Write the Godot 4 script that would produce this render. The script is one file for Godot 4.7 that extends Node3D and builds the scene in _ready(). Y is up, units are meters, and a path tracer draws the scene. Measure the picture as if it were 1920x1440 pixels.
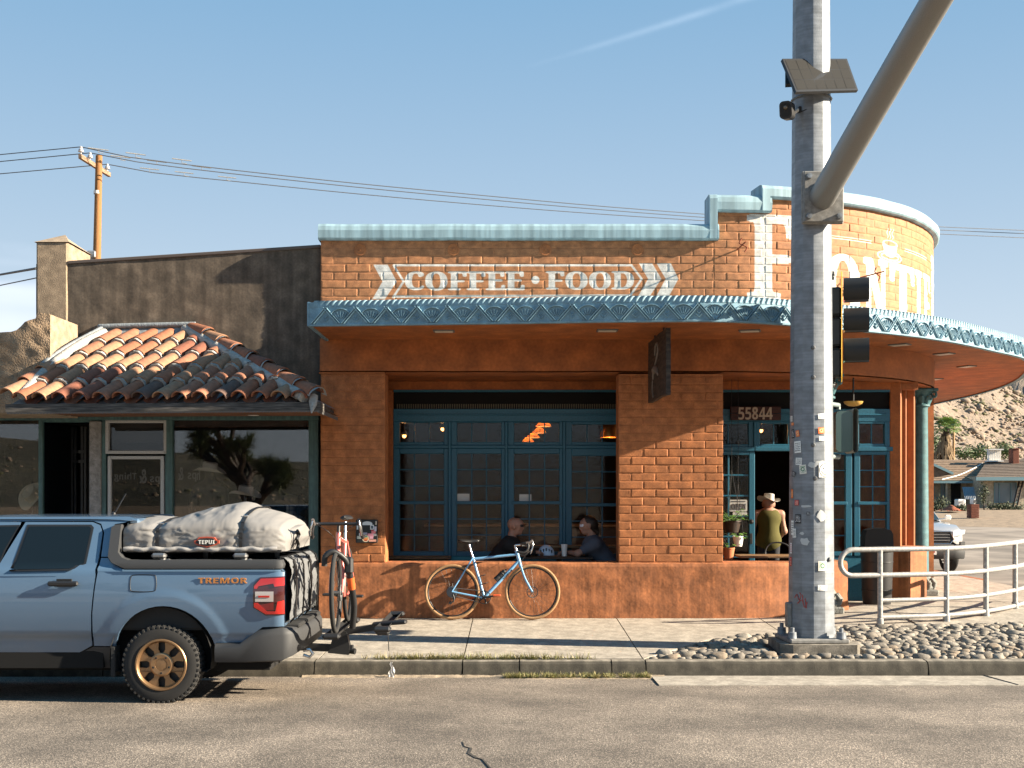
extends Node3D
# A corner cafe on a desert street in low morning sun: pickup with bikes at the kerb, signal pole in front.
# World: x right, y up, z towards the viewer; the cafe's front wall stands at z = 0, the pavement at its foot is y = 0.

const EYE := Vector3(0.0, 1.664, 16.43)
const FL := 2300.0 / 1920.0          # focal length over picture width
var M := {}                          # materials
var T := {}                          # textures
var rng := RandomNumberGenerator.new()
var base_of := {}                    # things whose parts are given in world coordinates

# ---------------------------------------------------------------- growing meshes
class G:
	var v := PackedVector3Array()
	var n := PackedVector3Array()
	var u := PackedVector2Array()
	var c := PackedColorArray()
	var tint := Color.WHITE
	var colored := false
	func tri(a: Vector3, b: Vector3, d: Vector3, na: Vector3, nb: Vector3, nd: Vector3, ua := Vector2.ZERO, ub := Vector2.ZERO, ud := Vector2.ZERO) -> void:
		if (b - a).cross(d - a).dot(na + nb + nd) > 0.0:
			v.append(a); v.append(d); v.append(b)
			n.append(na); n.append(nd); n.append(nb)
			u.append(ua); u.append(ud); u.append(ub)
		else:
			v.append(a); v.append(b); v.append(d)
			n.append(na); n.append(nb); n.append(nd)
			u.append(ua); u.append(ub); u.append(ud)
		if colored:
			c.append(tint); c.append(tint); c.append(tint)
	func flat(a: Vector3, b: Vector3, d: Vector3, out: Vector3) -> void:
		var f := (b - a).cross(d - a)
		if f.length_squared() < 1e-18:
			return
		f = f.normalized()
		if f.dot(out) < 0.0:
			f = -f
		tri(a, b, d, f, f, f)
	func quad(a: Vector3, b: Vector3, d: Vector3, e: Vector3, out: Vector3) -> void:
		flat(a, b, d, out)
		flat(a, d, e, out)
	func quad_uv(a: Vector3, b: Vector3, d: Vector3, e: Vector3, out: Vector3) -> void:   # a lower left, b lower right, d upper right, e upper left
		tri(a, b, d, out, out, out, Vector2(0, 1), Vector2(1, 1), Vector2(1, 0))
		tri(a, d, e, out, out, out, Vector2(0, 1), Vector2(1, 0), Vector2(0, 0))
	func box(o: Vector3, s: Vector3, b := 0.0, bas := Basis.IDENTITY) -> void:
		var h := s * 0.5
		b = minf(b, minf(h.x, minf(h.y, h.z)) * 0.9)
		for ax in 3:
			var i := (ax + 1) % 3
			var j := (ax + 2) % 3
			for sg in [-1.0, 1.0]:
				var q := []
				for k in [[-1, -1], [1, -1], [1, 1], [-1, 1]]:
					var p := Vector3.ZERO
					p[ax] = sg * h[ax]
					p[i] = k[0] * (h[i] - b)
					p[j] = k[1] * (h[j] - b)
					q.append(o + bas * p)
				var nn := Vector3.ZERO
				nn[ax] = sg
				quad(q[0], q[1], q[2], q[3], bas * nn)
			if b > 0.0:
				for si in [-1.0, 1.0]:
					for sj in [-1.0, 1.0]:
						var a0 := Vector3.ZERO
						var b0 := Vector3.ZERO
						a0[i] = si * h[i]
						a0[j] = sj * (h[j] - b)
						b0[i] = si * (h[i] - b)
						b0[j] = sj * h[j]
						var a1 := a0
						var b1 := b0
						a0[ax] = -(h[ax] - b)
						b0[ax] = a0[ax]
						a1[ax] = h[ax] - b
						b1[ax] = a1[ax]
						var nn := Vector3.ZERO
						nn[i] = si
						nn[j] = sj
						quad(o + bas * a0, o + bas * a1, o + bas * b1, o + bas * b0, bas * nn)
		if b > 0.0:
			for sx in [-1.0, 1.0]:
				for sy in [-1.0, 1.0]:
					for sz in [-1.0, 1.0]:
						var k := Vector3(sx, sy, sz)
						flat(o + bas * (k * (h - Vector3(0, b, b))), o + bas * (k * (h - Vector3(b, 0, b))), o + bas * (k * (h - Vector3(b, b, 0))), bas * k)
	func span(a: Vector3, d: Vector3, b := 0.0) -> void:     # box between two opposite corners
		box((a + d) * 0.5, (d - a).abs(), b)
	func bar(a: Vector3, d: Vector3, w: float, t: float, up := Vector3.UP, b := 0.0) -> void:  # box along a-d, w across, t along up
		var z := (d - a).normalized()
		if absf(z.dot(up)) > 0.98:
			up = Vector3.RIGHT
		var x := up.cross(z).normalized()
		box((a + d) * 0.5, Vector3(w, t, a.distance_to(d)), b, Basis(x, z.cross(x), z))
	func tube(p: Array, r, sides := 8, caps := true, closed := false) -> void:
		var m := p.size()
		var rings := []
		var norms := []
		var side := Vector3.ZERO
		for k in m:
			var t: Vector3
			if closed:
				t = p[(k + 1) % m] - p[(k + m - 1) % m]
			else:
				t = p[mini(k + 1, m - 1)] - p[maxi(k - 1, 0)]
			t = t.normalized()
			if side == Vector3.ZERO:
				side = t.cross(Vector3.UP if absf(t.y) < 0.9 else Vector3.RIGHT).normalized()
			else:
				side = (side - t * side.dot(t)).normalized()
			var up := t.cross(side)
			var rad: float = r[k] if r is Array else r
			var ring := []
			var nr := []
			for s in sides:
				var a := TAU * s / sides
				var d := side * cos(a) + up * sin(a)
				ring.append(p[k] + d * rad)
				nr.append(d)
			rings.append(ring)
			norms.append(nr)
		for k in (m if closed else m - 1):
			var k2 := (k + 1) % m
			for s in sides:
				var s2 := (s + 1) % sides
				tri(rings[k][s], rings[k2][s], rings[k2][s2], norms[k][s], norms[k2][s], norms[k2][s2])
				tri(rings[k][s], rings[k2][s2], rings[k][s2], norms[k][s], norms[k2][s2], norms[k][s2])
		if caps and not closed:
			for k in [0, m - 1]:
				var out: Vector3 = (p[0] - p[1]) if k == 0 else (p[m - 1] - p[m - 2])
				for s in range(1, sides - 1):
					flat(rings[k][0], rings[k][s], rings[k][s + 1], out)
	func lathe(prof: Array, sides: int, xf := Transform3D.IDENTITY, sharp := 35.0, from := 0.0, sweep := TAU) -> void:
		var m := prof.size()
		var sn := []                                   # a normal per segment
		for k in m - 1:
			var d: Vector2 = prof[k + 1] - prof[k]
			sn.append(Vector2(d.y, -d.x).normalized())
		for k in m - 1:
			var n0: Vector2 = sn[k]
			var n1: Vector2 = sn[k]
			if k > 0 and rad_to_deg(absf(sn[k - 1].angle_to(sn[k]))) < sharp:
				n0 = (sn[k - 1] + sn[k]).normalized()
			if k < m - 2 and rad_to_deg(absf(sn[k + 1].angle_to(sn[k]))) < sharp:
				n1 = (sn[k + 1] + sn[k]).normalized()
			for s in sides:
				var a := from + sweep * s / sides
				var b := from + sweep * (s + 1) / sides
				var ca := Vector3(cos(a), 0, sin(a))
				var cb := Vector3(cos(b), 0, sin(b))
				var p0: Vector3 = xf * (ca * prof[k].x + Vector3(0, prof[k].y, 0))
				var p1: Vector3 = xf * (cb * prof[k].x + Vector3(0, prof[k].y, 0))
				var p2: Vector3 = xf * (cb * prof[k + 1].x + Vector3(0, prof[k + 1].y, 0))
				var p3: Vector3 = xf * (ca * prof[k + 1].x + Vector3(0, prof[k + 1].y, 0))
				var m0 := (xf.basis * (ca * n0.x + Vector3(0, n0.y, 0))).normalized()
				var m1 := (xf.basis * (cb * n0.x + Vector3(0, n0.y, 0))).normalized()
				var m2 := (xf.basis * (cb * n1.x + Vector3(0, n1.y, 0))).normalized()
				var m3 := (xf.basis * (ca * n1.x + Vector3(0, n1.y, 0))).normalized()
				if prof[k].x > 1e-6:
					tri(p0, p1, p2, m0, m1, m2)
				if prof[k + 1].x > 1e-6:
					tri(p0, p2, p3, m0, m2, m3)
	func ext(poly: PackedVector2Array, z0: float, z1: float, xf := Transform3D.IDENTITY, soft := 30.0) -> void:   # extruded outline, z1 is the front
		var idx := Geometry2D.triangulate_polygon(poly)
		for k in range(0, idx.size(), 3):
			for z in [z0, z1]:
				flat(xf * Vector3(poly[idx[k]].x, poly[idx[k]].y, z), xf * Vector3(poly[idx[k + 1]].x, poly[idx[k + 1]].y, z), xf * Vector3(poly[idx[k + 2]].x, poly[idx[k + 2]].y, z), xf.basis * Vector3(0, 0, 1 if z == z1 else -1))
		var cw := -1.0 if Geometry2D.is_polygon_clockwise(poly) else 1.0
		var m := poly.size()
		var en := []
		for k in m:
			var d := poly[(k + 1) % m] - poly[k]
			en.append(Vector2(d.y, -d.x).normalized() * cw)
		for k in m:
			var a := poly[k]
			var b := poly[(k + 1) % m]
			var na: Vector2 = en[k]
			var nb: Vector2 = en[k]
			var pr: Vector2 = en[(k + m - 1) % m]
			var nx: Vector2 = en[(k + 1) % m]
			if rad_to_deg(absf(pr.angle_to(na))) < soft:
				na = (pr + en[k]).normalized()
			if rad_to_deg(absf(nx.angle_to(nb))) < soft:
				nb = (nx + en[k]).normalized()
			var A := xf.basis * Vector3(na.x, na.y, 0)
			var B := xf.basis * Vector3(nb.x, nb.y, 0)
			tri(xf * Vector3(a.x, a.y, z0), xf * Vector3(b.x, b.y, z0), xf * Vector3(b.x, b.y, z1), A, B, B)
			tri(xf * Vector3(a.x, a.y, z0), xf * Vector3(b.x, b.y, z1), xf * Vector3(a.x, a.y, z1), A, B, A)
	func grid(nu: int, nv: int, f: Callable, sgn := 1.0, uvs := false) -> void:      # smooth sheet, f(u, v) for u, v in 0..1
		var p := PackedVector3Array()
		for j in nv + 1:
			for i in nu + 1:
				p.append(f.call(float(i) / nu, float(j) / nv))
		var w := nu + 1
		var q := PackedVector3Array()
		q.resize(p.size())
		for j in nv:
			for i in nu:
				var k := j * w + i
				var cr := (p[k + 1] - p[k]).cross(p[k + w] - p[k]) + (p[k + w + 1] - p[k + w]).cross(p[k + w + 1] - p[k + 1])
				q[k] += cr; q[k + 1] += cr; q[k + w] += cr; q[k + w + 1] += cr
		var wrap_u := true
		var wrap_v := true
		for j in nv + 1:
			if p[j * w].distance_squared_to(p[j * w + nu]) > 1e-9: wrap_u = false
		for i in nu + 1:
			if p[i].distance_squared_to(p[nv * w + i]) > 1e-9: wrap_v = false
		if wrap_u:
			for j in nv + 1:
				var s := q[j * w] + q[j * w + nu]
				q[j * w] = s
				q[j * w + nu] = s
		if wrap_v:
			for i in w:
				var s := q[i] + q[nv * w + i]
				q[i] = s
				q[nv * w + i] = s
		for k in q.size():
			q[k] = q[k].normalized() * sgn
		for j in nv:
			for i in nu:
				var k := j * w + i
				var u0 := Vector2(float(i) / nu, float(j) / nv) if uvs else Vector2.ZERO
				var du := Vector2(1.0 / nu, 0) if uvs else Vector2.ZERO
				var dv := Vector2(0, 1.0 / nv) if uvs else Vector2.ZERO
				tri(p[k], p[k + 1], p[k + w + 1], q[k], q[k + 1], q[k + w + 1], u0, u0 + du, u0 + du + dv)
				tri(p[k], p[k + w + 1], p[k + w], q[k], q[k + w + 1], q[k + w], u0, u0 + du + dv, u0 + dv)
	func sheet(poly: PackedVector2Array, f: Callable, cell: float, sgn := 1.0, back := Vector3.ZERO) -> void:   # outline cut into cells and bent by f(Vector2); back: its edge turned in that far
		var lo := poly[0]
		var hi := poly[0]
		for q in poly:
			lo = lo.min(q)
			hi = hi.max(q)
		var e := cell * 0.05
		var nx := maxi(1, int(ceil((hi.x - lo.x) / cell)))
		var ny := maxi(1, int(ceil((hi.y - lo.y) / cell)))
		var cs := (hi - lo) / Vector2(nx, ny)
		for i in nx:
			for j in ny:
				var a := lo + cs * Vector2(i, j)
				var cellp := PackedVector2Array([a, a + Vector2(cs.x, 0), a + cs, a + Vector2(0, cs.y)])
				for piece in Geometry2D.intersect_polygons(poly, cellp):
					var idx := Geometry2D.triangulate_polygon(piece)
					for k in range(0, idx.size(), 3):
						var pts := []
						var nn := []
						for m in 3:
							var q: Vector2 = piece[idx[k + m]]
							pts.append(f.call(q))
							nn.append(((f.call(q + Vector2(e, 0)) - f.call(q - Vector2(e, 0))).cross(f.call(q + Vector2(0, e)) - f.call(q - Vector2(0, e)))).normalized() * sgn)
						tri(pts[0], pts[1], pts[2], nn[0], nn[1], nn[2])
		if back != Vector3.ZERO:
			var m := poly.size()
			var mid := (lo + hi) * 0.5
			for k in m:
				var a := poly[k]
				var b := poly[(k + 1) % m]
				var parts := maxi(1, int(a.distance_to(b) / cell))
				for s in parts:
					var p: Vector3 = f.call(a.lerp(b, float(s) / parts))
					var q: Vector3 = f.call(a.lerp(b, float(s + 1) / parts))
					quad(p, q, q + back, p + back, p - f.call(mid))
	func add(mesh: Mesh, xf: Transform3D) -> void:
		for sfc in mesh.get_surface_count():
			var a := mesh.surface_get_arrays(sfc)
			var pv: PackedVector3Array = a[Mesh.ARRAY_VERTEX]
			var pn: PackedVector3Array = a[Mesh.ARRAY_NORMAL]
			var ix: PackedInt32Array = a[Mesh.ARRAY_INDEX] if a[Mesh.ARRAY_INDEX] != null else PackedInt32Array(range(pv.size()))
			for k in range(0, ix.size(), 3):
				tri(xf * pv[ix[k]], xf * pv[ix[k + 1]], xf * pv[ix[k + 2]], (xf.basis * pn[ix[k]]).normalized(), (xf.basis * pn[ix[k + 1]]).normalized(), (xf.basis * pn[ix[k + 2]]).normalized())
	func join(g: G, xf: Transform3D) -> void:
		for k in g.v.size():
			v.append(xf * g.v[k])
			n.append((xf.basis * g.n[k]).normalized())
			u.append(g.u[k])
			if colored:
				c.append(tint if not g.colored else g.c[k])
	func mesh(off := Vector3.ZERO) -> ArrayMesh:
		var a := []
		a.resize(Mesh.ARRAY_MAX)
		if off != Vector3.ZERO:
			for k in v.size():
				v[k] -= off
		a[Mesh.ARRAY_VERTEX] = v
		a[Mesh.ARRAY_NORMAL] = n
		a[Mesh.ARRAY_TEX_UV] = u
		if colored:
			a[Mesh.ARRAY_COLOR] = c
		var m := ArrayMesh.new()
		m.add_surface_from_arrays(Mesh.PRIMITIVE_TRIANGLES, a)
		return m

# ---------------------------------------------------------------- scene objects
var taken := {}
func numbered(nm: String) -> String:
	if not taken.has(nm):
		taken[nm] = 0
		return nm
	taken[nm] += 1
	return "%s_%03d" % [nm, taken[nm]]

func thing(nm: String, label: String, cat: String, at := Vector3.ZERO, group := "", in_world := true) -> Node3D:
	var o := Node3D.new()
	o.name = numbered(nm)
	add_child(o)
	o.position = at
	tag(o, label, cat, group)
	if in_world:
		base_of[o] = at
	return o

func tag(o: Node, label: String, cat := "", group := "") -> Node:
	o.set_meta("label", label)
	if cat: o.set_meta("category", cat)
	if group: o.set_meta("group", group)
	return o

func put(nm: String, g: G, m: Material, parent: Node3D = null) -> MeshInstance3D:
	var o := MeshInstance3D.new()
	var off: Vector3 = base_of.get(parent, Vector3.ZERO) if parent else Vector3.ZERO
	if g.v.is_empty():
		push_error("nothing in " + nm)
		return o
	o.mesh = g.mesh(off)
	o.mesh.surface_set_material(0, m)
	if parent:
		o.name = nm
		parent.add_child(o, true)
		if base_of.has(parent): base_of[o] = off
	else:
		o.name = numbered(nm)
		add_child(o)
	return o

func node(nm: String, parent: Node3D) -> Node3D:       # a part that is itself a group of sub-parts
	var o := Node3D.new()
	o.name = nm
	parent.add_child(o, true)
	if base_of.has(parent): base_of[o] = base_of[parent]
	return o

func struct(o: Node) -> Node:
	o.set_meta("kind", "structure")
	return o

func stuff(o: Node) -> Node:
	o.set_meta("kind", "stuff")
	return o

func W(px: float, py: float, z: float) -> Vector3:      # where a spot of the photograph lies on the upright plane at z
	var d := EYE.z - z
	return Vector3((px - 960.0) * d / 2300.0, EYE.y + (925.0 - py) * d / 2300.0, z)

func X(px: float, z := 0.0) -> float:
	return (px - 960.0) * (EYE.z - z) / 2300.0

func Y(py: float, z := 0.0) -> float:
	return EYE.y + (925.0 - py) * (EYE.z - z) / 2300.0

func gy(x: float, z: float) -> float:                   # height of the pavement
	return -0.03 * maxf(z, 0.0) + 0.09 * smoothstep(3.8, 4.8, x) * smoothstep(0.6, -0.6, z)

func rect(x0: float, y0: float, x1: float, y1: float, r := 0.0, k := 4) -> PackedVector2Array:
	var p := PackedVector2Array()
	if r <= 0.0:
		return PackedVector2Array([Vector2(x0, y0), Vector2(x1, y0), Vector2(x1, y1), Vector2(x0, y1)])
	for q in [[x1 - r, y0 + r, -90], [x1 - r, y1 - r, 0], [x0 + r, y1 - r, 90], [x0 + r, y0 + r, 180]]:
		for s in k + 1:
			var a := deg_to_rad(q[2] + 90.0 * s / k)
			p.append(Vector2(q[0] + cos(a) * r, q[1] + sin(a) * r))
	return p

func disc(o: Vector2, r: float, k := 24, ry := -1.0) -> PackedVector2Array:
	var p := PackedVector2Array()
	for s in k:
		p.append(o + Vector2(cos(TAU * s / k) * r, sin(TAU * s / k) * (r if ry < 0.0 else ry)))
	return p

func curve(p: Array, per := 6, closed := false) -> Array:   # a smooth line through the points
	var o := []
	var m := p.size()
	for k in (m if closed else m - 1):
		var a = p[(k - 1 + m) % m] if closed else p[maxi(k - 1, 0)]
		var b = p[k]
		var c = p[(k + 1) % m]
		var d = p[(k + 2) % m] if closed else p[mini(k + 2, m - 1)]
		for s in per:
			var t := float(s) / per
			o.append(0.5 * ((2.0 * b) + (c - a) * t + (2.0 * a - 5.0 * b + 4.0 * c - d) * t * t + (3.0 * b - a - 3.0 * c + d) * t * t * t))
	if not closed:
		o.append(p[m - 1])
	return o

# ---------------------------------------------------------------- textures and materials
func noise(sd: int, freq: float, oct := 4, type := FastNoiseLite.TYPE_SIMPLEX_SMOOTH) -> FastNoiseLite:
	var f := FastNoiseLite.new()
	f.seed = sd
	f.frequency = freq
	f.noise_type = type
	f.fractal_octaves = oct
	if type == FastNoiseLite.TYPE_CELLULAR:
		f.cellular_return_type = FastNoiseLite.RETURN_DISTANCE
	return f

func grey(sd: int, freq: float, oct: int, lo: float, hi: float, gain := 1.0, size := 512, sx := 1, sy := 1, type := FastNoiseLite.TYPE_SIMPLEX_SMOOTH) -> Image:
	var im := noise(sd, freq, oct, type).get_seamless_image(size / sx, size / sy)
	im.convert(Image.FORMAT_L8)
	if sx > 1 or sy > 1:
		im.resize(size, size, Image.INTERPOLATE_CUBIC)
	var d := im.get_data()
	for k in d.size():
		var t := clampf((d[k] / 255.0 - 0.5) * gain + 0.5, 0.0, 1.0)
		d[k] = int(255.0 * lerpf(lo, hi, t))
	return Image.create_from_data(size, size, false, Image.FORMAT_L8, d)

func mixed(a: Image, b: Image) -> Image:               # product of two greys
	var d := a.get_data()
	var e := b.get_data()
	for k in d.size():
		d[k] = d[k] * e[k] / 255
	return Image.create_from_data(a.get_width(), a.get_height(), false, Image.FORMAT_L8, d)

func tex(im: Image) -> ImageTexture:
	return ImageTexture.create_from_image(im)

func mat(nm: String, c: Color, rough := 0.8, o := {}) -> StandardMaterial3D:
	if M.has(nm): return M[nm]
	var m := StandardMaterial3D.new()
	m.resource_name = nm
	var s := c.linear_to_srgb()
	s.a = c.a
	m.albedo_color = s
	m.roughness = rough
	m.metallic = o.get("metal", 0.0)
	m.metallic_specular = o.get("spec", 0.5)
	if o.has("tex"):
		m.albedo_texture = T[o.tex]
	if o.has("bump"):
		m.heightmap_enabled = true
		m.heightmap_texture = T[o.bump]
		m.heightmap_scale = o.get("cm", 0.4)
	if o.has("scale"):
		m.uv1_triplanar = true
		m.uv1_world_triplanar = not o.get("own", false)
		m.uv1_scale = o.scale if o.scale is Vector3 else Vector3.ONE * o.scale
	if o.has("det"):
		m.detail_enabled = true
		m.detail_albedo = T[o.det]
		m.detail_blend_mode = BaseMaterial3D.BLEND_MODE_MUL
		m.detail_uv_layer = BaseMaterial3D.DETAIL_UV_2
		m.uv2_triplanar = true
		m.uv2_world_triplanar = not o.get("own", false)
		m.uv2_scale = o.dscale if o.dscale is Vector3 else Vector3.ONE * o.dscale
	if o.has("coat"):
		m.clearcoat_enabled = true
		m.clearcoat = o.coat
		m.clearcoat_roughness = o.get("crough", 0.05)
	if c.a < 1.0:
		m.transparency = BaseMaterial3D.TRANSPARENCY_ALPHA
	if o.get("vc", false):
		m.vertex_color_use_as_albedo = true
	if o.has("glow"):
		m.emission_enabled = true
		m.emission = o.glow
		m.emission_energy_multiplier = o.get("power", 1.0)
	if o.has("back"):
		m.backlight_enabled = true
		m.backlight = o.back
	M[nm] = m
	return m

# ---------------------------------------------------------------- drawing flat print on pictures
func fill_tri(im: Image, a: Vector2, b: Vector2, c: Vector2, col: Color) -> void:
	var y0 := maxi(0, int(floor(minf(a.y, minf(b.y, c.y)))))
	var y1 := mini(im.get_height() - 1, int(ceil(maxf(a.y, maxf(b.y, c.y)))))
	for y in range(y0, y1 + 1):
		var yc := y + 0.5
		var lo := 1e9
		var hi := -1e9
		for e in [[a, b], [b, c], [c, a]]:
			var p: Vector2 = e[0]
			var q: Vector2 = e[1]
			if (p.y <= yc) != (q.y <= yc):
				var x := p.x + (q.x - p.x) * (yc - p.y) / (q.y - p.y)
				lo = minf(lo, x)
				hi = maxf(hi, x)
		if hi > lo:
			var xa := maxi(0, int(round(lo)))
			var xb := mini(im.get_width(), int(round(hi)))
			if xb > xa:
				im.fill_rect(Rect2i(xa, y, xb - xa, 1), col)

func fill_poly(im: Image, p: PackedVector2Array, col: Color) -> void:
	var idx := Geometry2D.triangulate_polygon(p)
	for k in range(0, idx.size(), 3):
		fill_tri(im, p[idx[k]], p[idx[k + 1]], p[idx[k + 2]], col)

func fill_line(im: Image, p: Array, w: float, col: Color) -> void:
	for k in p.size() - 1:
		var d: Vector2 = (p[k + 1] - p[k]).normalized() * w * 0.5
		var s := Vector2(-d.y, d.x)
		var a: Vector2 = p[k] - d * 0.6
		var b: Vector2 = p[k + 1] + d * 0.6
		fill_tri(im, a + s, b + s, b - s, col)
		fill_tri(im, a + s, b - s, a - s, col)

var font_serif: SystemFont
var font_sans: SystemFont
func text_mesh(s: String, f: Font, depth := 0.01) -> TextMesh:
	var t := TextMesh.new()
	t.text = s
	t.font = f
	t.font_size = 64
	t.pixel_size = 1.0 / 64.0
	t.depth = depth
	t.curve_step = 1.0
	return t

func text_tris(s: String, f: Font) -> Array:             # [triangles of the letters' faces, their box]
	var a := text_mesh(s, f, 0.1).get_mesh_arrays()
	var pv: PackedVector3Array = a[Mesh.ARRAY_VERTEX]
	var pn: PackedVector3Array = a[Mesh.ARRAY_NORMAL]
	var ix: PackedInt32Array = a[Mesh.ARRAY_INDEX]
	var o := []
	var lo := Vector2(1e9, 1e9)
	var hi := -lo
	for k in range(0, ix.size(), 3):
		if pn[ix[k]].z > 0.9:
			for m in 3:
				var q := Vector2(pv[ix[k + m]].x, pv[ix[k + m]].y)
				o.append(q)
				lo = lo.min(q)
				hi = hi.max(q)
	return [o, Rect2(lo, hi - lo)]

func fill_text(im: Image, s: String, f: Font, r: Rect2, col: Color, bold := 0.0) -> void:      # lettering stretched to a rectangle of the picture
	var t := text_tris(s, f)
	var b: Rect2 = t[1]
	var p := []
	for q in t[0]:
		p.append(Vector2(r.position.x + (q.x - b.position.x) / b.size.x * r.size.x, r.position.y + (1.0 - (q.y - b.position.y) / b.size.y) * r.size.y))
	for o in ([Vector2.ZERO] if bold == 0.0 else [Vector2(-bold, 0), Vector2(-bold * 0.4, 0), Vector2(bold * 0.4, 0), Vector2(bold, 0), Vector2(0, -bold * 0.35), Vector2(0, bold * 0.35)]):
		for k in range(0, p.size(), 3):
			fill_tri(im, p[k] + o, p[k + 1] + o, p[k + 2] + o, col)

func letters(g: G, s: String, f: Font, w: float, h: float, depth: float, xf: Transform3D) -> void:   # raised lettering w by h round the origin of xf
	var m := text_mesh(s, f, depth)
	var b := m.get_aabb()
	g.add(m, xf * Transform3D(Basis.from_scale(Vector3(w / b.size.x, h / b.size.y, 1.0)), Vector3.ZERO) * Transform3D(Basis.IDENTITY, -Vector3(b.get_center().x, b.get_center().y, 0)))

# ---------------------------------------------------------------- smooth bodies: tapered capsules joined and meshed as surface nets
func blob(g: G, bones: Array, cell: float, k: float) -> void:        # bone: [a, b, ra, rb]
	var lo := Vector3.ONE * 1e9
	var hi := -lo
	for b in bones:
		var r := maxf(b[2], b[3]) + cell * 2.0 + k * 0.3
		lo = lo.min(b[0] - Vector3.ONE * r).min(b[1] - Vector3.ONE * r)
		hi = hi.max(b[0] + Vector3.ONE * r).max(b[1] + Vector3.ONE * r)
	var nx := int((hi.x - lo.x) / cell) + 2
	var ny := int((hi.y - lo.y) / cell) + 2
	var nz := int((hi.z - lo.z) / cell) + 2
	var d := PackedFloat32Array()
	d.resize(nx * ny * nz)
	d.fill(1.0)
	for b in bones:
		var A: Vector3 = b[0]
		var B: Vector3 = b[1]
		var ab := B - A
		var l2 := maxf(ab.length_squared(), 1e-9)
		var ra: float = b[2]
		var rb: float = b[3]
		var r := maxf(ra, rb) + k * 1.2 + cell * 2.0
		var i0 := (A.min(B) - Vector3.ONE * r - lo) / cell
		var i1 := (A.max(B) + Vector3.ONE * r - lo) / cell
		for z in range(maxi(0, int(i0.z)), mini(nz, int(i1.z) + 2)):
			for y in range(maxi(0, int(i0.y)), mini(ny, int(i1.y) + 2)):
				var row := (z * ny + y) * nx
				for x in range(maxi(0, int(i0.x)), mini(nx, int(i1.x) + 2)):
					var p := lo + Vector3(x, y, z) * cell
					var t := clampf((p - A).dot(ab) / l2, 0.0, 1.0)
					var e := p.distance_to(A + ab * t) - lerpf(ra, rb, t)
					var o := d[row + x]
					var h := maxf(k - absf(o - e), 0.0) / k
					d[row + x] = minf(o, e) - h * h * k * 0.25
	var vert := {}
	var pos := PackedVector3Array()
	var offs := [0, 1, nx, nx + 1, nx * ny, nx * ny + 1, nx * ny + nx, nx * ny + nx + 1]
	for z in nz - 1:
		for y in ny - 1:
			var row := (z * ny + y) * nx
			for x in nx - 1:
				var at := row + x
				var neg := 0
				for q in offs:
					if d[at + q] < 0.0: neg += 1
				if neg == 0 or neg == 8:
					continue
				var s := Vector3.ZERO
				var m := 0
				for e in [[0, 1], [2, 3], [4, 5], [6, 7], [0, 2], [1, 3], [4, 6], [5, 7], [0, 4], [1, 5], [2, 6], [3, 7]]:
					var da := d[at + offs[e[0]]]
					var db := d[at + offs[e[1]]]
					if (da < 0.0) != (db < 0.0):
						var t := da / (da - db)
						s += Vector3(e[0] & 1, (e[0] >> 1) & 1, e[0] >> 2).lerp(Vector3(e[1] & 1, (e[1] >> 1) & 1, e[1] >> 2), t)
						m += 1
				vert[at] = pos.size()
				pos.append(lo + (Vector3(x, y, z) + s / m) * cell)
	var nor := PackedVector3Array()
	nor.resize(pos.size())
	var quads := []
	for at in vert:
		var x: int = at % nx
		var y: int = (at / nx) % ny
		var z: int = at / (nx * ny)
		for ax in 3:
			var st: int = [1, nx, nx * ny][ax]
			var s1: int = [nx, nx * ny, 1][ax]
			var s2: int = [nx * ny, 1, nx][ax]
			if (ax == 0 and (y == 0 or z == 0)) or (ax == 1 and (z == 0 or x == 0)) or (ax == 2 and (x == 0 or y == 0)):
				continue
			if (d[at] < 0.0) != (d[at + st] < 0.0):
				var q := [at, at - s1, at - s1 - s2, at - s2]
				if vert.has(q[1]) and vert.has(q[2]) and vert.has(q[3]):
					var ids := [vert[q[0]], vert[q[1]], vert[q[2]], vert[q[3]]]
					var f := (pos[ids[2]] - pos[ids[0]]).cross(pos[ids[3]] - pos[ids[1]])
					var out := Vector3.ZERO
					out[ax] = 1.0 if d[at] < 0.0 else -1.0
					if f.dot(out) < 0.0: f = -f
					for i in ids: nor[i] += f
					quads.append(ids)
	for i in nor.size():
		nor[i] = nor[i].normalized()
	for q in quads:
		g.tri(pos[q[0]], pos[q[1]], pos[q[2]], nor[q[0]], nor[q[1]], nor[q[2]])
		g.tri(pos[q[0]], pos[q[2]], pos[q[3]], nor[q[0]], nor[q[2]], nor[q[3]])

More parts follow.
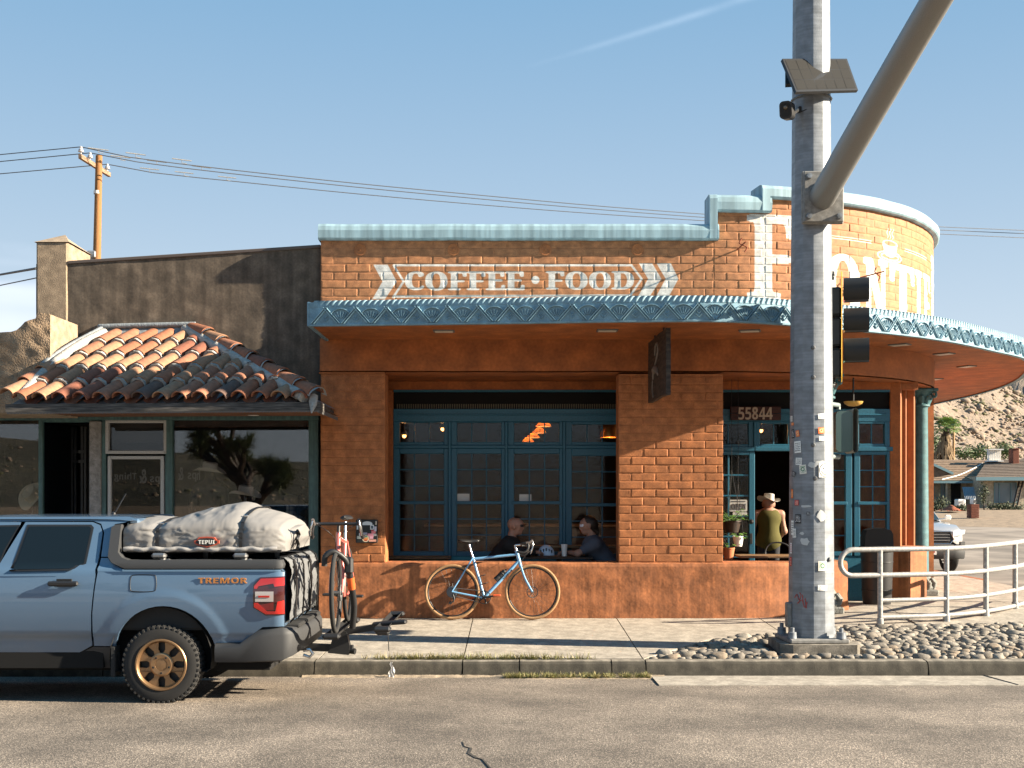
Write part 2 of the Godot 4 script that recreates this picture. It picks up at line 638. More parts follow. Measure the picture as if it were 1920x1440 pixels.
func _ready() -> void:
	rng.seed = 7
	# camera, level, with the lens shifted up
	var cam := Camera3D.new()
	cam.name = "camera"
	add_child(cam)
	cam.position = EYE
	cam.projection = Camera3D.PROJECTION_FRUSTUM
	cam.near = 0.1
	cam.far = 3000.0
	cam.size = 0.1 * 1440.0 / 2300.0
	cam.frustum_offset = Vector2(0, 0.1 * 205.0 / 2300.0)
	cam.current = true
	# sky
	var env := Environment.new()
	var sky := Sky.new()
	var sm := ProceduralSkyMaterial.new()
	sm.sky_top_color = Color(0.18, 0.40, 0.545)
	sm.sky_horizon_color = Color(0.635, 0.66, 0.675)
	sm.sky_curve = 0.2
	sm.ground_bottom_color = Color(0.24, 0.20, 0.16)
	sm.ground_horizon_color = Color(0.45, 0.40, 0.35)
	sm.sky_cover = sky_clouds()
	sky.sky_material = sm
	env.background_mode = Environment.BG_SKY
	env.sky = sky
	env.background_energy_multiplier = 0.66
	env.tonemap_mode = Environment.TONE_MAPPER_LINEAR
	env.tonemap_exposure = 3.6
	env.sdfgi_enabled = true
	env.ssao_enabled = true
	env.ssil_enabled = true
	var we := WorldEnvironment.new()
	we.name = "world"
	we.environment = env
	add_child(we)
	# morning sun from the right, just in front of the facade
	var sun := DirectionalLight3D.new()
	sun.name = "sun"
	add_child(sun)
	var el := deg_to_rad(22.5)
	var az := deg_to_rad(8.7)
	sun.look_at_from_position(Vector3.ZERO, -Vector3(cos(el) * cos(az), sin(el), cos(el) * sin(az)))
	sun.light_color = Color(1.0, 0.94, 0.845)
	sun.light_energy = 1.6
	sun.light_angular_distance = 0.5
	sun.shadow_enabled = true
	sun.sky_mode = DirectionalLight3D.SKY_MODE_LIGHT_ONLY

	font_serif = SystemFont.new()
	font_serif.font_names = PackedStringArray(["Droid Serif"])
	font_serif.font_weight = 700
	font_sans = SystemFont.new()
	font_sans.font_names = PackedStringArray(["Droid Sans"])
	font_sans.font_weight = 700
	make_textures()
	make_materials()
	# large structure
	ground()
	pavement()
	hills()
	cafe()
	shop()
	# objects
	far_side()
	opposite_side()
	signal_pole()
	railing()
	stones()
	pickup()
	tent()
	rack()
	bikes()
	patio()
	people()
	inside()
	shop_window()
	power_lines()
	entrance_things()
	kerb_things()

func sky_clouds() -> ImageTexture:
	var w := 4096
	var h := 2048
	var im := Image.create(w, h, false, Image.FORMAT_RGBA8)
	im.fill(Color(1, 1, 1, 0))
	var f := noise(5, 0.02, 4)
	# a fading vapour trail and, low on the left, a bank of thin cloud
	for x in range(0, 240):
		for y in range(740, 860):
			var az := (x + 0.5) / w * TAU
			var e := (0.5 - (y + 0.5) / h) * PI
			var px := 960.0 + 2300.0 * tan(az - 0.02)
			var py := 925.0 - 2300.0 * tan(e) / cos(az)
			var t := (px - 890.0) / 450.0
			if t < 0.0 or t > 1.3: continue
			var line := 140.0 - 140.0 * t + 12.0 * t * (1.0 - t)
			var dd := (py - line) / lerpf(3.5, 7.0, t)
			var a := exp(-dd * dd) * 0.055 * smoothstep(0.0, 0.6, t) * (0.72 + 0.5 * f.get_noise_2d(px * 0.25, py * 1.2))
			if a > 0.004:
				im.set_pixel(x, y, Color(1, 1, 1, clampf(a, 0, 1)))
	for x in range(0, w):
		var az := (x + 0.5) / w * TAU
		if az > PI: az -= TAU
		if az > -0.32 and az < 1.2: continue
		for y in range(860, 985):
			var e := rad_to_deg((0.5 - (y + 0.5) / h) * PI)
			var band := exp(-pow((e - 9.3) / 1.5, 2.0)) + 0.8 * exp(-pow((e - 6.8) / 1.2, 2.0))
			var a := band * smoothstep(-0.25, 0.35, f.get_noise_2d(x * 0.10, y * 0.9)) * 0.16
			if a > 0.004:
				im.set_pixel(x, y, Color(1.0, 0.95, 0.95, clampf(a, 0, 1)))
	return tex(im)

func make_textures() -> void:
	var fine := grey(1, 0.09, 4, 0.88, 1.0, 1.5)
	var blotch := grey(2, 0.012, 5, 0.80, 1.0, 1.5)
	var streak := mixed(grey(3, 0.035, 4, 0.84, 1.0, 1.8, 512, 1, 16), grey(13, 0.02, 4, 0.90, 1.0, 1.6))
	T.fine = tex(fine)
	T.blotch = tex(mixed(blotch, fine))
	T.streak = tex(streak)
	T.grain = tex(grey(4, 0.07, 4, 0.5, 1.0, 1.6, 512, 16, 1))
	T.lumps = tex(grey(6, 0.03, 5, 0.0, 1.0, 1.4))
	T.rough = tex(grey(7, 0.11, 4, 0.0, 1.0, 1.5))
	var dash := grey(8, 0.045, 4, 0.0, 1.0, 1.7)
	T.dash = tex(mixed(dash, grey(9, 0.09, 3, 0.35, 1.0, 1.8, 512, 1, 1, FastNoiseLite.TYPE_CELLULAR)))
	# asphalt: stones of many tones, seen close
	var rn := RandomNumberGenerator.new()
	rn.seed = 3
	var a := PackedByteArray()
	a.resize(1024 * 1024)
	a.fill(135)
	for k in 42000:
		var x := rn.randi() % 1024
		var y := rn.randi() % 1024
		var r := rn.randf_range(1.2, 3.6)
		var tone := int(clampf(rn.randfn(195, 38), 70, 255))
		var ri := int(ceil(r))
		for i in range(-ri, ri + 1):
			for j in range(-ri, ri + 1):
				if i * i + j * j <= r * r:
					a[((y + j) & 1023) * 1024 + ((x + i) & 1023)] = tone
	T.stones = tex(Image.create_from_data(1024, 1024, false, Image.FORMAT_L8, a))
	T.patch = tex(mixed(grey(10, 0.008, 5, 0.74, 1.0, 1.7), grey(11, 0.03, 4, 0.90, 1.0, 1.6)))
	# worn concrete
	T.worn = tex(mixed(mixed(grey(12, 0.014, 6, 0.84, 1.0, 1.6), fine), grey(14, 0.2, 2, 0.90, 1.0, 2.0)))
	# galvanised steel: fine rings across the pole, with stains
	T.galv = tex(mixed(grey(15, 0.06, 4, 0.87, 1.0, 1.6, 512, 16, 1), grey(16, 0.012, 4, 0.82, 1.0, 1.8)))

func make_materials() -> void:
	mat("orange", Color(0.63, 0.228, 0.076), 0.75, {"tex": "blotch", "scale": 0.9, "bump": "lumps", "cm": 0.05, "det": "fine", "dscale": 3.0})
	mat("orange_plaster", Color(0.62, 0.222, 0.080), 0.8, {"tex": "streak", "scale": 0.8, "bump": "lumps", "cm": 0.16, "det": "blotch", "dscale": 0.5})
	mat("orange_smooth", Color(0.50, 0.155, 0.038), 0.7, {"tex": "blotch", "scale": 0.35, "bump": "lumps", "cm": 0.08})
	mat("mortar", Color(0.46, 0.16, 0.06), 0.85, {"tex": "blotch", "scale": 1.2})
	mat("blue_trim", Color(0.25, 0.44, 0.55), 0.6, {"tex": "blotch", "scale": 0.8, "bump": "lumps", "cm": 0.08})
	mat("blue_coping", Color(0.36, 0.53, 0.60), 0.65, {"tex": "streak", "scale": Vector3(0.5, 0.12, 0.5), "bump": "lumps", "cm": 0.10})
	mat("blue_wood", Color(0.018, 0.135, 0.215), 0.45, {"tex": "fine", "scale": 0.7, "bump": "rough", "cm": 0.05})
	mat("teal_column", Color(0.075, 0.20, 0.225), 0.6, {"tex": "blotch", "scale": 1.3, "bump": "rough", "cm": 0.15})
	mat("teal_wood", Color(0.075, 0.16, 0.16), 0.55, {"tex": "streak", "scale": 1.0})
	mat("glass", Color(0.01, 0.012, 0.013, 0.02), 0.02, {"spec": 0.5, "bump": "lumps", "cm": 0.06, "scale": 1.1})
	mat("shop_glass", Color(0.005, 0.006, 0.007, 0.10), 0.01, {"spec": 1.0})
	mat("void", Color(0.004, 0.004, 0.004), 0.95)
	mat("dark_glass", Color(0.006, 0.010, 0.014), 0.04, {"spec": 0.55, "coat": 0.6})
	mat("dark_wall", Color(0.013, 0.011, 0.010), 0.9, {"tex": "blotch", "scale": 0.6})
	mat("dark_wood", Color(0.060, 0.030, 0.015), 0.6, {"tex": "grain", "scale": 1.2})
	mat("wood_floor", Color(0.10, 0.055, 0.03), 0.6, {"tex": "grain", "scale": 0.8})
	mat("pale_wood", Color(0.35, 0.20, 0.09), 0.6, {"tex": "grain", "scale": Vector3(1.5, 1.5, 1.5)})
	mat("stucco", Color(0.20, 0.155, 0.115), 0.95, {"tex": "streak", "scale": 0.42, "bump": "lumps", "cm": 0.18, "det": "blotch", "dscale": 0.55})
	mat("rough_stucco", Color(0.40, 0.285, 0.185), 0.95, {"tex": "blotch", "scale": 1.3, "bump": "dash", "cm": 1.3})
	mat("pale_stucco", Color(0.42, 0.315, 0.215), 0.95, {"tex": "blotch", "scale": 0.9, "bump": "rough", "cm": 0.15})
	mat("lime", Color(0.50, 0.48, 0.44), 0.9, {"tex": "blotch", "scale": 3.0, "bump": "lumps", "cm": 0.5})
	mat("lead_flashing", Color(0.30, 0.33, 0.35), 0.7, {"tex": "blotch", "scale": 2.0, "bump": "lumps", "cm": 0.4})
	for k in 5:
		mat("tile%d" % k, [Color(0.40, 0.15, 0.075), Color(0.47, 0.25, 0.14), Color(0.30, 0.105, 0.06), Color(0.17, 0.10, 0.075), Color(0.43, 0.18, 0.10)][k], 0.85, {"tex": "blotch", "scale": 2.2, "bump": "rough", "cm": 0.15})
	mat("asphalt", Color(0.58, 0.475, 0.375), 0.92, {"tex": "stones", "scale": 0.55, "bump": "stones", "cm": 0.5, "det": "patch", "dscale": 0.11})
	mat("far_asphalt", Color(0.31, 0.255, 0.205), 0.92, {"tex": "patch", "scale": 0.06})
	mat("concrete", Color(0.60, 0.53, 0.435), 0.9, {"tex": "worn", "scale": 0.55, "bump": "rough", "cm": 0.05, "det": "fine", "dscale": 0.3})
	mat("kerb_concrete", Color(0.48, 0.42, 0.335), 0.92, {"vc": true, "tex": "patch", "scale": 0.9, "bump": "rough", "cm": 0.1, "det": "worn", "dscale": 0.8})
	mat("crack", Color(0.03, 0.026, 0.022), 1.0)
	mat("dirt", Color(0.36, 0.26, 0.17), 1.0, {"tex": "blotch", "scale": 0.25, "bump": "lumps", "cm": 1.0})
	mat("galvanised", Color(0.29, 0.315, 0.345), 0.5, {"tex": "galv", "scale": 0.9, "metal": 0.2, "bump": "rough", "cm": 0.04})
	mat("dark_steel", Color(0.16, 0.16, 0.16), 0.5, {"metal": 0.4, "tex": "fine", "scale": 2.0})
	mat("rail_paint", Color(0.50, 0.49, 0.47), 0.5, {"tex": "blotch", "scale": 3.0, "metal": 0.1})
	mat("black", Color(0.014, 0.014, 0.015), 0.5)
	mat("matt_black", Color(0.02, 0.02, 0.02), 0.85, {"tex": "fine", "scale": 4.0})
	mat("rubber", Color(0.022, 0.021, 0.020), 0.9, {"bump": "rough", "cm": 0.05, "scale": 3.0})
	mat("chrome", Color(0.62, 0.62, 0.62), 0.2, {"metal": 1.0})
	mat("white_paint", Color(0.72, 0.70, 0.66), 0.5)
	mat("cream", Color(0.60, 0.52, 0.38), 0.9, {"tex": "blotch", "scale": 0.7})
	mat("rust", Color(0.25, 0.07, 0.03), 0.9)
	mat("red_brick", Color(0.26, 0.085, 0.05), 0.9, {"tex": "blotch", "scale": 2.0})
	mat("shingle", Color(0.30, 0.20, 0.125), 0.95, {"tex": "blotch", "scale": 0.5, "bump": "rough", "cm": 0.5})
	mat("eave_blue", Color(0.14, 0.25, 0.29), 0.7)
	mat("skin", Color(0.40, 0.215, 0.15), 0.6, {"tex": "fine", "scale": 6.0})
	mat("truck_blue", Color(0.085, 0.145, 0.225), 0.35, {"metal": 0.05, "coat": 1.0, "crough": 0.03})
	mat("truck_plastic", Color(0.035, 0.036, 0.038), 0.65, {"bump": "rough", "cm": 0.03, "scale": 6.0})
	mat("bronze", Color(0.33, 0.20, 0.105), 0.38, {"metal": 0.75})
	mat("silver_paint", Color(0.52, 0.51, 0.50), 0.3, {"metal": 0.5, "coat": 1.0})
	mat("silver_lit", Color(0.72, 0.73, 0.74), 0.3, {"metal": 0.2})
	mat("leaf", Color(0.075, 0.13, 0.03), 0.6, {"back": Color(0.2, 0.3, 0.08), "vc": false})
	mat("bike_blue", Color(0.16, 0.36, 0.58), 0.25, {"coat": 1.0})
	mat("bike_red", Color(0.62, 0.16, 0.13), 0.3, {"coat": 1.0})
	mat("bar_orange", Color(0.60, 0.11, 0.02), 0.5)

# ---------------------------------------------------------------- ground, roads, pavement, hills
func hill_height(x: float, z: float, f: FastNoiseLite, f2: FastNoiseLite) -> float:
	var d := Vector2(x, z - 16.0).length()
	var a := rad_to_deg(atan2(x, 16.0 - z))            # 0 ahead, 90 to the right, 180 behind
	var n := f2.get_noise_2d(x, z)
	var rough := n * 3.0 + absf(f2.get_noise_2d(x * 3.0, z * 3.0)) * 1.6
	if absf(a) < 75.0:
		# a near spur coming down to the right, and the dark mountain behind it
		var near := smoothstep(118.0, 270.0, d) * tan(deg_to_rad(lerpf(9.5, 2.6, smoothstep(14.0, 27.0, a)) * smoothstep(-4.0, 12.0, a))) * d
		near *= 1.0 - 0.6 * smoothstep(270.0, 420.0, d)
		near += smoothstep(0.5, 12.0, near) * rough * 0.8
		var far := smoothstep(330.0, 560.0, d) * tan(deg_to_rad(lerpf(2.0, 6.3, smoothstep(6.0, 24.0, a)))) * d
		far *= 1.0 + 0.16 * f.get_noise_2d(x, z)
		far += smoothstep(2.0, 30.0, far) * rough * 2.6 - smoothstep(600.0, 900.0, d) * far * 0.7
		return maxf(near, far)
	var top := 2.6 + 1.0 * sin(deg_to_rad(a) * 5.0 + 1.0)
	top = lerpf(top, 2.0, smoothstep(75.0, 85.0, a) * smoothstep(115.0, 100.0, a))
	var h := smoothstep(150.0, 360.0, d) * tan(deg_to_rad(top)) * d * (1.0 + 0.2 * f.get_noise_2d(x, z))
	return h + smoothstep(0.5, 10.0, h) * rough - smoothstep(420.0, 640.0, d) * h * 0.7

func ground() -> void:
	var g := G.new()
	# one sheet to the horizon, a little below roads and pavements
	for i in range(-6, 7):
		for j in range(-6, 7):
			var a := Vector3(i * 180.0 - 90.0, -0.33, j * 180.0 - 90.0)
			g.quad(a, a + Vector3(180, 0, 0), a + Vector3(180, 0, 180), a + Vector3(0, 0, 180), Vector3.UP)
	struct(put("ground", g, M.dirt))
	# the road in front, crowned
	g = G.new()
	var prof := [[3.54, -0.262], [4.3, -0.247], [5.5, -0.198], [8.0, -0.135], [10.5, -0.15], [13.6, -0.25], [14.2, -0.26]]
	g.grid(60, 24, func(u: float, v: float):
		var z := lerpf(3.54, 14.2, v)
		var y := 0.0
		for k in prof.size() - 1:
			if z >= prof[k][0]:
				y = lerpf(prof[k][1], prof[k + 1][1], (z - prof[k][0]) / (prof[k + 1][0] - prof[k][0]))
		return Vector3(lerpf(-60.0, 70.0, u), y, z), -1.0)
	struct(put("road", g, M.asphalt))
	# concrete gutter along the right part of the kerb
	g = G.new()
	g.grid(20, 1, func(u: float, v: float): return Vector3(lerpf(1.46, 8.0, u), lerpf(-0.252, -0.236, v), lerpf(3.52, 4.26, v)), -1.0)
	g.grid(20, 1, func(u: float, v: float): return Vector3(lerpf(1.46, 8.0, u), lerpf(-0.236, -0.27, v), lerpf(4.26, 4.27, v)), -1.0)
	struct(put("gutter", g, M.concrete))
	g = G.new()
	g.bar(Vector3(4.96, -0.2475, 3.53), Vector3(5.02, -0.2335, 4.26), 0.012, 0.006)
	put("gutter_joint", g, M.crack, get_node("gutter"))
	# the crack in the asphalt near the camera
	g = G.new()
	var p := [Vector3(-0.36, 0, 7.50), Vector3(-0.34, 0, 7.68), Vector3(-0.29, 0, 7.76), Vector3(-0.30, 0, 7.95), Vector3(-0.24, 0, 8.10), Vector3(-0.20, 0, 8.14), Vector3(-0.10, 0, 8.60)]
	for k in p.size():
		p[k].y = lerpf(-0.146, -0.134, clampf((p[k].z - 7.5) / 0.5, 0, 1)) - 0.002
	for k in p.size() - 1:
		g.bar(p[k], p[k + 1], [0.006, 0.012, 0.020, 0.024, 0.014, 0.012][k], 0.010)
	put("road_crack", g, M.crack, get_node("road"))
	# side street round the corner, rising gently to its far edge, and the dry verge beyond it
	g = G.new()
	g.grid(24, 30, func(u: float, v: float):
		var x := lerpf(8.72, 70.0, u * u)
		var z := lerpf(3.7, -42.0 + 0.62 * maxf(x - 13.0, 0.0), v)
		return Vector3(x, street_y(z), z), 1.0)
	struct(put("side_street", g, M.far_asphalt))
	g = G.new()
	g.grid(24, 12, func(u: float, v: float):
		var x := lerpf(8.0, 70.0, u * u)
		var z := lerpf(-42.0 + 0.62 * maxf(x - 13.0, 0.0), -100.0, v)
		return Vector3(x, maxf(street_y(z), 0.0) + 0.09 * smoothstep(0.0, 0.06, v) + 0.55 * smoothstep(0.0, 0.4, v) + (0.02 * sin(x * 3.0) if v > 0.05 else 0.0), z), 1.0)
	struct(put("verge", g, M.dirt))

func street_y(z: float) -> float:
	return -0.20 + 0.40 * smoothstep(-11.0, -40.0, z)

func slab(poly: PackedVector2Array, parent: Node3D, nm: String, m: Material, lift := 0.0, thick := 0.14) -> void:
	var g := G.new()
	g.sheet(poly, func(q: Vector2): return Vector3(q.x, gy(q.x, q.y) + lift, q.y), 0.6, -1.0, Vector3(0, -thick, 0))
	put(nm, g, m, parent)

func pavement() -> void:
	var side := Node3D.new()
	side.name = "sidewalk"
	add_child(side)
	struct(side)
	base_of[side] = Vector3.ZERO
	# slabs between tooled joints; at the right the front edge runs back along the stones
	var xs := [-11.5, -9.6, -7.7, -5.8, -3.9, -2.06, -0.52, 1.395, 3.3, 5.2, 7.1, 8.98]
	var g0 := 0.007
	for k in xs.size() - 1:
		var a: float = xs[k] + g0
		var b: float = xs[k + 1] - g0
		var p := PackedVector2Array([Vector2(a, -0.02), Vector2(b, -0.02), Vector2(b, 3.32), Vector2(a, 3.32)])
		if a > 1.0:
			var cut := PackedVector2Array([Vector2(1.40, 3.34), Vector2(2.30, 1.98), Vector2(3.2, 1.45), Vector2(4.3, 0.86), Vector2(6.6, 0.55), Vector2(9.5, 0.35), Vector2(9.5, 3.6), Vector2(1.3, 3.6)])
			for q in Geometry2D.clip_polygons(p, cut):
				slab(q, side, "slab", M.concrete)
		else:
			slab(p, side, "slab", M.concrete)
	for k in range(6):                                    # round the corner to the side street
		for r in 6:
			var a := 3.3 + 1.9 * (k - 3) if k > 2 else -1.0
			if k > 2:
				slab(PackedVector2Array([Vector2(a + g0, -3.0 * r - 3.0 + g0), Vector2(minf(a + 1.9, 8.54) - g0, -3.0 * r - 3.0 + g0), Vector2(minf(a + 1.9, 8.54) - g0, -3.0 * r - 0.02 - g0), Vector2(a + g0, -3.0 * r - 0.02 - g0)]), side, "slab", M.concrete)
	var g := G.new()
	g.sheet(rect(-12.0, -1.7, 9.0, 3.33), func(q: Vector2): return Vector3(q.x, gy(q.x, q.y) - 0.02, q.y), 0.8, -1.0)
	g.sheet(rect(3.0, -18.5, 8.5, -1.7), func(q: Vector2): return Vector3(q.x, gy(q.x, q.y) - 0.02, q.y), 0.8, -1.0)
	put("joint_bed", g, M.crack, side)
	# kerb stones
	var kerb := Node3D.new()
	kerb.name = "kerb"
	add_child(kerb)
	struct(kerb)
	base_of[kerb] = Vector3.ZERO
	var ks := [-11.5, -9.0, -6.5, -4.3, -2.08, -0.52, 0.08, 1.05, 1.41, 4.38, 7.2]
	for k in ks.size() - 1:
		g = G.new()
		var a: float = ks[k] + 0.006
		var b: float = ks[k + 1] - 0.006
		var sect := [Vector2(3.33, -0.30), Vector2(3.33, -0.1005), Vector2(3.46, -0.1045), Vector2(3.495, -0.113), Vector2(3.515, -0.135), Vector2(3.55, -0.262), Vector2(3.555, -0.32)]
		var parts := maxi(1, int((b - a) / 0.25))
		var f := noise(40 + k, 0.9, 3)
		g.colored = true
		for half in 2:                                     # pale top, much darker face
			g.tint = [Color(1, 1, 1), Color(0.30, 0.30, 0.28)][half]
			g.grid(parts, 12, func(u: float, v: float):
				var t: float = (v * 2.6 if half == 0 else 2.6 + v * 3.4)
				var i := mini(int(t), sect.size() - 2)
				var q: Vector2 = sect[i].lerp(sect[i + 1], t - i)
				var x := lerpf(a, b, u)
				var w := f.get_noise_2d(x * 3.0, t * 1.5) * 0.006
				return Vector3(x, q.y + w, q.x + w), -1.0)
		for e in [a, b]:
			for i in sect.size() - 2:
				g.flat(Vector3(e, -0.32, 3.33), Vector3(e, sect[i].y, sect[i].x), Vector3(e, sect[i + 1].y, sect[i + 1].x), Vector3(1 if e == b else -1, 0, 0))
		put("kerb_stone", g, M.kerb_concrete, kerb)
	# red-painted kerb of the side street
	g = G.new()
	g.span(Vector3(8.56, -0.3, -18.0), Vector3(8.72, 0.085, -6.2), 0.02)
	struct(put("side_kerb", g, M.mortar))
	g = G.new()
	g.span(Vector3(8.56, -0.3, -6.18), Vector3(8.72, 0.04, 0.5), 0.02)
	struct(put("side_kerb_end", g, M.kerb_concrete))

func hills() -> void:
	var f := noise(21, 0.008, 5)
	var f2 := noise(22, 0.035, 4)
	var g := G.new()
	g.colored = true
	var na := 300
	var nr := 56
	var pos := []
	for j in nr + 1:
		var d := 105.0 * pow(9.0, float(j) / nr)
		for i in na + 1:
			# finer steps in the part of the circle that the camera sees
			var t := float(i) / na
			var a := lerpf(5.0, 40.0, t / 0.5) if t < 0.5 else lerpf(40.0, 365.0, (t - 0.5) / 0.5)
			a = deg_to_rad(a)
			var x := sin(a) * d
			var z := 16.0 - cos(a) * d
			pos.append(Vector3(x, hill_height(x, z, f, f2) - 0.45, z))
	var w := na + 1
	var nor := []
	nor.resize(pos.size())
	nor.fill(Vector3.ZERO)
	for j in nr:
		for i in na:
			var k := j * w + i
			var cr: Vector3 = (pos[k + 1] - pos[k]).cross(pos[k + w] - pos[k])
			if cr.y < 0: cr = -cr
			nor[k] += cr; nor[k + 1] += cr; nor[k + w] += cr; nor[k + w + 1] += cr
	var fc := noise(23, 0.02, 4)
	var col := func(p: Vector3, n: Vector3):
		var t := clampf(0.5 + fc.get_noise_2d(p.x, p.z + p.y), 0, 1)
		return (Color(0.35, 0.265, 0.195).lerp(Color(0.27, 0.22, 0.175), t) if p.z < 0.0 else Color(0.15, 0.13, 0.085).lerp(Color(0.09, 0.085, 0.055), t))
	for k in nor.size(): nor[k] = nor[k].normalized()
	for j in nr:
		for i in na:
			var k := j * w + i
			g.tint = col.call(pos[k], nor[k])
			g.tri(pos[k], pos[k + 1], pos[k + w + 1], nor[k], nor[k + 1], nor[k + w + 1])
			g.tri(pos[k], pos[k + w + 1], pos[k + w], nor[k], nor[k + w + 1], nor[k + w])
	mat("hillside", Color(1, 1, 1), 1.0, {"vc": true, "tex": "blotch", "scale": 0.05, "bump": "dash", "cm": 30.0})
	struct(put("hills", g, M.hillside))
	# boulders and scrub on the slopes, too many to count
	var bm := G.new()
	bm.grid(7, 5, func(u: float, v: float): 
		var d := Vector3(sin(PI * v) * cos(TAU * u), cos(PI * v), sin(PI * v) * sin(TAU * u))
		return d * (1.0 + 0.25 * sin(d.x * 5.0 + d.y * 3.0) * cos(d.z * 4.0)), 1.0)
	for kind in 2:
		var mm := MultiMesh.new()
		mm.transform_format = MultiMesh.TRANSFORM_3D
		mm.mesh = bm.mesh()
		var put_at := []
		for k in 8000:
			var a := deg_to_rad(rng.randf_range(16.0, 30.0) if k < 6000 else rng.randf_range(110.0, 250.0))
			var d := rng.randf_range(180.0, 330.0)
			var x := sin(a) * d
			var z := 16.0 - cos(a) * d
			var s := rng.randf_range(0.12, 0.34) * (1.0 + 1.8 * pow(rng.randf(), 6.0))
			if kind == 1: s *= 0.75
			put_at.append(Transform3D(Basis(Vector3(0, 1, 0), rng.randf() * TAU).scaled(Vector3(s * rng.randf_range(0.8, 1.5), s * (0.75 if kind == 0 else 0.6), s)), Vector3(x, hill_height(x, z, f, f2) - 0.45 + s * 0.05, z)))
		mm.instance_count = put_at.size()
		for k in put_at.size():
			mm.set_instance_transform(k, put_at[k])
		var o := MultiMeshInstance3D.new()
		o.name = ["hillside_boulders", "hillside_scrub"][kind]
		o.multimesh = mm
		o.material_override = [mat("boulder", Color(0.26, 0.20, 0.15), 1.0), mat("scrub", Color(0.12, 0.115, 0.06), 1.0)][kind]
		add_child(o)
		stuff(o)
		tag(o, ["pale boulders strewn over the desert hillsides", "low dark desert scrub scattered over the hillsides"][kind], ["boulders", "scrub"][kind])

# ---------------------------------------------------------------- the cafe
const RC := 4.12             # radius of the rounded corner
const SC := 2.70             # where the curve begins
func wp(s: float, off: float, y: float) -> Vector3:      # along the outer wall: s metres from the middle of the front, off proud of it
	if s <= SC:
		return Vector3(s, y, off)
	var a := (s - SC) / RC
	if a > PI / 2:
		return Vector3(SC + RC + off, y, -RC - (a - PI / 2) * RC)
	return Vector3(SC + (RC + off) * sin(a), y, -RC + (RC + off) * cos(a))

func wn(s: float) -> Vector3:
	return (wp(s, 1.0, 0) - wp(s, 0.0, 0))

# a moulding run along the wall: profile points are (off, y)
func run(g: G, s0: float, s1: float, prof: Array, step := 0.25, ends := true, wob := 0.0, sd := 0) -> void:
	var f := noise(sd, 0.8, 3)
	var parts := maxi(1, int((s1 - s0) / step))
	var m := prof.size()
	for k in m - 1:
		g.grid(parts, 1, func(u: float, v: float):
			var q: Vector2 = prof[k].lerp(prof[k + 1], v)
			var s := lerpf(s0, s1, u)
			if wob > 0.0: q += Vector2(f.get_noise_2d(s * 2.0, q.y * 6.0), f.get_noise_2d(s * 2.0 + 50.0, q.y)) * wob
			return wp(s, q.x, q.y), 1.0 if _left_turn(prof) else -1.0)
	if ends:
		var poly := PackedVector2Array(prof)
		var idx := Geometry2D.triangulate_polygon(poly)
		for s in [s0, s1]:
			var t := wp(s + 0.01, 0, 0) - wp(s - 0.01, 0, 0)
			for k in range(0, idx.size(), 3):
				g.flat(wp(s, poly[idx[k]].x, poly[idx[k]].y), wp(s, poly[idx[k + 1]].x, poly[idx[k + 1]].y), wp(s, poly[idx[k + 2]].x, poly[idx[k + 2]].y), t if s == s1 else -t)

func _left_turn(prof: Array) -> bool:
	return not Geometry2D.is_polygon_clockwise(PackedVector2Array(prof))

const S_END := 10.2
func coping_low(s: float) -> float:        # underside of the coping, in three steps up to the corner
	return 5.05 if s < 2.70 else (5.43 if s < 3.40 else 5.62)

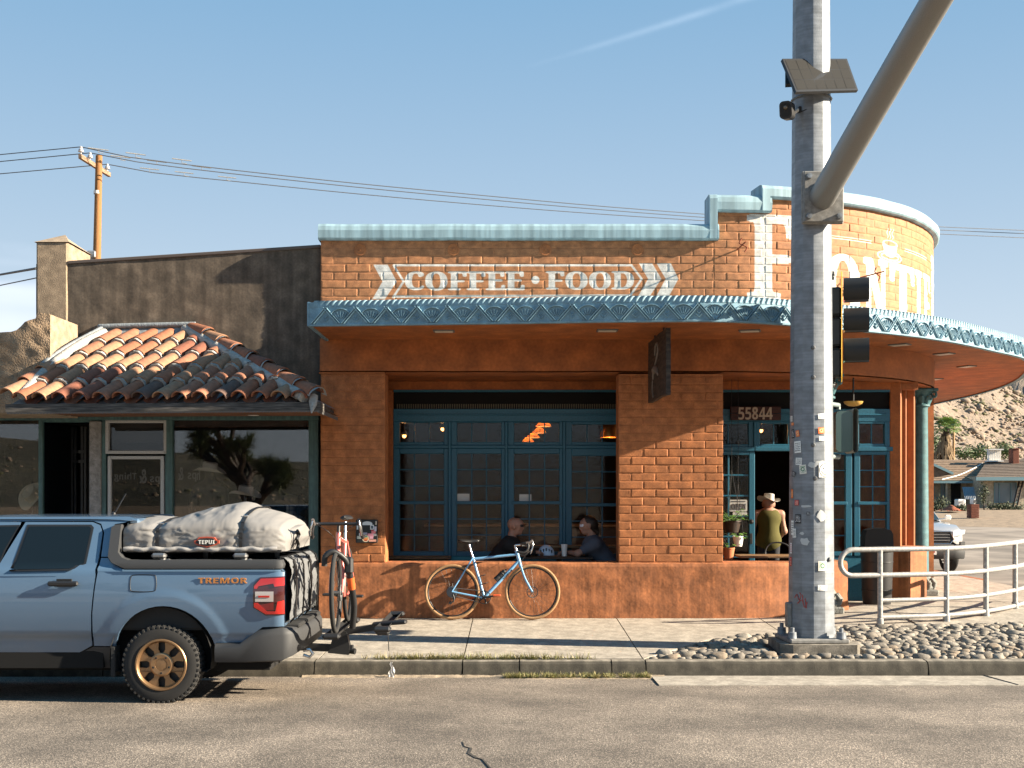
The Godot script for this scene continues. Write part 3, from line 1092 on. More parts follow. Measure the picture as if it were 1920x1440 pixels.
func mural() -> ImageTexture:               # the lettering painted on the parapet, in white on orange; 1 px = 3 mm, drawn at double size
	var L := 11.2
	var H := 2.1
	var w := 4096
	var h := 768
	var im := Image.create(w, h, false, Image.FORMAT_RGB8)
	var bg := Color(0.765, 0.52, 0.345)
	var wh := Color(0.915, 0.90, 0.875)
	im.fill(bg)
	var at := func(s: float, y: float) -> Vector2: return Vector2((s + 2.57) / L * w, (5.75 - y) / H * h)
	var px := func(x: float, y: float) -> Vector2: return at.call(X(x), Y(y))
	# arrow shapes and frame round COFFEE . FOOD
	for q in [[[700, 496], [727, 496], [744, 528], [722, 561], [698, 561], [717, 528]], [[1198, 494], [1223, 494], [1240, 523], [1218, 556], [1196, 556], [1215, 523]], [[1231, 494], [1258, 494], [1272, 523], [1254, 556], [1230, 556], [1248, 523]]]:
		var p := PackedVector2Array()
		for k in q: p.append(px.call(k[0], k[1]))
		fill_poly(im, p, wh)
	var fr := []
	for k in [[737, 558], [757, 528], [738, 497.5], [1184, 497.5], [1203, 523], [1182, 554]]: fr.append(px.call(k[0], k[1]))
	fill_line(im, fr, 11.0, wh)
	fill_line(im, [px.call(738, 556), px.call(1182, 554)], 11.0, wh)
	var a: Vector2 = px.call(761, 509.5)
	var b: Vector2 = px.call(982, 544.5)
	fill_text(im, "COFFEE", font_serif, Rect2(a, b - a), wh, 5.0)
	a = px.call(1025, 509)
	b = px.call(1187, 543)
	fill_text(im, "FOOD", font_serif, Rect2(a, b - a), wh, 5.0)
	fill_poly(im, disc(px.call(1004, 525), 20.0), wh)
	# the tall letters round the corner: big first letter, then the rest, cup and rules
	var word := "FRONTIER"
	var ss := [[3.16, 3.84, 5.40, 4.285], [3.86, 4.22, 4.945, 4.0], [4.29, 4.95, 4.95, 4.0], [5.00, 5.54, 4.95, 4.0], [5.58, 6.33, 4.94, 4.0], [6.37, 6.65, 4.94, 4.0], [6.72, 7.18, 4.94, 4.0], [7.26, 7.9, 5.30, 4.0]]
	for k in word.length():
		var p0: Vector2 = at.call(ss[k][0], ss[k][2])
		var p1: Vector2 = at.call(ss[k][1], ss[k][3])
		fill_text(im, word[k], font_serif, Rect2(p0, p1 - p0).grow_individual(-9, 0, -9, 0), wh, 13.0 if k == 0 else 9.0)
	for r in [[4.0, 5.16], [6.0, 6.9]]:
		for y in [5.19, 5.16]:
			fill_line(im, [at.call(r[0], y), at.call(r[1], y)], 4.5, wh)
	var c := 5.60
	var cup := PackedVector2Array()
	for k in 13:
		var t := PI * k / 12.0
		cup.append(at.call(c + cos(t) * 0.19, 5.20 - sin(t) * 0.13 - (0.06 if k > 2 and k < 10 else 0.0)))
	fill_poly(im, cup, wh)
	fill_poly(im, disc(at.call(c, 5.205), 0.19 / L * w, 24, 0.05 / H * h), wh)
	fill_poly(im, disc(at.call(c, 5.208), 0.155 / L * w, 24, 0.033 / H * h), bg)
	for k in 4:
		fill_line(im, [at.call(c - 0.12 + 0.03 * k, 5.16 - k * 0.027), at.call(c + 0.02 + 0.025 * k, 5.152 - k * 0.027)], 3.0, bg)
	for rr in [[0.30, 0.072], [0.22, 0.045]]:
		var ring := []
		for k in 27: ring.append(at.call(c + cos(TAU * k / 26) * rr[0], 5.02 + sin(TAU * k / 26) * rr[1]))
		fill_line(im, ring, 7.0, wh)
	for k in 3:
		var st := []
		for m in 9: st.append(at.call(c - 0.07 + 0.065 * k + 0.018 * sin(m * 1.1), 5.28 + m * 0.017))
		fill_line(im, st, 5.0, wh)
	im.resize(2048, 384, Image.INTERPOLATE_TRILINEAR)
	# worn paint: fine flecks and soft tone
	var f := noise(31, 0.05, 4)
	for y in 384:
		for x in 2048:
			var p := im.get_pixel(x, y)
			var t := 1.0 + 0.09 * f.get_noise_2d(x, y * 2.0)
			im.set_pixel(x, y, Color(p.r * t, p.g * t, p.b * t))
	return tex(im)

# one hand-laid brick, its soft painted arrises running out into the joint
func brick_shape(s0: float, s1: float, y0: float, y1: float, deep: float, uv: bool) -> G:
	var g := G.new()
	var t := rng.randf_range(-0.002, 0.0035) + deep
	var tilt := rng.randf_range(-0.0035, 0.0035)
	var sd := rng.randf() * 100.0
	var su := [0.0, 0.018, 0.055, 0.37, 0.63, 0.945, 0.982, 1.0]
	var sv := [0.0, 0.055, 0.16, 0.84, 0.945, 1.0]
	var jog := [rng.randf_range(-0.004, 0.004), rng.randf_range(-0.004, 0.004), rng.randf_range(-0.003, 0.003), rng.randf_range(-0.003, 0.003)]
	g.grid(7, 5, func(u: float, v: float):
		var i := int(round(u * 7))
		var j := int(round(v * 5))
		var s := lerpf(s0 + jog[0], s1 + jog[1], su[i])
		var y := lerpf(y0 + jog[2], y1 + jog[3], sv[j])
		var e := mini(mini(i, 7 - i), mini(j, 5 - j))
		var o: float = [-0.0018, t * 0.72, t][mini(e, 2)] + (tilt * (u - 0.5) * 2.0 + 0.0022 * sin(sd + i * 2.1 + j * 3.7) if e > 0 else 0.0)
		return wp(s, o, y), 1.0)
	if uv:
		for k in g.v.size():
			var p := g.v[k]
			var s := p.x
			if p.x > SC: s = SC + atan2(p.x - SC, p.z + RC) * RC
			g.u[k] = Vector2((s + 2.57) / 11.2, (5.75 - p.y) / 2.1)
	return g

func bricks_on(parent: Node3D, s0: float, s1: float, y0: float, top: Callable, m: Material, uv: bool, single: bool, joined: G, odd := 0) -> void:
	var row := 0
	var y := y0
	var bl := 0.332
	var bh := 0.1083
	while y < top.call(s1) - 0.03 or y < top.call(s0) - 0.03:
		var s := s0 - (bl * 0.5 if (row + odd) % 2 else 0.0)
		while s < s1 - 0.02:
			var a := maxf(s, s0) + 0.005
			var b := minf(s + bl, s1) - 0.005
			var t: float = minf(top.call((a + b) * 0.5), y + bh) - 0.003
			if b - a > 0.04 and t - y > 0.03:
				var g := brick_shape(a, b, y + 0.003, t, 0.0042, uv)
				if single:
					put("brick", g, m, parent)
				else:
					joined.join(g, Transform3D.IDENTITY)
			s += bl
		y += bh
		row += 1

# canopy outline, from the left end round the corner (x, z)
func canopy_line() -> Array:
	return curve([Vector2(-2.465, 1.48), Vector2(-1.0, 1.62), Vector2(0.3, 1.745), Vector2(1.5, 1.86), Vector2(2.78, 1.80), Vector2(4.5, 0.95), Vector2(5.75, 0.05), Vector2(6.9, -1.15), Vector2(7.95, -2.45), Vector2(8.85, -4.7), Vector2(9.4, -6.9), Vector2(9.65, -9.2), Vector2(9.7, -12.0)], 10)

func cafe() -> void:
	var b := thing("cafe_building", "orange painted brick corner cafe with rounded parapet and pale blue canopy", "building", Vector3(0, 0, 0))
	T.mural = mural()
	var mm := mat("mural_paint", Color(1, 1, 1), 0.75, {})
	mm.albedo_texture = T.mural
	mm.detail_enabled = true
	mm.detail_albedo = T.blotch
	mm.detail_blend_mode = BaseMaterial3D.BLEND_MODE_MUL
	mm.detail_uv_layer = BaseMaterial3D.DETAIL_UV_2
	mm.uv2_triplanar = true
	mm.uv2_world_triplanar = true
	mm.uv2_scale = Vector3.ONE * 1.1
	# parapet: core wall, bricks, coping, iron tie plates
	var par := node("parapet", b)
	var core := G.new()
	for r in [[-2.56, 2.70, 5.10], [2.70, 3.40, 5.48], [3.40, S_END, 5.66]]:
		run(core, r[0], r[1], [Vector2(0.0, 3.6), Vector2(0.0, r[2]), Vector2(-0.3, r[2]), Vector2(-0.3, 3.6)], 0.2)
	for k in core.v.size():
		var p := core.v[k]
		var s := p.x if p.x <= SC else SC + atan2(p.x - SC, p.z + RC) * RC
		core.u[k] = Vector2((s + 2.57) / 11.2, (5.75 - p.y) / 2.1)
	put("core_wall", core, mm, par)
	bricks_on(par, -2.56, 2.70, 3.975, func(_s): return 5.05, mm, true, true, null)
	var far_bricks := G.new()
	bricks_on(par, 2.70, 3.40, 3.975, func(_s): return 5.43, mm, true, false, far_bricks)
	bricks_on(par, 3.40, 8.6, 3.975, func(_s): return 5.62, mm, true, false, far_bricks)
	stuff(put("bricks_round_the_corner", far_bricks, mm, par))
	for px in [675, 850, 1022, 1195]:
		var g := G.new()
		var xf := Transform3D(Basis(Vector3(1, 0, 0), PI / 2), W(px, 468, 0.012))
		g.lathe([Vector2(0.083, -0.01), Vector2(0.081, 0.006), Vector2(0.070, 0.008), Vector2(0.066, 0.002), Vector2(0.022, 0.002), Vector2(0.018, 0.014), Vector2(0.001, 0.018)], 9, xf, 20.0)
		put("tie_plate", g, M.orange, par)
	# rounded coping in three steps
	var cop := node("coping", b)
	for r in [[-2.585, 2.76, 5.05, 5.27, 0.0], [2.67, 3.47, 5.43, 5.66, 0.0], [3.37, S_END, 5.62, 5.80, 0.0]]:
		var g := G.new()
		var y0: float = r[2]
		var y1: float = r[3]
		run(g, r[0], r[1], [Vector2(-0.02, y0 - 0.004), Vector2(0.072, y0), Vector2(0.092, y0 + 0.02), Vector2(0.097, y0 + 0.12), Vector2(0.082, y1 - 0.045), Vector2(0.05, y1 - 0.01), Vector2(-0.05, y1 + 0.008), Vector2(-0.36, y1), Vector2(-0.38, y0 - 0.004)], 0.12, true, 0.005, int(r[0] * 10))
		put("coping_stretch", g, M.blue_coping, cop)
	for r in [[2.635, 5.06, 5.655, 0.105], [3.335, 5.44, 5.795, 0.105]]:     # upright ends of the steps
		var g := G.new()
		run(g, r[0], r[0] + r[3], [Vector2(0.098, r[1]), Vector2(0.098, r[2] - 0.06), Vector2(0.07, r[2] - 0.01), Vector2(0.0, r[2] + 0.012), Vector2(-0.36, r[2] + 0.012), Vector2(-0.36, r[1])], 0.05, true, 0.006, 9)
		put("coping_step", g, M.blue_coping, cop)
	# beam under the canopy and the wall piers
	var g := G.new()
	run(g, -2.57, S_END, [Vector2(0.022, 3.30), Vector2(0.022, 3.73), Vector2(-0.40, 3.73), Vector2(-0.40, 3.285), Vector2(0.008, 3.285)], 0.2, true, 0.004, 71)
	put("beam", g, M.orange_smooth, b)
	g = G.new()
	run(g, -2.58, -1.70, [Vector2(0.03, 3.262), Vector2(0.034, 3.284), Vector2(-0.38, 3.284), Vector2(-0.38, 3.262)], 0.3)
	put("pier_cap", g, M.orange_smooth, b)
	for r in [[-2.565, -1.695, 0], [1.425, 2.83, 1]]:
		var pier := node("pier", b)
		g = G.new()
		run(g, r[0] + 0.004, r[1] - 0.004, [Vector2(0.0, 0.70), Vector2(0.0, 3.262), Vector2(-0.42, 3.262), Vector2(-0.42, 0.70)], 0.2)
		put("core_wall", g, M.orange, pier)
		bricks_on(pier, r[0], r[1], 0.742, func(_s): return 3.262, M.orange, false, true, null, r[2])
	# low wall with a soft rounded top, ending at the entrance; a short stub beyond it
	for r in [[-2.575, 4.66, 0.738], [6.15, 6.50, 0.80]]:
		g = G.new()
		var f := noise(77, 0.5, 4)
		var pr := [Vector2(0.075, -0.12), Vector2(0.072, 0.05), Vector2(0.05, 0.35), Vector2(0.045, 0.68), Vector2(0.03, 0.725), Vector2(-0.01, r[2]), Vector2(-0.32, r[2] + 0.004), Vector2(-0.36, r[2] - 0.03), Vector2(-0.37, -0.12)]
		if r[0] < 5.0:
			var parts := 110
			g.grid(parts, 40, func(u: float, v: float):
				var t: float = v * (pr.size() - 1)
				var i := mini(int(t), pr.size() - 2)
				var q: Vector2 = pr[i].lerp(pr[i + 1], t - i)
				var s := lerpf(r[0], r[1], u)
				q.x += f.get_noise_2d(s * 4.0, q.y * 7.0) * 0.014 + f.get_noise_2d(s * 17.0, q.y * 20.0) * 0.004
				return wp(s, q.x, q.y), 1.0)
			var e := PackedVector2Array(pr)
			var idx := Geometry2D.triangulate_polygon(e)
			for s in [r[0], r[1]]:
				var t := wp(s + 0.01, 0, 0) - wp(s - 0.01, 0, 0)
				for k in range(0, idx.size(), 3):
					g.flat(wp(s, e[idx[k]].x, e[idx[k]].y), wp(s, e[idx[k + 1]].x, e[idx[k + 1]].y), wp(s, e[idx[k + 2]].x, e[idx[k + 2]].y), t if s == r[1] else -t)
			put("low_wall", g, M.orange_plaster, b)
	# squat pier on the far side of the entrance
	g = G.new()
	g.box(Vector3(5.83, 0.40, -1.62), Vector3(0.43, 0.98, 0.36), 0.025, Basis(Vector3.UP, 0.62))
	put("entrance_pier", g, M.orange_plaster, b)
	canopy(b)
	columns(b)
	storefront(b)
	hanging_sign()
	# body of the building behind the front, so that light enters by the openings only
	g = G.new()
	g.span(Vector3(-2.55, -0.1, -9.0), Vector3(-2.35, 5.0, -0.42))
	g.span(Vector3(-2.3, -0.1, -9.2), Vector3(6.6, 4.9, -9.0))
	g.span(Vector3(6.5, -0.1, -9.0), Vector3(6.75, 4.9, -3.2))
	g.ext(PackedVector2Array([Vector2(-2.34, -1.598), Vector2(-2.34, -0.38), Vector2(2.7, -0.38), Vector2(4.2, -0.72), Vector2(5.3, -1.3), Vector2(5.6, -1.598)]), -3.40, -3.31, Transform3D(Basis(Vector3.RIGHT, Vector3(0, 0, 1), Vector3.DOWN), Vector3.ZERO))
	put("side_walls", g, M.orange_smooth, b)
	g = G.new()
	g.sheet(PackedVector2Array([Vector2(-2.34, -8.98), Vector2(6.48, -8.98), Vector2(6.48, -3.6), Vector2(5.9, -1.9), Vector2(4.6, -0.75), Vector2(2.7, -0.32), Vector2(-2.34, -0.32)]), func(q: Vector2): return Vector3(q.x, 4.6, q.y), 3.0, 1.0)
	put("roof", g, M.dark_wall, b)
	g = G.new()
	var inner := PackedVector2Array([Vector2(-2.34, -8.98), Vector2(6.45, -8.98), Vector2(6.45, -3.6), Vector2(6.0, -2.4), Vector2(5.3, -1.35), Vector2(4.3, -0.75), Vector2(2.7, -0.38), Vector2(-2.34, -0.38)])
	var lay := Transform3D(Basis(Vector3.RIGHT, Vector3(0, 0, 1), Vector3.DOWN), Vector3.ZERO)
	g.ext(inner, -0.035, 0.1, lay)
	put("porch_floor", g, M.concrete, b)
	g = G.new()
	g.ext(inner, -3.5, -3.42, lay)
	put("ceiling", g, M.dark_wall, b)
	g = G.new()
	g.span(Vector3(-2.34, 0.04, -8.8), Vector3(6.45, 3.41, -8.7))
	g.span(Vector3(-2.34, 0.04, -6.5), Vector3(-2.28, 3.41, -1.75))
	g.span(Vector3(1.80, 0.04, -1.5), Vector3(1.92, 3.28, -0.43))  # added partition, unseen behind the pier, keeps low sun off the porch seats
	put("back_wall_and_sun_screen", g, M.dark_wall, b)

func canopy(b: Node3D) -> void:
	var q := canopy_line()
	var can := node("canopy", b)
	var m := q.size()
	var g := G.new()                      # soffit and deck, from the wall to the edge
	var inner := func(k: int) -> Vector3: return wp(lerpf(-2.47, 12.5, pow(float(k) / (m - 1), 1.0)), -0.05, 0)
	g.grid(m - 1, 6, func(u: float, v: float):
		var k := int(round(u * (m - 1)))
		var o: Vector3 = Vector3(q[k].x, 0, q[k].y)
		var p: Vector3 = inner.call(k).lerp(o, v)
		p.y = 3.722
		return p, 1.0)
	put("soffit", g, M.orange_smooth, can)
	g = G.new()
	g.grid(m - 1, 3, func(u: float, v: float):
		var k := int(round(u * (m - 1)))
		var p: Vector3 = inner.call(k).lerp(Vector3(q[k].x, 0, q[k].y), v * 0.99)
		p.y = 3.985
		return p, -1.0)
	put("deck", g, M.blue_coping, can)
	# fascia board: plain ground, with the cast ornament on it
	var len := [0.0]
	for k in m - 1: len.append(len[k] + q[k].distance_to(q[k + 1]))
	var at := func(s: float, y: float, o: float) -> Vector3:
		var k := 0
		while k < m - 2 and len[k + 1] < s: k += 1
		var t: float = (s - len[k]) / (len[k + 1] - len[k])
		var d: Vector2 = (q[k + 1] - q[k]).normalized()
		if k + 2 < m: d = d.lerp((q[k + 2] - q[k + 1]).normalized(), clampf(t, 0, 1) * 0.5).normalized()
		var p: Vector2 = q[k].lerp(q[k + 1], t) + Vector2(-d.y, d.x) * o
		return Vector3(p.x, y, p.y)
	var total: float = len[m - 1]
	g = G.new()
	var prof := [Vector2(-0.06, 3.70), Vector2(0.016, 3.70), Vector2(0.018, 3.718), Vector2(0.004, 3.722), Vector2(0.0, 3.93), Vector2(0.004, 3.935), Vector2(0.004, 3.99), Vector2(-0.06, 4.0)]
	for k in prof.size() - 1:
		g.grid(180, 1, func(u: float, v: float): 
			var c: Vector2 = prof[k].lerp(prof[k + 1], v)
			return at.call(u * total, c.y, c.x), 1.0)
	# return at the left end, back to the wall
	g.span(Vector3(-2.50, 3.70, 0.0), Vector3(-2.455, 4.0, 1.47), 0.008)
	put("fascia", g, M.blue_trim, can)
	# rope of beads along the top
	g = G.new()
	var s := 0.02
	while s < total - 0.1:
		var near: bool = s < 15.0
		var pr := 5 if near else 3
		# each bead: a slanted half-round
		var sides := 6
		for i in sides:
			var a0 := PI * i / sides
			var a1 := PI * (i + 1) / sides
			for j in pr:
				var v0 := float(j) / pr
				var v1 := float(j + 1) / pr
				var f := func(a: float, v: float) -> Vector3:
					var r := 0.034 * (0.75 + 0.25 * sin(PI * v))
					return at.call(s + 0.038 + 0.030 * (v * v) - 0.036 * cos(a), 3.935 + 0.074 * v, -0.017 + r * sin(a))
				var n0: Vector3 = at.call(s + 0.04 - cos(a0), 3.97, sin(a0)) - at.call(s + 0.04, 3.97, 0.0)
				var n1: Vector3 = at.call(s + 0.04 - cos(a1), 3.97, sin(a1)) - at.call(s + 0.04, 3.97, 0.0)
				g.tri(f.call(a0, v0), f.call(a1, v0), f.call(a1, v1), n0.normalized(), n1.normalized(), n1.normalized())
				g.tri(f.call(a0, v0), f.call(a1, v1), f.call(a0, v1), n0.normalized(), n1.normalized(), n0.normalized())
		s += 0.0735
	stuff(put("rope_moulding", g, M.blue_trim, can))
	# zigzag, fans and chevrons in relief
	g = G.new()
	var P := 0.375
	var ridge := func(s0: float, y0: float, s1: float, y1: float, w: float, h: float):
		var d := Vector2(s1 - s0, y1 - y0).normalized() * w * 0.5
		var a: Vector3 = at.call(s0 - d.y, y0 + d.x, 0.0)
		var c: Vector3 = at.call(s1 - d.y, y1 + d.x, 0.0)
		var e: Vector3 = at.call(s1 + d.y, y1 - d.x, 0.0)
		var l: Vector3 = at.call(s0 + d.y, y0 - d.x, 0.0)
		var at0: Vector3 = at.call(s0 - d.y * 0.35, y0 + d.x * 0.35, h)
		var at1: Vector3 = at.call(s1 - d.y * 0.35, y1 + d.x * 0.35, h)
		var b0: Vector3 = at.call(s0 + d.y * 0.35, y0 - d.x * 0.35, h)
		var b1: Vector3 = at.call(s1 + d.y * 0.35, y1 - d.x * 0.35, h)
		var mid := (a + c + e + l) * 0.25 - (at0 + at1) * 0.5
		var nn := -mid
		g.quad(at0, at1, b1, b0, nn)
		g.quad(a, c, at1, at0, nn + (a - l) * 3.0)
		g.quad(l, e, b1, b0, nn + (l - a) * 3.0)
		g.flat(a, at0, b0, nn + (at.call(s0, y0, 0) - at.call(s1, y1, 0)))
		g.flat(a, b0, l, nn + (at.call(s0, y0, 0) - at.call(s1, y1, 0)))
	var n := int(total / P)
	for k in n:
		var s0 := k * P + 0.02
		var y0 := 3.728
		var y1 := 3.922
		for o in [0.0, 0.034]:
			ridge.call(s0 + o, y0, s0 + P * 0.46 + o, y1, 0.017, 0.030)
			ridge.call(s0 + P * 0.95 - o, y0, s0 + P * 0.49 - o, y1, 0.017, 0.030)
		# small chevrons inside the peak
		var c := s0 + P * 0.475
		for r in 2:
			ridge.call(c - 0.036 + r * 0.012, 3.790 + r * 0.032, c, 3.755 + r * 0.040, 0.012, 0.022)
			ridge.call(c + 0.036 - r * 0.012, 3.790 + r * 0.032, c, 3.755 + r * 0.040, 0.012, 0.022)
		# fan between two peaks
		var fc := s0 + P * 0.975
		for r in 5:
			var a := deg_to_rad(lerpf(128.0, 52.0, r / 4.0))
			ridge.call(fc + cos(a) * 0.05, 3.748 + sin(a) * 0.05, fc + cos(a) * 0.125, 3.748 + sin(a) * 0.125, 0.015, 0.026)
		for r in 6:
			var a0 := deg_to_rad(lerpf(140.0, 40.0, r / 6.0))
			var a1 := deg_to_rad(lerpf(140.0, 40.0, (r + 1) / 6.0))
			ridge.call(fc + cos(a0) * 0.152, 3.748 + sin(a0) * 0.158, fc + cos(a1) * 0.152, 3.748 + sin(a1) * 0.158, 0.017, 0.027)
	stuff(put("cast_relief", g, M.blue_trim, can))
	# flush lights in the soffit
	for l in [[-0.86, 0.92, 0.0, 1.0], [1.20, 0.98, 0.0, 1.0], [3.0, 0.95, -0.25, 1.0], [5.35, -0.5, -0.72, 0.9], [6.35, -1.6, -0.9, 0.9], [7.35, -3.4, -1.2, 0.9], [7.6, -5.6, -1.4, 0.9]]:
		g = G.new()
		var bas := Basis(Vector3.UP, l[2])
		g.box(Vector3(l[0], 3.717, l[1]), Vector3(0.27, 0.024, 0.19), 0.006, bas)
		var li := put("soffit_light", g, M.dark_steel, can)
		g = G.new()
		g.box(Vector3(l[0], 3.709, l[1]), Vector3(0.23, 0.012, 0.15), 0.004, bas)
		put("diffuser", g, mat("diffuser", Color(0.55, 0.52, 0.45), 0.4), can)

func columns(b: Node3D) -> void:
	for c in [[4.27, -0.34], [6.34, -2.62]]:
		var col := node("column", b)
		var y := gy(c[0], c[1])
		var o := Vector3(c[0], 0, c[1])
		var g := G.new()
		g.lathe([Vector2(0.0, 0.0), Vector2(0.125, 0.0), Vector2(0.128, 0.40), Vector2(0.122, 1.5), Vector2(0.112, 2.88), Vector2(0.118, 2.905), Vector2(0.145, 2.92), Vector2(0.145, 2.945), Vector2(0.118, 2.965)], 28, Transform3D(Basis.IDENTITY, o + Vector3(0, y, 0)))
		put("shaft", g, M.teal_column, col)
		# leafy capital: bell, curling leaves, corner scrolls, square top
		g = G.new()
		var top := 3.285
		g.lathe([Vector2(0.112, y + 2.94), Vector2(0.12, top - 0.22), Vector2(0.15, top - 0.12), Vector2(0.205, top - 0.055), Vector2(0.205, top - 0.05), Vector2(0.0, top - 0.05)], 24, Transform3D(Basis.IDENTITY, o))
		for k in 8:
			var a := TAU * k / 8.0 + 0.2
			var d := Vector3(cos(a), 0, sin(a))
			var t := Vector3(-sin(a), 0, cos(a))
			g.grid(4, 6, func(u: float, v: float):
				var r := lerpf(0.118, 0.21, v * v) + 0.02 * sin(PI * v)
				var yy := top - 0.27 + 0.20 * v - 0.055 * pow(v, 5.0)
				var w := (u - 0.5) * 0.10 * sin(PI * (0.12 + 0.80 * v))
				return o + d * (r + 0.018 * cos(PI * (u - 0.5) * 2.0)) + t * w + Vector3(0, yy, 0), -1.0)
		for k in 4:
			var a := PI / 4 + PI / 2 * k
			var d := Vector3(cos(a), 0, sin(a))
			var p := []
			for m in 12:
				var t := m * 0.62
				var r := 0.062 * (1.0 - m * 0.065)
				p.append(o + d * (0.222 - r * cos(t) * 0.9) + Vector3(0, top - 0.105 + r * sin(t), 0))
			g.tube(p, 0.022, 6)
		g.box(o + Vector3(0, top - 0.027, 0), Vector3(0.43, 0.05, 0.43), 0.012)
		put("capital", g, M.teal_column, col)
		# plinth and leaf base, its paint flaking
		g = G.new()
		g.box(o + Vector3(0, y + 0.04, 0), Vector3(0.44, 0.10, 0.44), 0.02)
		g.lathe([Vector2(0.20, y + 0.09), Vector2(0.215, y + 0.12), Vector2(0.20, y + 0.16), Vector2(0.165, y + 0.18), Vector2(0.155, y + 0.22), Vector2(0.17, y + 0.25), Vector2(0.125, y + 0.33)], 24, Transform3D(Basis.IDENTITY, o))
		for k in 10:
			var a := TAU * k / 10.0
			g.tube([o + Vector3(cos(a) * 0.20, y + 0.11, sin(a) * 0.20), o + Vector3(cos(a) * 0.215, y + 0.19, sin(a) * 0.215), o + Vector3(cos(a + 0.15) * 0.18, y + 0.27, sin(a + 0.15) * 0.18)], [0.035, 0.045, 0.012], 6)
		put("base", g, mat("flaking_paint", Color(0.40, 0.40, 0.36), 0.9, {"tex": "blotch", "scale": 2.5, "bump": "dash", "cm": 0.4, "det": "blotch", "dscale": 5.0}), col)

# one glazed light: frame bars round, muntins across, a pane in each square; px and py are lines of the photograph on the plane at z
func glazing(parent: Node3D, xs: Array, ys: Array, z: float, bar := 0.017, deep := 0.035) -> void:
	var g := G.new()
	for k in range(1, xs.size() - 1):
		g.span(Vector3(X(xs[k], z) - bar * 0.5, Y(ys[ys.size() - 1], z), z - deep * 0.5), Vector3(X(xs[k], z) + bar * 0.5, Y(ys[0], z), z + deep * 0.42), 0.003)
	for k in range(1, ys.size() - 1):
		g.span(Vector3(X(xs[0], z), Y(ys[k], z) - bar * 0.5, z - deep * 0.5), Vector3(X(xs[xs.size() - 1], z), Y(ys[k], z) + bar * 0.5, z + deep * 0.5), 0.003)
	if not g.v.is_empty():
		put("muntin", g, M.blue_wood, parent)
	for i in xs.size() - 1:
		for j in ys.size() - 1:
			g = G.new()
			var a := rng.randf_range(-0.012, 0.012)
			var c := rng.randf_range(-0.010, 0.010)
			var x0 := X(xs[i], z)
			var x1 := X(xs[i + 1], z)
			var y0 := Y(ys[j + 1], z)
			var y1 := Y(ys[j], z)
			var n := Vector3(a, c, 1).normalized()
			g.quad(Vector3(x0, y0, z + a * (x1 - x0) * 0.3), Vector3(x1, y0, z - a * (x1 - x0) * 0.3), Vector3(x1, y1, z - a * (x1 - x0) * 0.3 - c * (y1 - y0) * 0.3), Vector3(x0, y1, z + a * (x1 - x0) * 0.3 - c * (y1 - y0) * 0.3), n)
			put("pane", g, M.glass, parent)

func wframe(g: G, x0: float, y0: float, x1: float, y1: float, z: float, t := 0.09, b := 0.006) -> void:     # a board between photograph lines
	g.span(Vector3(X(x0, z), Y(y1, z), z - t * 0.5), Vector3(X(x1, z), Y(y0, z), z + t * 0.5), b)

func window(b: Node3D, x0: float, x1: float, xs: Array, ys: Array, y0: float, y1: float, z: float, split := -1) -> Node3D:
	var w := node("window", b)
	var g := G.new()
	var last: float = xs[xs.size() - 1]
	var low: float = ys[ys.size() - 1]
	wframe(g, x0, y0, xs[0], y1, z)
	wframe(g, last, y0, x1, y1, z)
	wframe(g, xs[0], y0, last, ys[0], z)
	wframe(g, xs[0], low, last, y1, z)
	put("frame", g, M.blue_wood, w)
	if split > 0:
		g = G.new()
		wframe(g, xs[0] - 4, ys[split] - 3, last + 4, ys[split] + 3, z + 0.03, 0.06)
		put("meeting_rail", g, M.blue_wood, w)
	glazing(w, xs, ys, z)
	return w

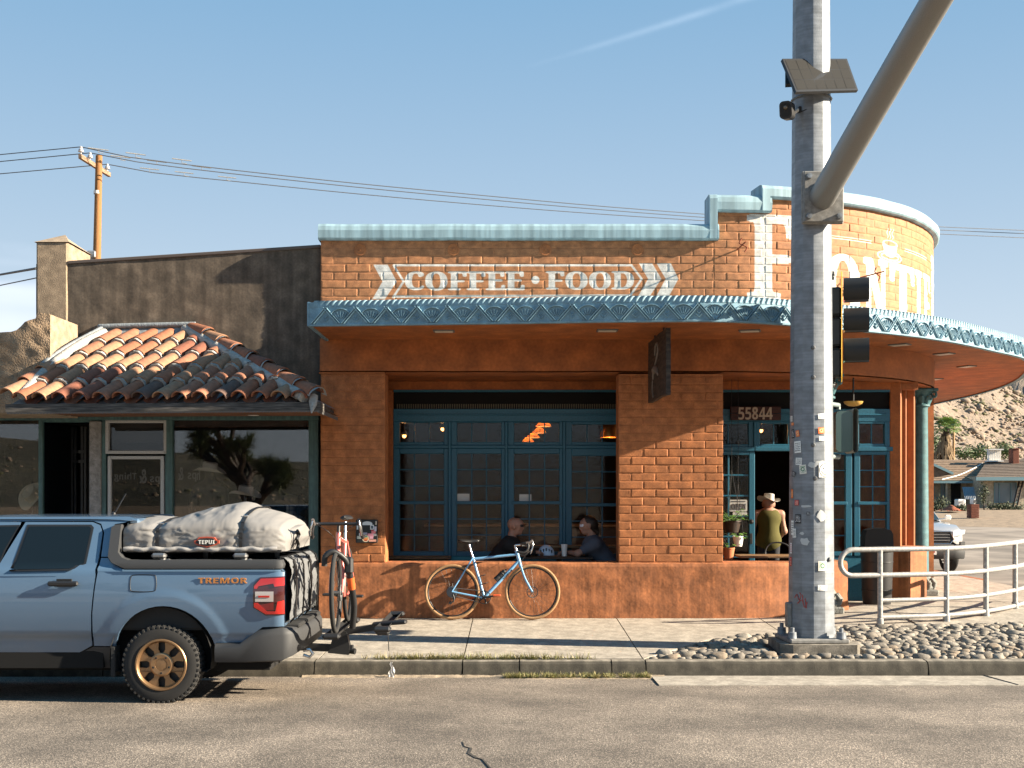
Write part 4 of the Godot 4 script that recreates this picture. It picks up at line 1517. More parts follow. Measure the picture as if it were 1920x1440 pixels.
func storefront(b: Node3D) -> void:
	var z := -1.6
	var sf := b
	var g := G.new()
	# header, deep blue rails
	g.span(Vector3(-2.33, Y(731, z), z - 0.10), Vector3(5.95, 3.305, z + 0.06))
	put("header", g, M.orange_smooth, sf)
	g = G.new()
	g.span(Vector3(-2.33, 0.03, z - 0.12), Vector3(X(738, z), Y(731, z), z + 0.12), 0.01)
	put("jamb", g, M.orange_smooth, sf)
	for r in [[738, 1220], [1340, 1672]]:
		g = G.new()
		wframe(g, r[0], 731, r[1], 735.5, z, 0.10)
		wframe(g, r[0], 767, r[1], 791, z, 0.10)
		wframe(g, r[0] + 8, 776, r[1] - 8, 779, z + 0.055, 0.02)
		put("transom_rail", g, M.blue_wood, sf)
		g = G.new()
		wframe(g, r[0], 735.5, r[1], 767, z - 0.02, 0.02)
		put("dark_transom", g, M.void, sf)
	g = G.new()                                        # pierced dentil strip along the foot of the dark transom
	for k in 100:
		var px := 744.0 + k * 4.3
		wframe(g, px, 757.5, px + 2.3, 766.5, z + 0.01, 0.012, 0.0)
	stuff(put("dentil_strip", g, mat("dim_brass", Color(0.10, 0.085, 0.05), 0.6), sf))
	# the four-light window over the low wall
	var rows := [851, 880.5, 911, 942.5, 973, 1003, 1033.5]
	var u := [[738, 841, [750, 777, 805, 832.5]], [846, 947, [857, 884.5, 912, 940]], [952, 1055, [964, 992.5, 1021, 1048.5]], [1060, 1174, [1072, 1100.5, 1129, 1157]]]
	g = G.new()
	for px in [841, 947, 1055]:
		wframe(g, px, 791, px + 5, 1052, z + 0.02, 0.14)
	wframe(g, 738, 835, 1180, 841, z + 0.012, 0.12)
	put("mullion", g, M.blue_wood, sf)
	for k in 4:
		var q = u[k]
		var yy := rows.duplicate()
		var zz := z
		if k == 3:
			for i in yy.size(): yy[i] = yy[i] + 4.0
			zz = z + 0.02
		window(sf, q[0], q[1], q[2], [793 if k != 3 else 796, 829], 791, 835, z)
		window(sf, q[0], q[1], q[2], yy, 841, 1043 if k < 3 else 1052, zz, 3)
	g = G.new()
	wframe(g, 722, 1042, 846, 1048, z + 0.12, 0.30, 0.01)
	put("sill", g, M.pale_wood, sf)
	g = G.new()
	wframe(g, 738, 1043, 1220, 1133, z - 0.01, 0.10)
	put("lower_panel", g, mat("turquoise", Color(0.04, 0.26, 0.30), 0.5, {"tex": "fine", "scale": 1.0}), sf)
	g = G.new()
	wframe(g, 1000, 1022, 1220, 1027, z + 0.15, 0.22, 0.008)
	put("ledge", g, M.pale_wood, sf)
	# wall between window and entrance
	g = G.new()
	g.span(Vector3(X(1180, z), 0.03, z - 0.10), Vector3(X(1345, z), Y(731, z), z + 0.05))
	put("inner_pier", g, M.orange_smooth, sf)
	# entrance: transoms, glazed door leaf, open doorway, windows to the right
	window(sf, 1345, 1412, [1352, 1365, 1402.5], [795, 833], 791, 840, z)
	window(sf, 1417, 1530, [1424, 1450, 1478, 1505, 1524], [795, 833], 791, 840, z)
	window(sf, 1536, 1600, [1548, 1569, 1590], [795, 833], 791, 840, z)
	window(sf, 1602, 1672, [1609, 1633.5, 1657], [795, 832], 791, 840, z)
	g = G.new()
	wframe(g, 1345, 838, 1672, 846, z + 0.01, 0.13)
	wframe(g, 1412, 791, 1417, 846, z + 0.01, 0.13)
	wframe(g, 1530, 791, 1536, 1095, z + 0.01, 0.13)
	put("door_head", g, M.blue_wood, sf)
	var door := node("door", sf)
	g = G.new()
	var ds := [853.5, 891, 929.5, 968, 1006, 1044, 1064]
	wframe(g, 1404, 846, 1414.5, 1100, z + 0.03, 0.06)
	wframe(g, 1345, 846, 1404, 853, z + 0.03, 0.06)
	wframe(g, 1345, 1064, 1404, 1100, z + 0.03, 0.06)
	put("leaf_frame", g, M.blue_wood, door)
	glazing(door, [1348, 1365.5, 1403], ds, z + 0.03, 0.024)
	g = G.new()
	g.lathe([Vector2(0.0, 0.07), Vector2(0.028, 0.06), Vector2(0.036, 0.04), Vector2(0.02, 0.02), Vector2(0.026, 0.0)], 14, Transform3D(Basis(Vector3.RIGHT, PI / 2), W(1408, 978, z + 0.06)))
	g.span(W(1405.5, 1020, z + 0.055), W(1411, 1000, z + 0.07), 0.004)
	put("handle", g, M.black, door)
	var wy := [853, 882, 912.5, 943.5, 974, 1004, 1034]
	window(sf, 1536, 1596, [1545, 1560, 1584], wy, 846, 1042, z, 3)
	window(sf, 1600, 1672, [1611, 1636, 1661], wy, 846, 1042, z, 3)
	g = G.new()
	wframe(g, 1536, 1042, 1672, 1133, z - 0.01, 0.08)
	put("lower_panel", g, M.blue_wood, sf)
	# stepped orange wall between the last window and the corner column
	for r in [[1673, 1691, -1.6], [1689, 1701, -1.95], [1698, 1716, -2.0]]:
		g = G.new()
		g.box(Vector3((X(r[0], r[2]) + X(r[1], r[2])) * 0.5, 1.665, r[2] - 0.06), Vector3(X(r[1], r[2]) - X(r[0], r[2]) + 0.02, 3.27, 0.30), 0.012, Basis(Vector3.UP, -0.34))
		put("wall_return", g, M.orange_smooth, sf)

func hanging_sign() -> void:
	var t := thing("hanging_sign", "dark weathered plank sign with a carved curling figure, hanging from the canopy soffit", "sign", Vector3(1.87, 3.3, 0.8))
	var a := Vector3(1.895, 3.27, 1.575)
	var c := Vector3(1.845, 3.27, 0.06)
	var z := (a - c).normalized()
	var bas := Basis(z.cross(Vector3.UP).normalized() * -1.0, Vector3.UP, z)
	var g := G.new()
	var xf := Transform3D(Basis(z * 1.0, Vector3.UP, -bas.x), (a + c) * 0.5)
	var p := PackedVector2Array([Vector2(-0.76, -0.40), Vector2(-0.3, -0.405), Vector2(0.2, -0.395), Vector2(0.755, -0.41), Vector2(0.765, 0.1), Vector2(0.75, 0.40), Vector2(0.1, 0.405), Vector2(-0.4, 0.395), Vector2(-0.75, 0.40), Vector2(-0.765, 0.0)])
	g.ext(p, -0.028, 0.028, xf)
	put("plank", g, mat("weathered_plank", Color(0.075, 0.052, 0.036), 0.75, {"tex": "grain", "scale": Vector3(1, 0.5, 1.6), "bump": "grain", "cm": 0.4}), t)
	# carved figure on the face towards the window: a loop like a 2, a leaf and a long stem
	g = G.new()
	var side := -1.0 if (xf.basis.z.x > 0.0) else 1.0
	var at := func(u: float, v: float) -> Vector3: return xf * Vector3(u, v, 0.030 * side)
	g.tube(curve([at.call(-0.12, 0.16), at.call(-0.08, 0.27), at.call(0.08, 0.29), at.call(0.12, 0.19), at.call(-0.04, 0.07), at.call(-0.16, -0.02)], 5), 0.018, 6)
	put("carving", g, mat("carved_grey", Color(0.17, 0.145, 0.125), 0.8), t)
	g = G.new()
	g.tube(curve([at.call(-0.30, -0.13), at.call(-0.22, -0.04), at.call(-0.02, -0.02), at.call(0.10, -0.08), at.call(0.12, -0.12)], 5), [0.012, 0.014, 0.02, 0.02, 0.02, 0.03, 0.04, 0.045, 0.05, 0.05, 0.045, 0.04, 0.04, 0.035, 0.03, 0.03, 0.02, 0.02, 0.015, 0.01, 0.01], 6)
	g.tube(curve([at.call(-0.34, -0.14), at.call(-0.36, -0.25), at.call(-0.28, -0.36)], 6), 0.012, 6)
	put("carving", g, mat("carved_grey", Color(0.17, 0.145, 0.125), 0.8), t)
	g = G.new()
	g.tube([Vector3(1.885, 3.66, 1.2), Vector3(1.885, 3.73, 1.2)], 0.012, 6)
	g.tube([Vector3(1.86, 3.66, 0.45), Vector3(1.86, 3.73, 0.45)], 0.012, 6)
	put("hanger", g, M.black, t)

# ---------------------------------------------------------------- the shop on the left with its tiled awning roof
func shop() -> void:
	var b := thing("shop_building", "brown stucco shop with a barrel tile awning roof and teal framed shopfront", "building")
	var zs := -0.12
	# upper wall, its top rising to the right, with a steel coping
	var g := G.new()
	var top := PackedVector2Array([Vector2(X(68, zs), 2.75), Vector2(-2.575, 2.75), Vector2(-2.575, Y(463, zs)), Vector2(X(128, zs), Y(494, zs)), Vector2(X(68, zs), Y(495, zs))])
	var f := noise(51, 0.7, 4)
	g.sheet(top, func(q: Vector2): return Vector3(q.x, q.y, zs + 0.012 * f.get_noise_2d(q.x * 1.5, q.y * 1.5)), 0.22, 1.0, Vector3(0, 0, -0.35))
	put("upper_wall", g, M.stucco, b)
	g = G.new()
	g.bar(Vector3(X(128, zs), Y(492.5, zs), zs - 0.16), Vector3(-2.58, Y(462, zs), zs - 0.16), 0.36, 0.045, Vector3.UP, 0.008)
	put("coping", g, mat("brown_steel", Color(0.09, 0.07, 0.06), 0.6), b)
	# square pillar on its left end with a hipped cap
	g = G.new()
	var y1 := Y(453, zs)
	var px0 := X(68, zs)
	var px1 := X(128, zs)
	g.box(Vector3((px0 + px1) * 0.5, (y1 + 3.0) * 0.5, zs - 0.435), Vector3(px1 - px0, y1 - 3.0, 0.90), 0.025)
	var c := [Vector3(px0 - 0.02, y1 - 0.01, zs + 0.03), Vector3(px1 + 0.02, y1 - 0.01, zs + 0.03), Vector3(px1 + 0.02, y1 - 0.01, zs - 0.9), Vector3(px0 - 0.02, y1 - 0.01, zs - 0.9)]
	var ap := [Vector3(px1 - 0.14, y1 + 0.15, zs - 0.28), Vector3(px1 - 0.2, y1 + 0.15, zs - 0.55)]
	g.flat(c[0], c[1], ap[0], Vector3(0, 1, 1))
	g.quad(c[1], c[2], ap[1], ap[0], Vector3(1, 1, 0))
	g.flat(c[2], c[3], ap[1], Vector3(0, 1, -1))
	g.quad(c[3], c[0], ap[0], ap[1], Vector3(-1, 1, 0))
	put("corner_pillar", g, M.pale_stucco, b)
	# scrolled gable wall on the far left
	g = G.new()
	var zp := 0.95
	var gp := PackedVector2Array()
	for q in [[-260, 775], [93, 775], [93, 589], [88, 587], [70, 587], [67, 597], [56, 600], [47, 604], [38, 612], [30, 619], [20, 622], [0, 623], [-60, 632], [-260, 660]]:
		gp.append(Vector2(X(q[0], zp), Y(q[1], zp)))
	var f2 := noise(52, 2.2, 4)
	g.sheet(gp, func(q: Vector2): return Vector3(q.x, q.y, zp + 0.022 * f2.get_noise_2d(q.x * 2.0, q.y * 2.0)), 0.09, 1.0)
	put("gable_wall", g, M.rough_stucco, b)
	g = G.new()
	g.ext(gp, zp - 1.0, zp - 0.02, Transform3D.IDENTITY, 40.0)
	put("gable_body", g, M.pale_stucco, b)
	# white vent box and its bracket on the gable's side
	g = G.new()
	g.box(Vector3(X(146, 0.35), Y(657, 0.35), 0.35), Vector3(0.14, 0.11, 0.20), 0.01)
	put("vent_box", g, M.white_paint, b)
	tile_roof(b)
	# shopfront
	var z := -0.25
	g = G.new()
	wframe(g, -260, 777, 600, 788, z, 0.16)
	wframe(g, 580, 788, 598.5, 1080, z, 0.13)
	wframe(g, 312, 788, 325, 1080, z, 0.12)
	wframe(g, 193, 788, 201, 1160, z, 0.12)
	wframe(g, 75, 788, 83, 1080, z, 0.12)
	wframe(g, 83, 783, 200, 792, z - 0.02, 0.1)
	put("shop_frame", g, M.teal_wood, b)
	g = G.new()
	wframe(g, -260, 1078, 83, 1165, z - 0.02, 0.14)
	wframe(g, 312, 1078, 599, 1165, z - 0.02, 0.14)
	put("stall_riser", g, M.stucco, b)
	g = G.new()
	wframe(g, 171, 790, 193, 1165, z, 0.18, 0.012)
	put("stone_pilaster", g, mat("grey_stone", Color(0.36, 0.35, 0.34), 0.9, {"tex": "blotch", "scale": 1.6, "bump": "lumps", "cm": 0.4}), b)
	for r in [[326, 580, 789, 1078], [-200, 74, 789, 1078]]:
		var w := node("window", b)
		g = G.new()
		g.quad(W(r[0], r[3], z), W(r[1], r[3], z), W(r[1], r[2], z), W(r[0], r[2], z), Vector3(0, 0, 1))
		for k in 2: g.quad(W(r[0], r[3], z - 0.015 * (k + 1)), W(r[1], r[3], z - 0.015 * (k + 1)), W(r[1], r[2], z - 0.015 * (k + 1)), W(r[0], r[2], z - 0.015 * (k + 1)), Vector3(0, 0, 1))
		put("pane", g, M.shop_glass, w)
	# scalloped valance seen inside the window heads
	for r in [[326, 580, 797, 0.0], [206, 308, 828, 0.0]]:
		g = G.new()
		var n := int((r[1] - r[0]) / 6.5)
		for k in n:
			var px: float = r[0] + 6.5 * k + 3.2
			g.ext(disc(Vector2(X(px, z - 0.09), Y(r[2], z - 0.09)), 0.024, 10), z - 0.10, z - 0.09)
		g.span(W(r[0], r[2], z - 0.10), W(r[1], 786, z - 0.085))
		stuff(put("valance", g, M.matt_black, b))
	# white door with its top light
	var d := node("door", b)
	g = G.new()
	for r in [[199, 205, 788, 850], [308, 313, 788, 850], [205, 308, 788, 793], [199, 313, 845, 851]]:
		wframe(g, r[0], r[2], r[1], r[3], z + 0.03, 0.08)
	for r in [[203, 209, 855, 1160], [302, 309, 855, 1160], [209, 302, 855, 861], [209, 302, 1080, 1160]]:
		wframe(g, r[0], r[2], r[1], r[3], z + 0.01, 0.07)
	put("door_frame", g, mat("grey_white", Color(0.46, 0.47, 0.47), 0.5, {"tex": "fine", "scale": 1.0}), d)
	g = G.new()
	g.quad(W(205, 845, z), W(308, 845, z), W(308, 793, z), W(205, 793, z), Vector3(0, 0, 1))
	put("pane", g, M.shop_glass, d)
	g = G.new()
	g.quad(W(209, 1080, z), W(302, 1080, z), W(302, 861, z), W(209, 861, z), Vector3(0.004, 0, 1).normalized())
	put("pane", g, M.shop_glass, d)
	# angled entrance between the two windows
	var en := node("entrance", b)
	g = G.new()
	g.quad(W(83, 1080, z) , Vector3(X(150, -1.5), Y(1080, z), -1.5), Vector3(X(150, -1.5), Y(790, z), -1.5), W(83, 790, z), Vector3(1, 0, 1))
	put("pane", g, M.dark_glass, en)
	g = G.new()
	g.span(Vector3(X(83, z), 0.0, -1.6), Vector3(X(172, -1.5), Y(785, z), -1.5))
	put("back_panel", g, M.dark_wall, en)
	g = G.new()
	for px in [106, 118, 152, 158]:
		g.span(Vector3(X(px, -1.46), 0.0, -1.48), Vector3(X(px + 4, -1.46), Y(800, -1.46), -1.44), 0.004)
	g.span(Vector3(X(106, -1.46), Y(850, -1.46), -1.48), Vector3(X(160, -1.46), Y(844, -1.46), -1.44), 0.004)
	g.span(Vector3(X(106, -1.46), Y(868, -1.46), -1.48), Vector3(X(160, -1.46), Y(862, -1.46), -1.44), 0.004)
	put("inner_door_frame", g, M.dark_steel, en)
	# room behind
	g = G.new()
	g.span(Vector3(-9.2, 0.0, -4.6), Vector3(-2.58, 3.0, -4.5))
	g.span(Vector3(-2.66, 0.0, -4.5), Vector3(-2.58, 2.75, z - 0.08))
	g.span(Vector3(-9.2, 2.80, -4.5), Vector3(-2.6, 2.90, z - 0.1))
	g.span(Vector3(-9.2, 0.0, -4.5), Vector3(-9.1, 2.75, z - 0.08))
	put("inner_wall", g, M.dark_wall, b)
	g = G.new()
	g.span(Vector3(-9.2, -0.05, -4.5), Vector3(-2.6, 0.02, z))
	put("shop_floor", g, M.wood_floor, b)
	g = G.new()
	g.span(Vector3(-9.2, 0.02, -1.2), Vector3(X(83, z) - 0.1, 0.48, z - 0.12))
	g.span(Vector3(X(330, z), 0.02, -1.2), Vector3(-2.68, 0.48, z - 0.12))
	put("display_platform", g, M.dark_wood, b)
	# mirrored grey letters set behind the glass, seen from behind
	g = G.new()
	for q in [["Things", 216, 300, 896, 14.0], ["&", 268, 276, 888, 22.0]]: pass
	var glyphs := [["Thing", 256 - 42, 256, 903, 886], ["&", 261, 275, 906, 880], ["ps", 281, 300, 908, 893], ["&", 334, 344, 900, 876], ["ps", 352, 368, 903, 886], ["h", 369, 375, 900, 882]]
	for q in glyphs:
		var a := W(q[1], q[3], z - 0.5)
		var e := W(q[2], q[4], z - 0.5)
		var mid := (a + e) * 0.5
		letters(g, q[0], font_sans, e.x - a.x, e.y - a.y, 0.004, Transform3D(Basis(Vector3.UP, PI), mid))
	put("window_lettering", g, mat("letter_grey", Color(0.13, 0.13, 0.13), 0.8), b)

func tile_roof(b: Node3D) -> void:
	var roof := node("tile_roof", b)
	var E0 := Vector3(-6.01, 2.765, 1.75)
	var E1 := Vector3(-2.36, 2.79, 1.75)
	var R0 := Vector3(-5.46, 3.78, -0.12)
	var R1 := Vector3(-4.30, 3.84, -0.12)
	var up := Vector3(0.57, 1.045, -1.87)              # one column's way from eave to ridge
	var nrm := (E1 - E0).cross(up).normalized()
	if nrm.y < 0: nrm = -nrm
	var len := up.length()
	var a := up.normalized()
	var s := a.cross(nrm).normalized()
	if s.x < 0: s = -s
	var g := G.new()
	var dn := nrm * -0.05
	g.quad(E0 + dn, E1 + dn, R1 + dn, R0 + dn, nrm)
	g.flat(E1 + dn, R1 + dn, Vector3(-2.36, 2.79, 0.04), Vector3(1, 1, 0))
	g.flat(E0 + dn, R0 + dn, Vector3(-6.01, 2.77, -0.12), Vector3(-1, 1, 0))
	put("deck", g, M.lead_flashing, roof)
	var mort := G.new()
	# one tile: a tapering half barrel with thickness
	var tile := func(foot: Vector3, al: Vector3, l: float, r0: float, r1: float, n0: Vector3, lift: float) -> G:
		var t := G.new()
		var sd := al.cross(n0).normalized()
		var k0 := rng.randf_range(-0.02, 0.02)
		var f := func(u: float, v: float, th: float) -> Vector3:
			var an := PI * u
			var r := lerpf(r0, r1, v) - th
			return foot + sd * (cos(an) * r + k0 * v) + n0 * (sin(an) * r * 0.92 + lift * (1.0 - v)) + al * (l * v)
		t.grid(10, 3, func(u: float, v: float): return f.call(u, v, 0.0), -1.0)
		t.grid(10, 1, func(u: float, v: float): return f.call(u, v, 0.016), 1.0)
		for k in 10:
			t.quad(f.call(k / 10.0, 0, 0), f.call((k + 1) / 10.0, 0, 0), f.call((k + 1) / 10.0, 0, 0.016), f.call(k / 10.0, 0, 0.016), -al)
		return t
	var cols := 16
	var exp_len := len / 5.0
	for k in cols:
		var e := -5.87 + 0.238 * k
		var tmax := minf(1.0, (-2.34 - e) / 2.51)
		# pan between two barrels
		g = G.new()
		var foot := Vector3(e + 0.119, lerpf(E0.y, E1.y, k / 16.0), 1.75)
		var tm := minf(1.0, (-2.46 - e) / 2.51)
		if tm > 0.08:
			g.grid(8, 6, func(u: float, v: float):
				var an := PI * u
				return foot + s * (-cos(an) * 0.085) + nrm * (-sin(an) * 0.055 + 0.012 - 0.01 * fposmod(v * tm * 5.0, 1.0)) + a * (len * tm * v - 0.02), 1.0)
			put("pan_tile", g, M["tile%d" % [2, 3, 0][k % 3]], roof)
		for r in 5:
			var t0 := r / 5.0
			if t0 > tmax - 0.03: break
			var l := minf(exp_len * 1.12, (tmax - t0) * len)
			var p := Vector3(e, lerpf(E0.y, E1.y, k / 16.0), 1.75) + a * (len * t0 - (0.03 if r == 0 else 0.0)) + nrm * 0.012 + s * rng.randf_range(-0.006, 0.006)
			var pick: int = [0, 1, 2, 4, 4, 0, 3, 1, 4, 2, 3, 0][(k * 7 + r * 5 + (k * r) % 3) % 12]
			if k < 6 and pick == 3 and rng.randf() < 0.8: pick = 1
			put("roof_tile", tile.call(p, a, l, 0.102, 0.083, nrm, 0.028), M["tile%d" % pick], roof)
			if r > 0:                                  # bed of mortar under the lip
				var m := G.new()
				var q := p
				m.grid(10, 3, func(u: float, v: float):
					var an := PI * u
					var rr := 0.107 - 0.016 * v + 0.006 * sin(u * 23.0 + k * 3.0 + r)
					return q + s * (cos(an) * rr) + nrm * (sin(an) * rr * 0.95 + 0.012) + a * (-0.045 + 0.085 * v + 0.010 * sin(u * 9.0 + k)), -1.0)
				m.grid(10, 1, func(u: float, v: float):
					var an := PI * u
					return q + s * (cos(an) * lerpf(0.075, 0.107, v)) + nrm * (sin(an) * lerpf(0.075, 0.101, v) + 0.012) + a * (-0.045 + 0.010 * sin(u * 9.0 + k)), -1.0)
				mort.join(m, Transform3D.IDENTITY)
	# hip tiles on the right, bedded in mortar
	var hip := R1 - E1
	var hl := hip.length()
	var hd := hip.normalized()
	var hn := (Vector3(0.35, 1.0, 0.55) - hd * hd.dot(Vector3(0.35, 1.0, 0.55))).normalized()
	for k in 8:
		var p := E1 + hd * (hl * k / 8.0 - 0.02) + hn * 0.045
		put("hip_tile", tile.call(p, hd, hl / 8.0 * 1.1, 0.115, 0.095, hn, 0.03), M["tile%d" % [0, 4, 0, 2, 0, 4, 1, 0][k]], roof)
		var m := G.new()
		var sd := hd.cross(hn).normalized()
		m.grid(10, 3, func(u: float, v: float):
			var an := PI * u
			var rr := 0.122 - 0.02 * v
			return p + sd * (cos(an) * rr) + hn * (sin(an) * rr * 0.95 + 0.012) + hd * (-0.045 + 0.075 * v + 0.015 * sin(u * 8.0 + k)), -1.0)
		mort.join(m, Transform3D.IDENTITY)
	mort.tube([E1 + Vector3(-0.12, 0.02, 0.02), E1.lerp(R1, 0.5) + Vector3(-0.11, 0.03, 0.03), R1 + Vector3(-0.10, 0.03, 0.03)], 0.075, 7)
	mort.tube([E1 + Vector3(-0.02, 0.03, -0.02), E1 + Vector3(-0.01, -0.06, 0.05), E1 + Vector3(-0.03, -0.17, 0.06)], [0.06, 0.05, 0.008], 7)
	# rake tiles and white mortar on the left hip
	for k in 3:
		var h := R0 - E0
		var p := E0 + Vector3(-0.02, 0.02, 0.02) + h.normalized() * (0.36 * k)
		put("rake_tile", tile.call(p + nrm * 0.03, h.normalized(), 0.42, 0.10, 0.085, nrm, 0.03), M["tile%d" % [1, 4, 1][k]], roof)
	mort.tube(curve([E0 + Vector3(0.14, 0.07, 0.0), E0.lerp(R0, 0.35) + Vector3(0.02, 0.10, 0.02), E0.lerp(R0, 0.7) + Vector3(-0.02, 0.11, 0.02), R0 + Vector3(-0.02, 0.05, 0.06)], 6), 0.06, 7)
	put("mortar", mort, M.lime, roof)
	g = G.new()
	g.tube(curve([E0.lerp(R0, 0.38) + Vector3(-0.09, 0.13, 0), E0.lerp(R0, 0.62) + Vector3(-0.07, 0.16, 0), R0 + Vector3(-0.06, 0.10, 0.05), R0 + Vector3(0.0, 0.13, 0.04), R1 + Vector3(0.04, 0.10, 0.04)], 8), 0.035, 7)
	g.quad(R0 + Vector3(-0.1, 0.10, 0.02), R1 + Vector3(0.05, 0.08, 0.02), R1 + Vector3(0.05, -0.10, 0.16), R0 + Vector3(-0.2, -0.10, 0.16), Vector3(0, 1, 1))
	put("flashing", g, M.lead_flashing, roof)
	# weathered fascia, scalloped tin edge, timber soffit
	g = G.new()
	g.bar(E0 + Vector3(-0.04, -0.085, 0.02), E1 + Vector3(0.06, -0.085, 0.02), 0.03, 0.10)
	g.bar(E1 + Vector3(0.06, -0.085, 0.03), Vector3(-2.38, 2.71, 0.14), 0.03, 0.10)
	put("eave_board", g, mat("grey_board", Color(0.12, 0.11, 0.10), 0.85, {"tex": "grain", "scale": 1.5}), roof)
	g = G.new()
	for k in 96:
		var x := lerpf(E0.x - 0.03, E1.x + 0.06, (k + 0.5) / 96.0)
		g.ext(disc(Vector2(x, lerpf(E0.y, E1.y, k / 96.0) - 0.135), 0.021, 9), 1.765, 1.773)
	for k in 20:
		g.box(Vector3(-2.31, 2.65, 1.74 - k * 0.08), Vector3(0.01, 0.045, 0.05))
	stuff(put("scalloped_edge", g, M.dark_steel, roof))
	g = G.new()
	g.quad(E0 + Vector3(-0.02, -0.11, 0), E1 + Vector3(0.05, -0.11, 0), Vector3(-2.3, 2.70, 0.06), Vector3(-6.0, 2.70, -0.2), Vector3.DOWN)
	put("awning_soffit", g, mat("soffit_wood", Color(0.27, 0.11, 0.045), 0.8, {"tex": "grain", "scale": 0.8}), roof)

# ---------------------------------------------------------------- beyond the side street
func loft(g: G, sec: Array, sgn := 1.0) -> void:          # smooth skin over a row of sections with equal point counts
	var m: int = sec[0].size()
	g.grid(sec.size() - 1, m - 1, func(u: float, v: float): return sec[int(round(u * (sec.size() - 1)))][int(round(v * (m - 1)))], sgn)

func frond_fan(g: G, o: Vector3, d: Vector3, l: float, w: float, n := 9, droop := 0.3) -> void:     # a palm fan of narrow blades
	var side := d.cross(Vector3.UP)
	if side.length() < 0.05: side = Vector3.RIGHT
	side = side.normalized()
	var up := side.cross(d).normalized()
	g.tube([o, o + d * l * 0.45], 0.02, 4, false)
	for k in n:
		var a := lerpf(-1.15, 1.15, float(k) / (n - 1)) + rng.randf_range(-0.05, 0.05)
		var b := d * cos(a) + side * sin(a)
		var r := l * rng.randf_range(0.5, 0.62)
		var p := o + d * l * 0.42
		var mid := p + b * r * 0.6 + up * 0.04
		var tip := p + b * r - Vector3(0, droop * r, 0)
		var s := b.cross(up).normalized() * w * 0.5
		g.flat(p, mid + s, mid - s, up)
		g.flat(mid + s, mid - s, tip, up)

func leafy(g: G, o: Vector3, r: Vector3, n: int, leaf: float, seed_n := 1) -> void:        # leaf clumps spread through an uneven crown
	var f := noise(seed_n, 0.9, 3)
	for k in n:
		var d := Vector3(rng.randfn(), rng.randfn(), rng.randfn()).normalized()
		var q := d * pow(rng.randf(), 0.35)
		q *= 0.75 + 0.45 * f.get_noise_3d(d.x * 1.8, d.y * 1.8, d.z * 1.8)
		var p := o + q * r
		var a := Vector3(rng.randfn(), rng.randfn(), rng.randfn()).normalized()
		var b := a.cross(d + Vector3(0.01, 0.02, 0.03)).normalized()
		var s := leaf * rng.randf_range(0.6, 1.3)
		g.flat(p, p + a * s + b * s * 0.35, p + a * s * 1.9, d)
		g.flat(p, p + a * s - b * s * 0.35, p + a * s * 1.9, d)

func wheel_parts(w: Node3D, xf: Transform3D, r: float, width: float, rim_r: float, rim_m: Material, spokes: int, lugs := 0) -> void:    # y of xf points out along the axle
	var g := G.new()
	var h := width * 0.5
	g.lathe([Vector2(rim_r * 0.98, -h * 0.9), Vector2(r * 0.90, -h), Vector2(r * 0.98, -h * 0.82), Vector2(r, -h * 0.5), Vector2(r, h * 0.5), Vector2(r * 0.98, h * 0.82), Vector2(r * 0.90, h), Vector2(rim_r, h * 0.92)], 40, xf, 50.0)
	for k in lugs:                                         # tread blocks and shoulder ribs
		var a := TAU * k / lugs
		var d := Vector3(cos(a), 0, sin(a))
		var b := Basis(Vector3(-sin(a), 0, cos(a)), Vector3.UP, d)
		for j in 4:
			g.box(xf * (d * (r - 0.001) + Vector3(0, h * (0.62 - 0.41 * j), 0)), Vector3(TAU * r / lugs * 0.66, h * 0.32, 0.010), 0.002, xf.basis * b * Basis(Vector3(0, 0, 1), 0.25 if j % 2 else -0.25))
		g.box(xf * (d * (r * 0.955) + Vector3(0, h * 0.93, 0)), Vector3(TAU * r / lugs * 0.5, 0.012, r * 0.07), 0.003, xf.basis * b)
	put("tyre", g, M.rubber, w)
	g = G.new()
	g.lathe([Vector2(rim_r * 1.01, h * 0.90), Vector2(rim_r * 0.93, h * 0.88), Vector2(rim_r * 0.88, h * 0.3), Vector2(rim_r * 0.86, -h)], 32, xf, 20.0)
	for k in spokes:
		var a := TAU * k / spokes
		var d := Vector3(cos(a), 0, sin(a))
		g.bar(xf * (d * rim_r * 0.15 + Vector3(0, h * 0.72, 0)), xf * (d * rim_r * 0.93 + Vector3(0, h * 0.78, 0)), rim_r * 0.22, 0.02, xf.basis * Vector3.UP, 0.005)
	g.lathe([Vector2(0.0, h * 0.84), Vector2(rim_r * 0.22, h * 0.82), Vector2(rim_r * 0.28, h * 0.7)], 20, xf)
	put("rim", g, rim_m, w)

